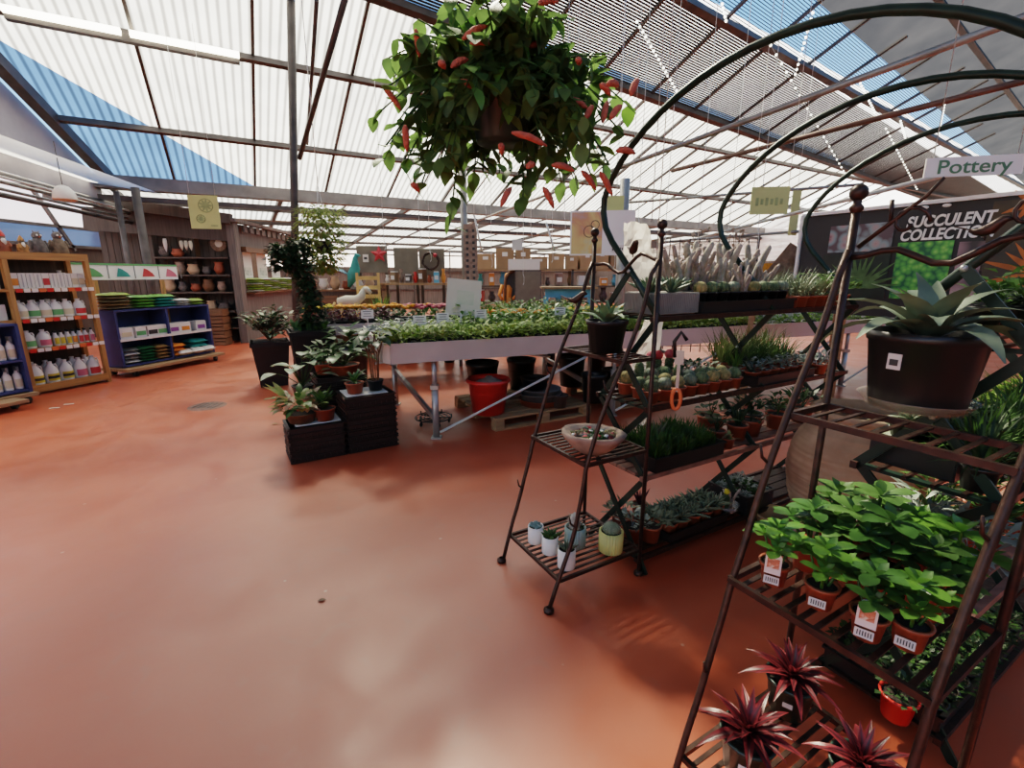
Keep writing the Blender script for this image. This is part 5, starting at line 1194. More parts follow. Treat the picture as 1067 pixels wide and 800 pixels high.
t = wrap('plastic_sleeve', 'bright white crumpled plastic sheet hanging behind the first etagere below its top shelf', (682, 332), (666, 398), .20, 2.95); hang(t, (.06,), .35, .8)
wrap('plastic_sleeve', 'bright white plastic sheet low behind the mossy tray', (668, 436), (655, 462), .12, 2.9)
# long handled loppers with an orange handle hung on the front bar of the second tier
p = onA(.16, .215, 1.03)
t = thing('garden_loppers', 'grey garden loppers with an orange loop handle hanging at the second tier front', 'tool', p, math.radians(-20))
b = MB(); b.box((0, 0, .06), (.016, .012, .16)); b.box((0, 0, .16), (.045, .014, .07)); b.build('blade', M['galv'], t)
b = MB(); b.tube([(.022 * math.cos(a * PI / 8), 0, -.06 + .055 * math.sin(a * PI / 8)) for a in range(17)], .010, 7, caps=False); b.build('orange_handle', M['orange_plastic'], t)
b = MB(); b.tube([(-.02, 0, .16), (-.03, 0, .24), (0, 0, .29), (.03, 0, .25)], .01, 6); b.build('hook', M['black_plastic'], t)
# ---------------------------------------------------------------- tube lights and strings of bulbs under the roof
t = thing('tube_light', 'double fluorescent strip light along the roof beam at top left', 'ceiling light')
y = yp[1]
xa_, xb_ = LR(14, 22)[0], LR(248, 52)[0]; xm = LR(133, 36)[0]
b = MB(); b.bar(RW(xa_, y, .18), RW(xb_, y, .18), .11, .09); b.build('housing', M['roof_steel'], t)
for p, q_ in ((xa_, xm - .05), (xm + .05, xb_)): b = MB(); b.bar(RW(p, y + .08, .16), RW(q_, y + .08, .16), .14, .07); b.build('tube', M['tube_light'], t)
BU = MB(); BU.ball((0, 0, 0), .016, 0, 6, 4); BU = BU.mesh('bulb', M['bulb'])
for i, (a, c, lab) in enumerate((((662, 20), (708, 100), 'string of small white bulbs under the shade lath, nearest the hanging basket'), ((752, 2), (757, 24), 'short string of white bulbs at the edge of the blue roof gap'), ((800, 42), (880, 180), 'long string of white bulbs under the lath above the second hoop'), ((848, 10), (828, 80), 'string of white bulbs dangling across the blue roof gap'), ((922, 132), (956, 198), 'string of white bulbs pointing at the dark banner corner'), ((893, 80), (912, 118), 'short string of white bulbs under the blue gap right of the hoops'), ((938, 125), (945, 150), 'short string of white bulbs nearest the pottery sign'), ((985, 105), (978, 140), 'string of white bulbs beyond the pottery sign'))):
    P, Q = on_plane(a[0], a[1], P0 - V((0, 0, .25)), RN), on_plane(c[0], c[1], P0 - V((0, 0, .45)), RN); t = thing('bulb_string', lab, 'string lights', P)
    b = MB(); b.tube([(0, 0, 0), Q - P], .004, 4); b.build('wire', M['white_wire'], t)
    n = max(5, int((Q - P).length / .13)); n = min(n, 22)
    for k in range(n): put('bulb', BU, t, (Q - P) * ((k + .5) / n), 0, 1.0 if P.y < 5 else 1.6)
# ================================================================ wooden rack and blue shelves along the left wall
EL = V((.27, .963, 0)).normalized(); ML = V((.963, -.27, 0)).normalized()
RKO = V((-6.48, 6.22, 0))           # front foot line of the wooden rack
def onL(o, x, y, z): p = o + EL * x - ML * y; return V((p.x, p.y, z))   # x along the wall, y back from the front edge
AL_ = math.atan2(EL.y, EL.x)
def lrack(name, label, o): 
    t = thing(name, label, 'shelf', o); t.matrix_world = Matrix(((EL.x, -ML.x, 0, o.x), (EL.y, -ML.y, 0, o.y), (0, 0, 1, 0), (0, 0, 0, 1))); return t
RZ = (.12, .63, 1.03, 1.43, 1.88)
t = lrack('wooden_rack', 'tall pine rack of white bottles with carved figures on its top', RKO)
for x in (-.97, -.02, .92):
    b = MB(); b.box((x, .02, .95), (.055, .06, 1.90)); b.box((x, .40, .95), (.055, .06, 1.90)); b.box((x, .21, 1.86), (.05, .36, .06)); b.box((x, .21, .06), (.05, .36, .08)); b.build('upright', M['pine'], t)
b = MB(); b.box((-.02, .43, 1.0), (1.88, .012, 1.7)); b.build('back_panel', M['dark_wood'], t)
for z in RZ:
    b = MB(); b.box((-.025, .21, z - .02), (1.88, .42, .035)); 
    if z > 1.8 or z < .2: b.box((-.025, -.005, z - .03), (1.88, .02, .10))
    b.build('shelf_board', M['pine_x'], t)
for z in RZ[1:4]:
    for i in range(11):
        b = MB(); b.box((.06 + .085 * i, -.012, z - .025), (.07, .004, .05)); b.build('price_tag', M[('tag_white', 'orange_plastic', 'red_plastic', 'tag_white')[(i + int(z * 10)) % 4]], t)
# bottle shapes
def lmat(k, c): M[k] = mat(k, c, .5, nz=(5, .05)); return k
lmat('label_yellow', (.62, .48, .05)); lmat('label_pink', (.60, .16, .22)); lmat('label_red', (.55, .05, .05)); lmat('label_green', (.12, .36, .14)); lmat('label_orange', (.72, .25, .04)); lmat('label_cream', (.6, .52, .36)); lmat('label_black', (.03, .03, .03)); lmat('label_purple', (.25, .08, .28))
def jug_meshes(r, h):
    b = MB(); b.lathe([(0, 0), (r, 0), (r * 1.04, .01), (r * 1.04, h * .52), (r * .8, h * .70), (r * .36, h * .86), (r * .3, h * .90), (r * .3, h * .95), (0, h * .95)], 18); body = b.mesh('body', M['white_plastic'])
    b = MB(); b.lathe([(0, h * .93), (r * .36, h * .93), (r * .36, h), (0, h)], 12); cap = b.mesh('cap', M['white_plastic'])
    b = MB(); b.tube([(r * .35, 0, h * .84), (r * .85, 0, h * .84), (r * 1.0, 0, h * .72), (r * .95, 0, h * .58)], r * .13, 6); hd = b.mesh('handle', M['white_plastic'])
    return body, cap, hd
def label_mesh(r, h0, h1, m, spread=1.0):
    b = MB(); n = 9; pts = [(r * math.sin(-spread + 2 * spread * i / n), -r * math.cos(-spread + 2 * spread * i / n)) for i in range(n + 1)]
    for p, q_ in zip(pts, pts[1:]): b.poly([(p[0], p[1], h0), (q_[0], q_[1], h0), (q_[0], q_[1], h1), (p[0], p[1], h1)], 0, True)
    return b.mesh('label', M[m])
JUG, JUGS, BOT = jug_meshes(.078, .30), jug_meshes(.075, .24), None
b = MB(); b.lathe([(0, 0), (.032, 0), (.034, .008), (.034, .12), (.016, .155), (.013, .185), (0, .185)], 14); BOTB = b.mesh('body', M['white_plastic'])
b = MB(); b.lathe([(0, .18), (.017, .18), (.017, .205), (0, .205)], 10); BOTC = b.mesh('cap', M['black_plastic'])
b = MB(); b.lathe([(0, 0), (.042, 0), (.045, .01), (.045, .17), (.02, .215), (.015, .24), (0, .24)], 14); SPB = b.mesh('body', M['white_plastic'])
b = MB(); b.box((0, -.01, .265), (.026, .07, .05)); b.bar((0, -.04, .25), (0, -.05, .215), .012); SPT = b.mesh('trigger_head', M['grey_plastic'])
LBL = {}
def lbl(r, a, c, m):
    k = (r, a, c, m)
    if k not in LBL: LBL[k] = label_mesh(r, a, c, m)
    return LBL[k]
def bottle(kind, label, p, lm_, group=None):
    t = thing(kind, label, 'bottle', p, AL_ , group)
    if kind == 'white_jug': B_3, r, h = JUG, .082, .30
    elif kind == 'small_jug': B_3, r, h = JUGS, .079, .24
    if kind in ('white_jug', 'small_jug'):
        put('body', B_3[0], t); put('cap', B_3[1], t); put('handle', B_3[2], t); put('label', lbl(r, h * .12, h * .44, lm_), t)
        if lm_ == 'label_yellow': put('label_band', lbl(r + .001, h * .22, h * .34, 'label_black'), t)
    elif kind == 'small_bottle': put('body', BOTB, t); put('cap', BOTC, t); put('label', lbl(.0352, .02, .11, lm_), t); 
    else: put('body', SPB, t); put('trigger_head', SPT, t); put('label', lbl(.0462, .03, .13, lm_), t)
    return t
q = rr(400)
for i, l in enumerate(('label_yellow', 'label_yellow', 'label_yellow', 'label_pink', 'label_red')):
    bottle('white_jug', 'big white jug, %s from the left in the front row on the lowest rack shelf' % ORD[i], onL(RKO, .10 + .178 * i, .12, RZ[0]), l)
for i in range(5): bottle('white_jug', 'big white jug, %s from the left in the back row on the lowest rack shelf' % ORD[i], onL(RKO, .17 + .165 * i, .30, RZ[0]), 'label_cream')
z = RZ[1]
bottle('small_jug', 'white jug with a green label at the left of the second rack shelf', onL(RKO, .10, .12, z), 'label_green'); bottle('small_jug', 'white jug with a pink label beside the green labelled jug', onL(RKO, .27, .11, z), 'label_pink')
for i, l in enumerate(('label_yellow', 'label_yellow', 'label_yellow', 'label_orange', 'label_red', 'label_red', 'label_pink')): bottle('small_bottle', 'small white bottle, %s to the right of the jugs on the second rack shelf' % ORD[i], onL(RKO, .41 + .076 * i, .10 + .01 * (i % 2), z), l)
for i in range(7): bottle('small_bottle', 'small white bottle behind on the second rack shelf', onL(RKO, .38 + .076 * i, .20, z), 'label_yellow', 'back row bottles on the second rack shelf')
z = RZ[2]
for i, l in enumerate(('label_cream', 'label_green', 'label_cream', 'label_green', 'label_cream')): bottle('small_jug', 'white jug, %s from the left on the middle rack shelf' % ORD[i], onL(RKO, .09 + .135 * i, .13, z), l)
bottle('small_jug', 'white jug with a red label at the right end of the middle rack shelf', onL(RKO, .78, .12, z), 'label_red')
for i in range(3): bottle('small_jug', 'white jug standing behind on the middle rack shelf', onL(RKO, .18 + .17 * i, .30, z), 'label_cream', 'back jugs on the middle rack shelf')
z = RZ[3]
POU = {}
b = MB(); b.box((0, 0, .10), (.11, .05, .20)); POUB = b.mesh('carton', M['white_plastic'])
for i, l in enumerate(('label_orange', None, None, None, 'label_red', None, None, None, 'label_cream', 'label_cream')):
    t = thing('upright_pack', 'white upright pack, %s from the left on the top bottle shelf of the rack' % ORD[i], 'pack', onL(RKO, .08 + .087 * i, .10, z), AL_)
    put('carton', POUB, t, (0, 0, 0), 0, (.72, 1, 1))
    if l: b = MB(); b.box((0, -.027, .085), (.075, .003, .09)); b.build('label', M[l], t)
    else: b = MB(); b.box((.0, -.027, .1), (.012, .003, .17)); b.build('seam', M['grey_wall'], t)
bottle('small_jug', 'white jug with a handle standing behind the packs at the rack top', onL(RKO, .72, .27, z), 'label_cream')
for zz, nm in ((RZ[3], 'top bottle'), (RZ[2], 'middle')):
    for i in range(4):
        t = thing('upright_pack', 'plain white pack in the left %s bay' % nm, 'pack', onL(RKO, -.12 - .10 * i, .10, zz), AL_, 'plain packs in the left rack bay on the %s shelf' % nm); put('carton', POUB, t, (0, 0, 0), 0, (.8, 1, 1))
# carved figures on the rack top
def figure(label, p, bm_, hm, h, owl=False, name='garden_figure'):
    t = thing(name, label, 'figurine', p, AL_); b = MB()
    b.lathe([(0, 0), (h * .26, 0), (h * .30, h * .12), (h * .27, h * .40), (h * .17, h * .62), (h * .12, h * .68), (0, h * .68)], 14); b.build('body', M[bm_], t)
    b = MB(); b.ball((0, 0, h * .78), h * .17, 0, 12, 8, (1, .95, 1.05))
    if owl:
        for s in (-1, 1): b.leaf((s * h * .08, 0, h * .88), (s * .3, 0, 1), h * .14, h * .09, 0, 0, 2, .1)
    b.build('head', M[hm], t)
    if owl:
        for s in (-1, 1): b = MB(); b.ball((s * h * .065, -h * .155, h * .80), h * .04, 0, 8, 6); b.build('eye', M['paper'], t)
        for s in (-1, 1): b = MB(); b.ball((s * h * .27, .0, h * .38), h * .14, 0, 8, 6, (.5, 1, 1.7)); b.build('wing', M[bm_], t)
        b = MB(); b.spear((0, -h * .16, h * .76), (0, -.4, -1), h * .07, h * .05); b.build('beak', M['orange_plastic'], t)
    else:
        b = MB(); b.lathe([(h * .19, h * .84), (h * .15, h * .95), (h * .05, h * 1.15), (0, h * 1.2)], 12); b.build('hat', M[bm_ if bm_ != 'terracotta_plastic' else 'red_plastic'], t)
        b = MB(); b.spear((0, -h * .14, h * .72), (0, -.4, -1), h * .32, h * .22); b.build('beard', M['white_plastic'], t)
        for s in (-1, 1): b = MB(); b.tube([(s * h * .2, 0, h * .58), (s * h * .30, -h * .08, h * .40), (s * h * .15, -h * .24, h * .34)], [h * .07, h * .06, h * .04], 7); b.build('arm', M[bm_], t)
    return t
M['fig_grey'] = mat('fig_grey', (.16, .13, .12), .8, nz=(25, .5), bump=.3); M['fig_brown'] = mat('fig_brown', (.22, .15, .10), .8, nz=(25, .5), bump=.3); M['fig_orange'] = mat('fig_orange', (.45, .20, .06), .7, nz=(18, .6))
figure('orange hatted garden gnome at the left on the rack top', onL(RKO, -.10, .2, 1.88), 'fig_orange', 'stone', .30)
figure('red brown garden gnome beside the orange one on the rack top', onL(RKO, .12, .22, 1.88), 'terracotta_plastic', 'stone', .26)
figure('yellowish garden gnome, shortest on the rack top', onL(RKO, .27, .12, 1.88), 'fig_orange', 'fig_brown', .20)
figure('dark grey owl figure on the rack top, left of the two owls', onL(RKO, .50, .2, 1.88), 'fig_grey', 'fig_grey', .32, True, 'owl_figure')
figure('grey brown owl figure on the rack top, right of the two owls', onL(RKO, .74, .2, 1.88), 'fig_brown', 'fig_grey', .34, True, 'owl_figure')
# ---------------------------------------------------------------- blue shelf on a dolly with soil bags
BLO = V((-6.35, 7.45, 0)) + ML * .12
t = lrack('blue_shelf', 'blue painted wooden shelf on a low dolly, full of bags and white boxes', BLO)
L_, D_ = 1.70, .42
for x in (.02, .86, L_ - .02): b = MB(); b.box((x, D_ / 2, .60), (.035, D_, .90)); b.build('side_panel', M['blue_paint'], t)
for z in (.17, .58, 1.05): b = MB(); b.box((L_ / 2, D_ / 2, z), (L_, D_, .03)); b.build('shelf_board', M['blue_paint'], t)
for z, m in ((.585, 'white_plastic'),): b = MB(); b.box((L_ / 2, -.008, z), (L_ - .04, .012, .04)); b.build('price_strip', M[m], t)
b = MB(); b.box((L_ / 2, D_, .6), (L_, .012, .9)); b.build('back_panel', M['blue_paint'], t)
b = MB(); b.box((L_ / 2, D_ / 2 - .08, .115), (L_ + .10, D_ + .20, .045)); p = b.build('dolly', M['pallet'], t)
for x in (.1, L_ - .1):
    for y in (-.1, D_ - .05): b = MB(); b.lathe([(0, -.02), (.045, -.02), (.045, .02), (0, .02)], 12); o = b.build('caster', M['black_plastic'], p, (x, y, .046)); o.rotation_euler = (PI / 2, 0, .3)
def bagmesh(L, Wd, h, seed):
    q = rr(seed); b = MB(); n, m_ = 9, 6
    idx = {}
    for s in (0, 1):
        for i in range(n):
            for j in range(m_):
                u, v = i / (n - 1) * 2 - 1, j / (m_ - 1) * 2 - 1
                e = max(0, (1 - abs(u) ** 3)) * max(0, (1 - abs(v) ** 3))
                z = h * (.5 + (.62 if s else -.5) * e ** .42) + q.uniform(-.006, .006) * (1 if e > .05 else 0)
                idx[s, i, j] = len(b.v); b.v.append((u * L / 2 * (1 + q.uniform(-.02, .02)), v * Wd / 2, max(z, 0)))
    for s in (0, 1):
        for i in range(n - 1):
            for j in range(m_ - 1):
                f = [idx[s, i, j], idx[s, i + 1, j], idx[s, i + 1, j + 1], idx[s, i, j + 1]]; b.face(f if s else f[::-1], 0, True)
    return b
def bagm(k, c): M[k] = mat(k, c, .35, nz=(9, .3), bump=.15); return k
for k, c in (('bag_green', (.16, .42, .08)), ('bag_teal', (.04, .33, .30)), ('bag_olive', (.22, .17, .10)), ('bag_brown', (.30, .17, .07)), ('bag_dkgreen', (.03, .14, .06)), ('bag_orange', (.72, .22, .04)), ('bag_white', (.66, .63, .60)), ('bag_grey', (.20, .19, .18)), ('bag_lime', (.28, .40, .06))): bagm(k, c)
BAG = {}
def bag(label, x, z, L, h, m, y=.2, o=None, rz=0, group=None, Wd=.34):
    k = (L, h, m, int(x * 10) % 3)
    if k not in BAG: BAG[k] = bagmesh(L, Wd, h, len(BAG) + 500).mesh('sack', M[m])
    t = thing('soil_bag', label, 'bag', onL(o or BLO, x, y, z), AL_ + rz, group); put('sack', BAG[k], t)
    b = MB(); b.box((0, -Wd * .30, h * .98), (L * .45, Wd * .2, .004)); return t
for k in range(5): bag('brown bag, %s from the bottom in the stack beside the pine rack' % ORD[k], .17, 1.066 + .052 * k, .40, .05, ('bag_olive', 'bag_brown', 'bag_olive', 'bag_olive', 'bag_lime')[k], rz=.05 * (k % 2))
for k in range(4): bag('bright green bag, %s from the bottom of its stack on the blue shelf' % ORD[k], .58, 1.066 + .052 * k, .34, .05, 'bag_green', rz=.06 * (k % 2))
for k in range(4): bag('teal bag, %s from the bottom of its stack on the blue shelf' % ORD[k], .94, 1.066 + .052 * k, .34, .05, 'bag_teal' if k < 3 else 'bag_green', rz=-.06 * (k % 2))
for k in range(3): bag('white bag, %s from the bottom of its pile on the blue shelf' % ORD[k], 1.26, 1.066 + .04 * k, .30, .038, 'bag_white', rz=.1 * (k % 2))
for k in range(2): bag('lime green bag, %s at the far end of the blue shelf top' % ('lower one', 'upper one')[k], 1.54, 1.066 + .055 * k, .26, .05, 'bag_lime')
for k in range(4): bag('grey bag, %s from the bottom at the left of the lowest blue shelf' % ORD[k], .20, .186 + .062 * k, .26, .06, 'bag_grey' if k % 2 else 'bag_white', y=.18)
for k in range(5): bag('dark green bag, %s from the bottom on the lowest blue shelf' % ORD[k], .45, .186 + .05 * k, .26, .05, 'bag_dkgreen', y=.16, rz=.08 * (k % 2 - .5))
for k in range(4): bag('brown bag, %s from the bottom on the lowest blue shelf' % ORD[k], .70, .186 + .06 * k, .24, .06, 'bag_brown', y=.16)
for k in range(3): bag('orange bag, %s from the bottom on the lowest blue shelf' % ORD[k], 1.0, .186 + .075 * k, .24, .072, 'bag_orange', y=.14)
for k in range(3): bag('teal bag, %s from the bottom on the lowest blue shelf' % ORD[k], 1.44, .186 + .085 * k, .34, .08, 'bag_teal' if k else 'bag_white', y=.18)
for k, (x, y) in enumerate(((1.08, .0), (1.32, -.02), (1.56, .0))): bag('plump white bag spilling over the front of the lowest blue shelf, %s from the left' % ORD[k], x, .188, .26, .10, 'bag_white', y=y + .04, Wd=.2)
BX_ = MB(); BX_.box((0, 0, .085), (.22, .20, .17)); BXM = BX_.mesh('carton', M['white_plastic'])
for i, (x, l) in enumerate(((.17, 'label_cream'), (.40, 'label_green'), (.60, 'label_black'), (.77, 'label_green'), (.99, 'label_purple'), (1.20, 'label_orange'), (1.52, 'label_purple'))):
    t = thing('white_box', 'white carton, %s from the left on the middle blue shelf' % ORD[i], 'box', onL(BLO, x, .14, .597), AL_)
    put('carton', BXM, t, (0, 0, 0), 0, (.95 if i not in (1, 2, 3) else .78, 1, 1)); b = MB(); b.box((0, -.103, .07), (.15, .004, .07)); b.build('label', M[l], t); b = MB(); b.box((0, 0, .172), (.19, .18, .01)); b.build('lid', M['tag_white'], t)
# picture strip above the blue shelf
t = lrack('picture_strip', 'long white sign strip with four small product pictures above the blue shelf', BLO + ML * -.30 + V((0, 0, 0)))
b = MB(); b.box((.62, .1, 1.66), (1.75, .02, .26)); b.build('board', M['banner_white'], t)
b = MB(); b.box((.62, .085, 1.775), (1.75, .006, .03)); b.build('green_band', M['label_green'], t)
for i, m in enumerate(('label_green', 'bag_teal', 'label_red', 'label_pink')):
    b = MB(); o0 = .10 + .42 * i; b.poly([(o0 - .10, .084, 1.58), (o0 + .12, .084, 1.58), (o0 + .08, .084, 1.64), (o0, .084, 1.70), (o0 - .06, .084, 1.72)]); b.build('printed_picture', M[m], t)
    b = MB(); b.box((o0 + .2, .087, 1.66), (.012, .006, .22)); b.build('divider', M['grey_plastic'], t)
for x in (.1, 1.2): b = MB(); b.box((x, .12, .83), (.05, .05, 1.66)); b.build('post', M['pine'], t)
# ---------------------------------------------------------------- low blue rack of spray bottles at the picture edge
SBO = RKO + ML * .36 + EL * -1.22
t = lrack('blue_spray_rack', 'low blue rack of white spray bottles on a dolly at the left picture edge', SBO)
for x in (.0, .98): b = MB(); b.box((x, .16, .55), (.035, .32, .92)); b.build('side_panel', M['blue_paint'], t)
for z in (.17, .55, 1.0): b = MB(); b.box((.49, .16, z), (.98, .32, .03)); b.build('shelf_board', M['blue_paint'], t)
b = MB(); b.box((.49, .32, .58), (.98, .012, .86)); b.build('back_panel', M['blue_paint'], t)
b = MB(); b.box((.49, .13, .115), (1.04, .42, .045)); p = b.build('dolly', M['pallet'], t)
for x in (.1, .9): b = MB(); b.lathe([(0, -.02), (.045, -.02), (.045, .02), (0, .02)], 12); o = b.build('caster', M['black_plastic'], p, (x, -.04, .046)); o.rotation_euler = (PI / 2, 0, .3)
for r_, z in ((0, .187), (1, .567)):
    for i in range(9): bottle('spray_bottle', 'white spray bottle, %s from the right on the %s shelf of the low blue rack' % (ORD[i], ('lower', 'upper')[r_]), onL(SBO, .92 - .105 * i, .10, z), 'label_cream')
b = MB(); b.box((0, 0, 0), (1, .3, .03))
t = lrack('wooden_dolly', 'small pale wooden dolly on the floor at the left picture edge', SBO + ML * .28 + EL * .35)
b = MB(); b.box((.2, .1, .10), (.42, .30, .04)); b.build('board', M['pallet'], t)
for x in (.08, .34): b = MB(); b.lathe([(0, -.02), (.04, -.02), (.04, .02), (0, .02)], 12); o = b.build('caster', M['black_plastic'], t, (x, .1, .041)); o.rotation_euler = (PI / 2, 0, .3)
# white hanging pendant lamp
t = thing('pendant_lamp', 'white dome pendant lamp hanging under the pipes above the pine rack', 'lamp', at_y(67, 203, 7.6))
b = MB(); b.lathe([(.02, .14), (.07, .12), (.13, .05), (.15, -.06), (.14, -.08), (.12, .03), (0, .11)], 20); b.build('shade', M['white_plastic'], t); b = MB(); b.tube([(0, 0, .13), (0, 0, .75)], .006, 5); b.build('cord', M['cable'], t)
# ================================================================ wooden shed
P1, P2, PL_ = V((-6.55, 11.4, 0)), V((-6.95, 15.2, 0)), V((-9.6, 11.05, 0))
t = thing('wooden_shed', 'dark wooden shed with plank walls and open shelves behind the blue shelf', 'shed', P1); o_ = V(P1)
def sb(name, fn, m, par=None):
    b = MB(); fn(b)
    for i, q_ in enumerate(b.v): b.v[i] = tuple(V(q_) - o_)
    return b.build(name, m, par or t)
def wallf(a, c, z0, z1, th=.05): 
    return lambda b: b.bar(V((a.x, a.y, (z0 + z1) / 2)), V((c.x, c.y, (z0 + z1) / 2)), th, z1 - z0)
ef = (P1 - PL_).normalized(); er = (P2 - P1).normalized(); nf = V((ef.y, -ef.x, 0)); nr = V((er.y, -er.x, 0))
def fr(x, d, z): p = PL_ + ef * x + nf * d; return V((p.x, p.y, z))     # front wall: d towards the room
def rt(x, d, z): p = P1 + er * x + nr * d; return V((p.x, p.y, z))
LF_ = (P1 - PL_).length
sb('front_wall', lambda b: b.poly([fr(0, -.45, 0), fr(LF_, -.45, 0), fr(LF_, -.45, 2.8), fr(0, -.45, 3.25)]), M['shed_wood'])
def planks(b):
    for k in range(22): x = LF_ * (k + .5) / 22; b.bar(fr(x, -.44, 0), fr(x, -.44, 3.2 - .02 * k), LF_ / 22 - .012, .02, up=nf)
sb('plank_lining', planks, M['shed_wood'])
sb('side_wall', lambda b: (b.poly([rt(0, 0, 0), rt(.55, 0, 0), rt(.55, 0, 2.8), rt(0, 0, 2.8)]), b.poly([rt(.55, 0, 0), rt(3.8, 0, 0), rt(3.8, 0, 1.15), rt(.55, 0, 1.15)]), b.poly([rt(.55, 0, 2.25), rt(3.8, 0, 2.25), rt(3.8, 0, 2.8), rt(.55, 0, 2.8)])), M['grey_wood'])
sb('inner_wall', lambda b: b.poly([rt(.2, -.9, 0), rt(4, -.9, 0), rt(4, -.9, 2.8), rt(.2, -.9, 2.8)]), M['brown_wood'])
for (a, d, w_, z) in ((0.05, .05, .18, 2.85), (3.8, .03, .14, 2.8)): sb('corner_post', lambda b: b.bar(rt(a, d, 0), rt(a, d, z), w_, w_), M['grey_wood'])
sb('corner_post', lambda b: b.bar(fr(1.25, -.2, 0), fr(1.25, -.2, 3.1), .14, .14), M['shed_wood'])
sb('lintel', lambda b: b.bar(rt(.5, .05, 2.22), rt(3.9, .05, 2.22), .14, .12), M['brown_wood'])
def eave(b):
    b.bar(rt(-.1, .12, 2.84), rt(4.0, .12, 2.84), .16, .08)
    for k in range(9): b.bar(rt(.6 + .36 * k, .10, 2.62), rt(.6 + .36 * k, .10, 2.78), .20, .05, up=nr)
sb('eave', eave, M['grey_wood'])
sb('front_beam', lambda b: b.bar(fr(-.6, .05, 3.32), fr(LF_ + .1, .05, 2.86), .16, .22), M['shed_wood'])
sb('front_header', lambda b: b.bar(fr(0, -.05, 2.85), fr(LF_, -.05, 2.62), .06, .5), M['shed_wood'])
for z in (.35, .75, 1.2, 1.6, 2.0): sb('shelf_board', lambda b: b.bar(fr(1.35, -.22, z), fr(LF_ - .1, -.22, z), .40, .035), M['dark_wood'])
sb('counter_board', lambda b: b.bar(rt(.5, .05, 1.17), rt(3.8, .05, 1.17), .35, .04), M['brown_wood'])
# things on the shed shelves
def vase(label, p, r, h, m, name='clay_pot', cat='pot'): 
    t = thing(name, label, cat, p); b = MB(); b.lathe([(0, 0), (r * .6, 0), (r, h * .45), (r * .7, h * .85), (r * .8, h), (r * .65, h), (0, h * .8)], 16); b.build('body', M[m], t); b = MB(); b.lathe([(r * .72, h * .97), (r * .85, h * .99), (r * .85, h * 1.03), (r * .7, h * 1.03)], 16); b.build('rim', M[m], t); return t
for zi, z in enumerate((.37, .77, 1.22, 1.62, 2.02)):
    for k in range(5 if zi < 4 else 2):
        vase('clay pot on the shed shelves, %s from the left on the %s shelf' % (ORD[k], ('lowest', 'second', 'middle', 'fourth', 'top')[zi]), fr(1.50 + .29 * k, -.2, z), .10 + .02 * ((k + zi) % 3), .18 + .05 * ((k * 2 + zi) % 3), ('stone', 'terracotta_plastic', 'urn_clay', 'brown_wood', 'fig_grey')[(k * 2 + zi) % 5])
t = thing('wall_clock', 'round dark framed wall clock above the shed shelves', 'clock', fr(2.75, -.15, 2.33)); b = MB(); b.lathe([(0, 0), (.17, 0), (.19, .02), (.17, .04), (0, .02)], 24); o = b.build('case', M['fig_brown'], t); b2 = MB(); b2.lathe([(0, .03), (.13, .03)], 20); o2 = b2.build('dial', M['cream_paper'], t)
for o in (o, o2): o.rotation_euler = (PI / 2, 0, math.atan2(ef.y, ef.x))
for i, (x, h) in enumerate(((1.60, .30), (1.95, .22), (2.05, .22), (2.15, .22))):
    t = thing('wall_ornament', 'pale long ornament hung on the shed front, %s from the left' % ORD[i], 'ornament', fr(x, -.1, 2.25)); b = MB(); b.spear((0, 0, h * .6), (0, 0, -1), h, .09); b.build('body', M['cream_paper' if i else 'white_plastic'], t); b = MB(); b.tube([(0, 0, h * .6), (0, 0, h * .6 + .15)], .006, 4); b.build('cord', M['cable'], t)
for k in range(5):
    t = thing('brown_crate', 'brown wooden crate, %s from the floor, stacked at the shed corner' % ORD[k], 'crate', fr(LF_ - .45, .28, .17 * k), math.atan2(ef.y, ef.x)); b = MB()
    for y in (-.17, .17): b.box((0, y, .05), (.52, .02, .07)); b.box((0, y, .13), (.52, .02, .05))
    for x in (-.25, .25): b.box((x, 0, .08), (.02, .34, .15))
    b.build('side_boards', M['brown_wood'], t); b = MB(); b.box((0, 0, .01), (.5, .34, .018)); b.build('base_board', M['brown_wood'], t)
# goods in the shed window
for i in range(3):
    t = thing('product_sheet', 'pale printed sheet in the shed window opening, %s from the left' % ORD[i], 'poster', rt(.95 + .95 * i, -.1, 1.75), math.atan2(er.y, er.x)); b = MB(); b.box((0, 0, .1), (.62, .01, .66)); b.build('sheet', M['paper'], t); b = MB(); b.box((0, -.008, -.05), (.45, .004, .2)); b.build('printed_picture', picmat('pale_pic', [(.45, .47, .4), (.62, .6, .55), (.2, .25, .22)], 6, 'noise') if 'pale_pic' not in bpy.data.materials else bpy.data.materials['pale_pic'], t)
for i in range(5):
    for k in range(6): bag('folded bag, %s from the bottom of the %s stack on the shed counter' % (ORD[k], ORD[i]), 0, 0, .44, .055, ('bag_lime' if (i + k) % 3 else 'bag_white')).matrix_world = Matrix.Translation(rt(.75 + .55 * i, .12, 1.19 + .057 * k)) @ Matrix.Rotation(math.atan2(er.y, er.x), 4, 'Z')
# ================================================================ far goods behind the benches
def bx_(b, a, c, m=0):
    b.box(((a[0] + c[0]) / 2, (a[1] + c[1]) / 2, (a[2] + c[2]) / 2), (abs(c[0] - a[0]), abs(c[1] - a[1]), abs(c[2] - a[2])), m=m)
def wpos(u, Y): return at_y(u, 300, Y).x
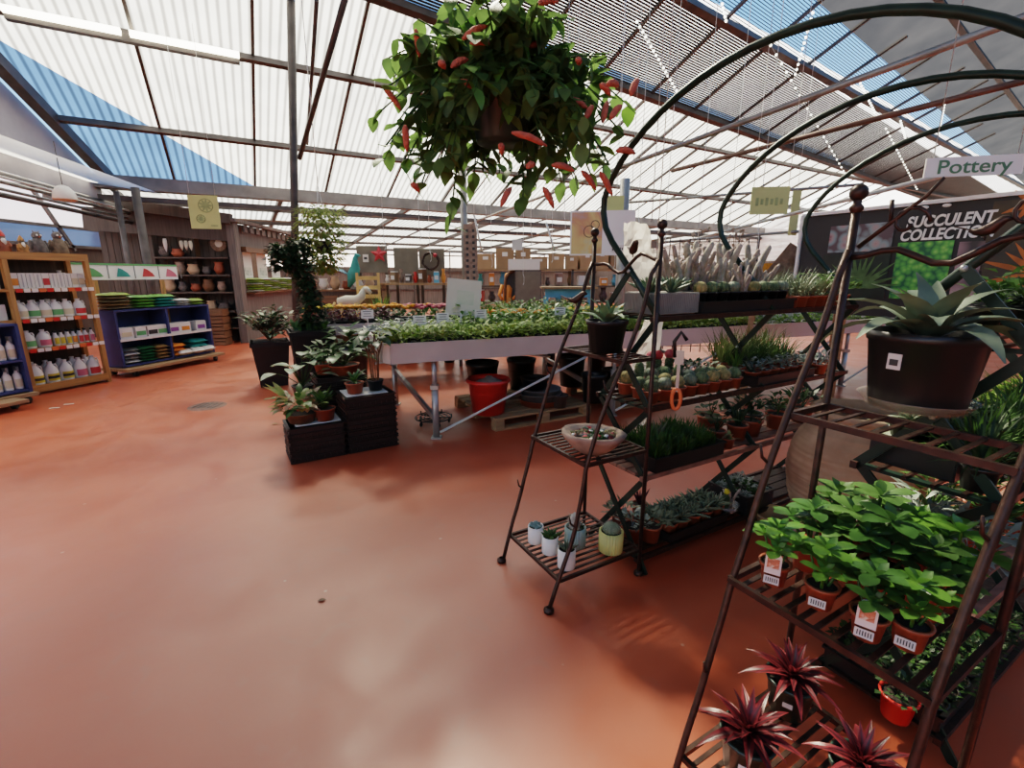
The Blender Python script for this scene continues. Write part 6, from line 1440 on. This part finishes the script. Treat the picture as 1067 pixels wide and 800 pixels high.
# long stock rack with cardboard boxes
Y0 = 12.2; xa_, xb_ = wpos(492, Y0), wpos(650, Y0)
t = thing('stock_rack', 'long metal stock rack far behind the bench with cardboard boxes along its top', 'shelf', V((xa_, Y0, 0))); LW = xb_ - xa_
for x in (0, LW * .33, LW * .66, LW):
    b = MB(); bx_(b, (x - .03, 0, 0), (x + .03, .06, 1.75)); bx_(b, (x - .03, .5, 0), (x + .03, .56, 1.75)); b.build('upright', M['roof_steel'], t)
for z in (.45, .95, 1.35, 1.75): b = MB(); bx_(b, (0, 0, z - .04), (LW, .56, z)); b.build('shelf_board', M['dark_wood' if z < 1.7 else 'pallet'], t)
q = rr(600)
def crtn(label, x, y, z, w_, d, h, m='cardboard', group=None, nm='cardboard_box'):
    t = thing(nm, label, 'box', V((x, y, z)), q.uniform(-.08, .08), group); b = MB(); b.box((0, 0, h / 2), (w_, d, h)); b.build('carton', M[m], t); b = MB(); b.box((0, -d / 2 - .004, h * .72), (w_ * .3, .004, h * .2)); b.build('label', M['tag_white'], t); b = MB(); b.box((0, 0, h + .002), (.05, d, .004)); b.build('tape', M['saucer_clay'], t); return t
x = xa_ + .22; k = 0
while x < xb_ - .15 and k < 10:
    w_ = q.uniform(.30, .46); crtn('brown cardboard box, %s from the left along the top of the far stock rack' % ORD[k], x + w_ / 2 - .1, Y0 + .25, 1.755, w_, .4, q.uniform(.30, .52)); x += w_ + .04; k += 1
def item(kind, label, x, y, z, w_, h, m, group=None, cat=None):
    t = thing(kind, label, cat or kind.replace('_', ' '), V((x, y, z)), q.uniform(-.3, .3), group); b = MB()
    if kind == 'ornament_vase': b.lathe([(0, 0), (w_ * .3, 0), (w_ * .5, h * .4), (w_ * .25, h * .8), (w_ * .33, h), (0, h * .95)], 12)
    else: b.box((0, 0, h / 2), (w_, .2, h)); b.box((0, -.105, h * .5), (w_ * .7, .01, h * .4), m=1)
    b.build('body', [M[m], M['tag_white']], t)
    if kind == 'ornament_vase': b = MB(); b.lathe([(w_ * .3, h), (w_ * .38, h * 1.01), (w_ * .38, h * 1.05), (w_ * .28, h * 1.05)], 12); b.build('rim', M[m], t)
    else: b = MB(); b.box((0, 0, h + .01), (w_ * .9, .18, .02)); b.build('lid', M['tag_white'], t)
CO = ('red_plastic', 'sky_blue_paint', 'white_plastic', 'fig_grey', 'terracotta_plastic', 'bag_teal', 'stone', 'brown_wood', 'label_orange', 'cardboard')
for zi, z in enumerate((.95, 1.35)):
    n = 13
    for i in range(n):
        kd = ('product_box', 'ornament_vase')[(i * 3 + zi) % 2]
        item(kd, '%s, %s from the left on the %s shelf of the far stock rack' % (kd.replace('_', ' '), ORD[i], ('third', 'second')[zi] + ' highest'), xa_ + .2 + (LW - .4) * i / (n - 1), Y0 + .2, z, q.uniform(.13, .24), q.uniform(.18, .33), CO[(i * 3 + zi * 5) % 10])
# tall perforated board beside the column
t = thing('perforated_board', 'tall narrow board punched with two columns of dark holes beside the grey column', 'board', at_z(492, 340, .75))
p_ = V(t.location); p_.z = 0; Y = 9.4; x = wpos(491, Y); t.location = (x, Y, 0)
b = MB(); bx_(b, (-.13, 0, .6), (.13, .02, 2.55)); b.build('board', M['stone'], t)
for k in range(14):
    for s in (-1, 1): b = MB(); b.box((s * .06, -.004, 1.0 + .11 * k), (.05, .006, .05)); b.build('hole', M['black_board'], t)
b = MB(); bx_(b, (-.13, 0, 0), (-.09, .02, .6)); bx_(b, (.09, 0, 0), (.13, .02, .6)); b.build('feet', M['stone'], t)
# grey display boards with ornaments
Y = 10.6
def dboard(u0, u1, v0, v1, label, m='stone'):
    x0, x1 = wpos(u0, Y), wpos(u1, Y); z1 = at_y(500, v0, Y).z; z0 = at_y(500, v1, Y).z
    t = thing('display_board', label, 'board', V(((x0 + x1) / 2, Y, 0))); b = MB(); w_ = (x1 - x0) / 2
    bx_(b, (-w_, 0, z0), (w_, .03, z1)); b.build('panel', M[m], t)
    for x in (-w_ + .04, w_ - .04): b = MB(); bx_(b, (x - .03, .03, 0), (x + .03, .09, z1)); b.build('post', M['dark_wood'], t)
    return t
M['khaki'] = mat('khaki_board', (.20, .17, .13), .8, nz=(5, .25))
dboard(374, 405, 256, 284, 'brown display board with a red star hung on it', 'khaki'); dboard(412, 437, 258, 286, 'brown display board in the middle of three behind the flowers', 'khaki'); dboard(438, 464, 259, 288, 'brown display board with a dark wreath, nearest the grey column', 'khaki')
c = at_y(395, 265, Y - .08); t = thing('red_star', 'red paper star hung on the brown display board', 'ornament', c); b = MB()
pts = [V((.19 * (1 if k % 2 == 0 else .45) * math.sin(k * PI / 5), 0, .19 * (1 if k % 2 == 0 else .45) * math.cos(k * PI / 5))) for k in range(10)]
for k in range(10): b.poly([pts[k], pts[(k + 1) % 10], V((0, -.05, 0))]); b.poly([pts[(k + 1) % 10], pts[k], V((0, .03, 0))])
b.build('star', M['red_flower'], t); b = MB(); b.tube([(0, 0, .19), (0, 0, .25)], .004, 4); b.build('cord', M['cable'], t)
c = at_y(449, 272, Y - .08); t = thing('dark_wreath', 'dark round twig wreath hung on the right display board', 'wreath', c); b = MB(); q2 = rr(61)
for k in range(3): b.tube([((.17 + .02 * q2.uniform(-1, 1)) * math.cos(a * PI / 12), -.02 * k, (.17 + .02 * q2.uniform(-1, 1)) * math.sin(a * PI / 12)) for a in range(25)], .018, 5, caps=False)
b.build('twigs', M['iron'], t); b = MB(); b.ball((.10, -.04, .12), .045, 0, 8, 6); b.build('red_ball', M['red_flower'], t)
t = thing('white_notice', 'small white notice pinned to the left brown display board', 'card', at_y(381, 269, Y - .05)); b = MB(); b.box((0, 0, 0), (.12, .01, .16)); b.build('card', M['paper'], t); b = MB(); b.box((0, -.007, .0), (.07, .004, .05)); b.build('printed_mark', M['ink_dark'], t)
# shelf between the boards with small goods
t = thing('wooden_shelf', 'wooden shelf of small goods under the middle display board', 'shelf', V((wpos(432, 10.2), 10.2, 0))); b = MB(); bx_(b, (-.75, 0, 1.40), (.75, .35, 1.44)); b.build('shelf_board', M['pallet'], t)
for x in (-.72, .72): b = MB(); bx_(b, (x - .025, 0, 0), (x + .025, .35, 1.40)); b.build('side', M['pallet'], t)
b = MB(); bx_(b, (-.75, 0, .9), (.75, .35, .94)); b.build('shelf_board', M['pallet'], t)
for i in range(9):
    item(('ornament_vase', 'product_box')[i % 2], 'small shelf goods, %s from the left on the shelf under the display boards' % ORD[i], wpos(432, 10.2) - .6 + .15 * i, 10.35, 1.445, .11, .16 + .06 * (i % 3), CO[(i * 7 + 2) % 10], cat='ornament')
# brown counter, ladder back chair, carved horse, teal bird
t = thing('brown_counter', 'dark brown wooden counter behind the flowers, holding terracotta pots', 'counter', V((wpos(352, 9.8), 9.8, 0))); b = MB(); bx_(b, (-.75, 0, 0), (.75, .6, 1.28)); 
b.build('cabinet', M['dark_wood'], t)
for k in range(4): b = MB(); bx_(b, (-.72 + .37 * k, -.02, .06), (-.39 + .37 * k, 0, 1.2)); b.build('door', M['brown_wood'], t)
b = MB(); bx_(b, (-.8, -.04, 1.28), (.8, .64, 1.32)); b.build('countertop', M['brown_wood'], t)
for i in range(6): vase('terracotta pot on the brown counter, %s from the left' % ORD[i], V((wpos(352, 9.8) - .6 + .24 * i, 10.0, 1.32)), .10, .16 + .05 * (i % 3), ('terracotta_plastic', 'white_plastic', 'urn_clay')[i % 3])
M['gold_wood'] = mat('gold_wood', (.75, .48, .18), .4, nz=(6, .3))
t = thing('wooden_chair', 'golden brown wooden ladder back chair standing behind the flower bench', 'chair', V((wpos(384, 9.2), 9.2, .55)), .3)
for x in (-.2, .2):
    b = MB(); b.bar((x, .2, 0), (x, .24, 1.1), .05); b.build('leg', M['gold_wood'], t); b = MB(); b.bar((x, -.2, 0), (x, -.2, .46), .05); b.build('leg', M['gold_wood'], t)
b = MB(); b.box((0, 0, .47), (.48, .46, .04)); b.build('seat', M['gold_wood'], t)
for z in (.65, .82, 1.0): b = MB(); b.box((0, .22, z), (.42, .03, .07)); b.build('back_slat', M['gold_wood'], t)
t2 = thing('low_platform', 'low wooden platform under the golden chair behind the flowers', 'platform', V((wpos(378, 9.2), 9.2, 0))); b = MB(); bx_(b, (-.8, -.35, .5), (.9, .45, .55)); b.build('deck', M['pallet'], t2)
for x in (-.7, .8): b = MB(); bx_(b, (x - .04, -.3, 0), (x + .04, .4, .5)); b.build('leg', M['pallet'], t2)
t = thing('carved_horse', 'pale carved wooden rocking horse catching the sun beside the golden chair', 'figurine', V((wpos(364, 9.1), 9.1, .55)), sc=.78)
b = MB(); b.tube([(-.30, 0, .72), (-.1, 0, .74), (.15, 0, .74), (.28, 0, .84), (.36, 0, 1.02)], [.09, .13, .13, .10, .06], 10); b.tube([(.34, 0, 1.02), (.42, 0, 1.02), (.52, 0, .92)], [.06, .07, .04], 8); b.build('body', M['cream_paper'], t)
for x in (-.22, .16):
    for y in (-.07, .07): b = MB(); b.tube([(x, y, .70), (x + .03, y, .40), (x - .02, y, .08)], [.06, .04, .03], 8); b.build('leg', M['gold_wood'], t)
b = MB(); b.tube([(-.38, 0, .70), (-.46, 0, .55), (-.44, 0, .40)], [.03, .04, .01], 6); b.build('tail', M['gold_wood'], t)
for y in (-.09, .09): b = MB(); b.tube([(-.45, y, .16), (-.2, y, .07), (.15, y, .07), (.42, y, .16)], .025, 6); b.build('rocker', M['gold_wood'], t)
t = thing('teal_bird', 'teal glazed peacock figure standing tall behind the flowers', 'figurine', V((wpos(369, 9.7), 9.7, 1.32))); b = MB()
b.tube([(-.10, 0, .05), (0, 0, .28), (.05, 0, .42), (.06, 0, .60), (.10, 0, .68), (.17, 0, .66)], [.03, .12, .10, .05, .05, .01], 10); b.build('body', M['bag_teal'], t)
b = MB(); [b.leaf((-.05, 0, .25), V((-.4 - .12 * k, .1 * (k - 2), .5)), .42, .10, .3, 0, 4, .1) for k in range(5)]; b.build('tail', M['sky_blue_paint'], t); b = MB(); b.lathe([(0, 0), (.09, 0), (.06, .05), (0, .06)], 12); b.build('base', M['fig_grey'], t)
# big shrubs behind the beds
q = rr(620)
SH = [f_mound(.42, .62, 240, .10, .20, k, rr(621 + i), .9, .6) for i, k in enumerate(('leaf', 'dark_leaf', 'mid_leaf', 'herb2'))]
for i, (u, Y, k, s, z) in enumerate(((408, 8.9, 1, .8, .8), (425, 9.2, 2, .9, .8), (446, 9.0, 0, .95, .8), (466, 8.8, 0, .8, .8), (395, 8.9, 3, .5, .8), (602, 7.6, 0, .9, .8), (625, 7.4, 3, .9, .8), (575, 8.4, 2, .7, .8))):
    plant('leafy_shrub', ('grey green leafy shrub just right of the golden chair', 'bluish dark leafy shrub under the middle display board', 'bushy green shrub under the wreath', 'green shrub left of the cream notice board', 'low pale shrub in front of the golden chair', 'bushy green shrub behind the bench left of the first etagere', 'pale green shrub behind the top of the first etagere', 'low green shrub beside the blue steel frame')[i], 'shrub', V((wpos(u, Y), Y, 0)), SH[k], (.2 * s, .62 / s * .8, 'black_plastic'), .95, i, s)
# orange statue, dark arch, white carton, blue frame
t = thing('orange_statue', 'orange standing figure statue among the far goods', 'statue', V((wpos(529, 11.4), 11.4, .7))); b = MB(); b.tube([(0, 0, 0), (0, 0, .3), (.02, 0, .6), (0, 0, .78)], [.10, .12, .13, .05], 10); b.ball((0, 0, .88), .08); b.build('body', M['label_orange'], t)
for s in (-1, 1): b = MB(); b.tube([(s * .12, 0, .68), (s * .2, -.05, .45), (s * .12, -.14, .35)], [.05, .04, .03], 7); b.build('arm', M['label_orange'], t)
b = MB(); b.lathe([(0, -.7), (.18, -.7), (.15, -.02), (.16, 0), (0, 0)], 16); b.build('pedestal', M['stone'], t)
t = thing('arched_mirror', 'dark arched mirror frame standing among the far goods', 'mirror', V((wpos(538, 11.3), 11.3, 0))); b = MB(); pts = [(-.26, 0, .4), (-.26, 0, 1.45)] + [(-.26 * math.cos(a * PI / 10), 0, 1.45 + .26 * math.sin(a * PI / 10)) for a in range(1, 10)] + [(.26, 0, 1.45), (.26, 0, .4)]
b.tube(pts, .035, 6); b.build('frame', M['brown_wood'], t); b = MB(); b.poly([(x, .01, z) for x, y, z in pts]); b.build('mirror_pane', M['black_board'], t); b = MB(); bx_(b, (-.3, -.1, 0), (.3, .2, .4)); b.build('base', M['dark_wood'], t)
crtn('large white carton on top of the far goods beside the arched mirror', wpos(546, 11.2), 11.2, 1.72, .72, .4, .24, 'white_plastic', nm='white_carton')
t = thing('tall_cabinet', 'dark narrow cabinet carrying the large white carton', 'cabinet', V((wpos(550, 11.2), 11.2, 0))); b = MB(); bx_(b, (-.3, -.2, 0), (.3, .2, 1.72)); b.build('carcass', M['fig_grey'], t); b = MB(); bx_(b, (-.28, -.22, .9), (.28, -.2, 1.68)); b.build('door', M['khaki'], t)
t = thing('blue_table', 'sky blue steel table far behind the bench', 'table', V((wpos(590, 9.6), 9.6, 0))); b = MB()
b.bar((-.42, 0, 1.25), (.5, 0, 1.25), .10, .16); b.build('top_rail', M['sky_blue_paint'], t)
for x in (-.40, .48): b = MB(); b.bar((x, 0, 0), (x, 0, 1.2), .09); b.build('leg', M['sky_blue_paint'], t)
b = MB(); bx_(b, (-.5, -.2, 1.34), (.6, .4, 1.38)); b.build('tabletop', M['pallet'], t)
# right background behind the cacti
t = thing('wire_rack', 'tall wire grid rack of dried flower stems behind the cacti', 'rack', V((wpos(735, 7.5), 7.5, 0))); b = MB()
for i in range(11): b.bar((-.75 + .15 * i, 0, .4), (-.75 + .15 * i, 0, 2.15), .012)
for i in range(9): b.bar((-.75, 0, .5 + .2 * i), (.75, 0, .5 + .2 * i), .012)
b.build('grid', M['roof_steel'], t)
for x in (-.75, .75): b = MB(); b.bar((x, 0, 0), (x, 0, 2.2), .03); b.build('post', M['roof_steel'], t)
M['dried'] = mat('dried_flower', (.50, .38, .29), .9, nz=(20, .4)); q = rr(640)
for i in range(7):
    t = thing('dried_flowers', 'bunch of tan dried flowers on the wire rack', 'dried flowers', V((wpos(735, 7.5) - .55 + .18 * i, 7.38, 1.45 + .22 * (i % 3))), 0, 'dried flower bunches on the wire rack'); b, c2 = MB(), MB()
    for k in range(16): e = V((q.uniform(-.14, .14), q.uniform(-.08, .03), q.uniform(.1, .42))); b.tube([(0, 0, 0), e * .5, e], .003, 4, 0, False); c2.ball(e, .022, 0, 6, 4)
    b.build('stems', M['fig_brown'], t); c2.build('flower_heads', M['dried'], t)
t = thing('thatched_hut', 'small wooden hut with a steep thatched roof standing behind the top tier', 'ornament', V((wpos(832, 5.6), 5.6, 1.36)), -.5)
b = MB(); b.box((0, 0, .14), (.30, .24, .28)); b.build('body', M['fig_grey'], t)
for s in (-1, 1): b = MB(); b.bar((s * .26, 0, .12), (0, 0, .52), .34, .04, up=(0, 1, 0)); b.build('thatch', M['fig_brown'], t)
b = MB(); b.box((0, -.125, .10), (.16, .01, .18)); b.build('doorway', M['black_board'], t); b = MB(); [b.tube([(-.12 + .06 * k, -.19, .42 - .08 * abs(k - 2)), (-.12 + .06 * k, -.19, .25)], .006, 4) for k in range(5)]; b.build('hanging_strands', M['paper'], t)
t = thing('hut_table', 'wooden table behind the stand carrying the thatched hut', 'table', V((wpos(832, 5.6), 5.6, 0)), -.5); b = MB(); b.box((0, .1, 1.34), (1.0, .7, .04)); b.build('tabletop', M['pallet'], t)
for x in (-.45, .45):
    for y in (-.2, .4): b = MB(); b.bar((x, y, 0), (x, y, 1.33), .06); b.build('leg', M['pallet'], t)
t = thing('orange_sign', 'small orange sign on posts left of the thatched hut', 'sign', V((wpos(797, 6.6), 6.6, 0))); b = MB(); b.box((0, 0, 1.68), (.34, .02, .16)); b.build('board', M['marigold'], t); b = MB(); b.bar((0, .02, 0), (0, .02, 1.7), .04); b.build('post', M['pipe'], t)
t = thing('white_canvas', 'plain white canvas board propped behind the cacti between the hoops', 'board', V((wpos(768, 6.9), 6.9, 0))); b = MB(); b.box((0, 0, 1.5), (.52, .03, .42)); b.build('board', M['paper'], t); b = MB(); b.bar((-.2, .05, 0), (-.2, .05, 1.6), .04); b.bar((.2, .05, 0), (.2, .05, 1.6), .04); b.build('easel', M['dark_wood'], t)
t = thing('lime_flag', 'pale lime hanging flag far right near the third hoop', 'flag', at_y(828, 222, 7.0)); b = MB(); b.box((0, 0, 0), (.12, .01, .6)); b.build('cloth', M['lime_cloth'], t); hang(t, (0,), .3, .9)
# small white hooks and wires hanging from the roof bars
WM = MB(); WM.tube([(0, 0, 0), (0, 0, 1.0)], .004, 4); WM.tube([(0, 0, 0), (.02, 0, -.02), (.02, 0, -.05), (0, 0, -.06)], .004, 4); WM = WM.mesh('wire', M['white_wire'])
for i, (u, v, Y) in enumerate(((437, 240, 9), (448, 262, 9.5), (505, 215, 8), (512, 268, 10), (553, 240, 8), (575, 260, 9), (588, 225, 7.5), (693, 245, 7), (727, 250, 6.5), (757, 262, 7), (790, 238, 5.5), (400, 250, 9), (545, 285, 10), (640, 262, 8), (665, 225, 7))):
    zr = roofz(at_y(u, v, Y).x, Y) - at_y(u, v, Y).z
    t = thing('hanging_wire', 'thin white hook wire hanging over the benches', 'wire', at_y(u, v, Y), 0, 'white wires with hooks hanging over the benches'); put('hook_wire', WM, t, (0, 0, 0), 0, (1, 1, zr))
for i, (a, c) in enumerate((((494, 224), (502, 262)), ((569, 232), (578, 262)))):
    t = thing('white_stick', 'slanting white rod hanging under the roof, %s of two' % ('left', 'right')[i], 'rod', at_y(*c, 8.5)); b = MB(); b.tube([(0, 0, 0), at_y(*a, 8.5) - at_y(*c, 8.5)], .016, 6); b.build('rod', M['white_plastic'], t); b = MB(); b.tube([at_y(*a, 8.5) - at_y(*c, 8.5), at_y(*a, 8.5) - at_y(*c, 8.5) + V((0, 0, 2.2))], .003, 4); b.build('wire', M['white_wire'], t)
# floor details
t = thing('drain_cover', 'worn round drain cover set in the red floor towards the blue shelf', 'drain cover', at_z(216, 423, .001)); M['drain'] = mat('drain_metal', (.22, .09, .06), .7, nz=(20, .5)); b = MB(); b.lathe([(0, .006), (.20, .006), (.215, .0)], 28); b.build('plate', M['drain'], t)
b = MB(); [b.box((-.12 + .06 * k, 0, .009), (.02, .24, .004)) for k in range(5)]; b.build('slots', M['fig_grey'], t)
for i, (u, v) in enumerate(((57, 425), (72, 421))):
    t = thing('paper_scrap', 'pale paper scrap on the red floor in front of the pine rack, %s one' % ('left', 'right')[i], 'litter', at_z(u, v, .002)); b = MB(); b.box((0, 0, .002), (.10, .03, .003), .4); b.build('scrap', M['cream_paper'], t)
t = thing('fallen_leaf', 'small dark fallen leaf lying on the open red floor', 'leaf', at_z(331, 626, .004)); b = MB(); b.leaf((0, 0, 0), (1, .3, .05), .04, .025, .2); b.build('leaf_blade', M['brown_wood'], t)
t = thing('fallen_leaf', 'pale fallen petal on the floor left of the crates', 'leaf', at_z(283, 442, .004)); b = MB(); b.leaf((0, 0, 0), (1, .3, .05), .07, .045, .2); b.build('leaf_blade', M['saucer_clay'], t)
bpy.context.view_layer.update()
# repeats in rows: every member's label says its place in its row
from bpy_extras.object_utils import world_to_camera_view as w2c
byl = {}
for o in list(bpy.data.objects):
    if o.get('label') and not o.parent: byl.setdefault(o['label'], []).append(o)
for lab, obs in byl.items():
    if len(obs) < 2: continue
    near = ('behind the second etagere' in lab) or ('near second tier' in lab) or ('dark banner' in lab) or 'beside the urn' in lab
    key = (lambda o: o.location.y) if near else (lambda o: w2c(SC, cam, o.matrix_world.translation).x)
    rows = []; last = None
    for o in obs:
        k = key(o)
        if last is None or k < last - .02 * (20 if near else 1): rows.append([])
        rows[-1].append((k, o)); last = k
    multi = len(rows) > 1 and all(len(r) > 1 for r in rows)
    if not multi: rows = [[x for r in rows for x in r]]
    for j, r in enumerate(rows):
        r.sort(key=lambda x: x[0])
        for i, (_, o) in enumerate(r):
            o['label'] = lab + ', ' + ORD[i] + (' from the near end' if near else ' from the left') + ((' in the %s row' % ('front', 'second', 'third', 'fourth')[j]) if multi else '')
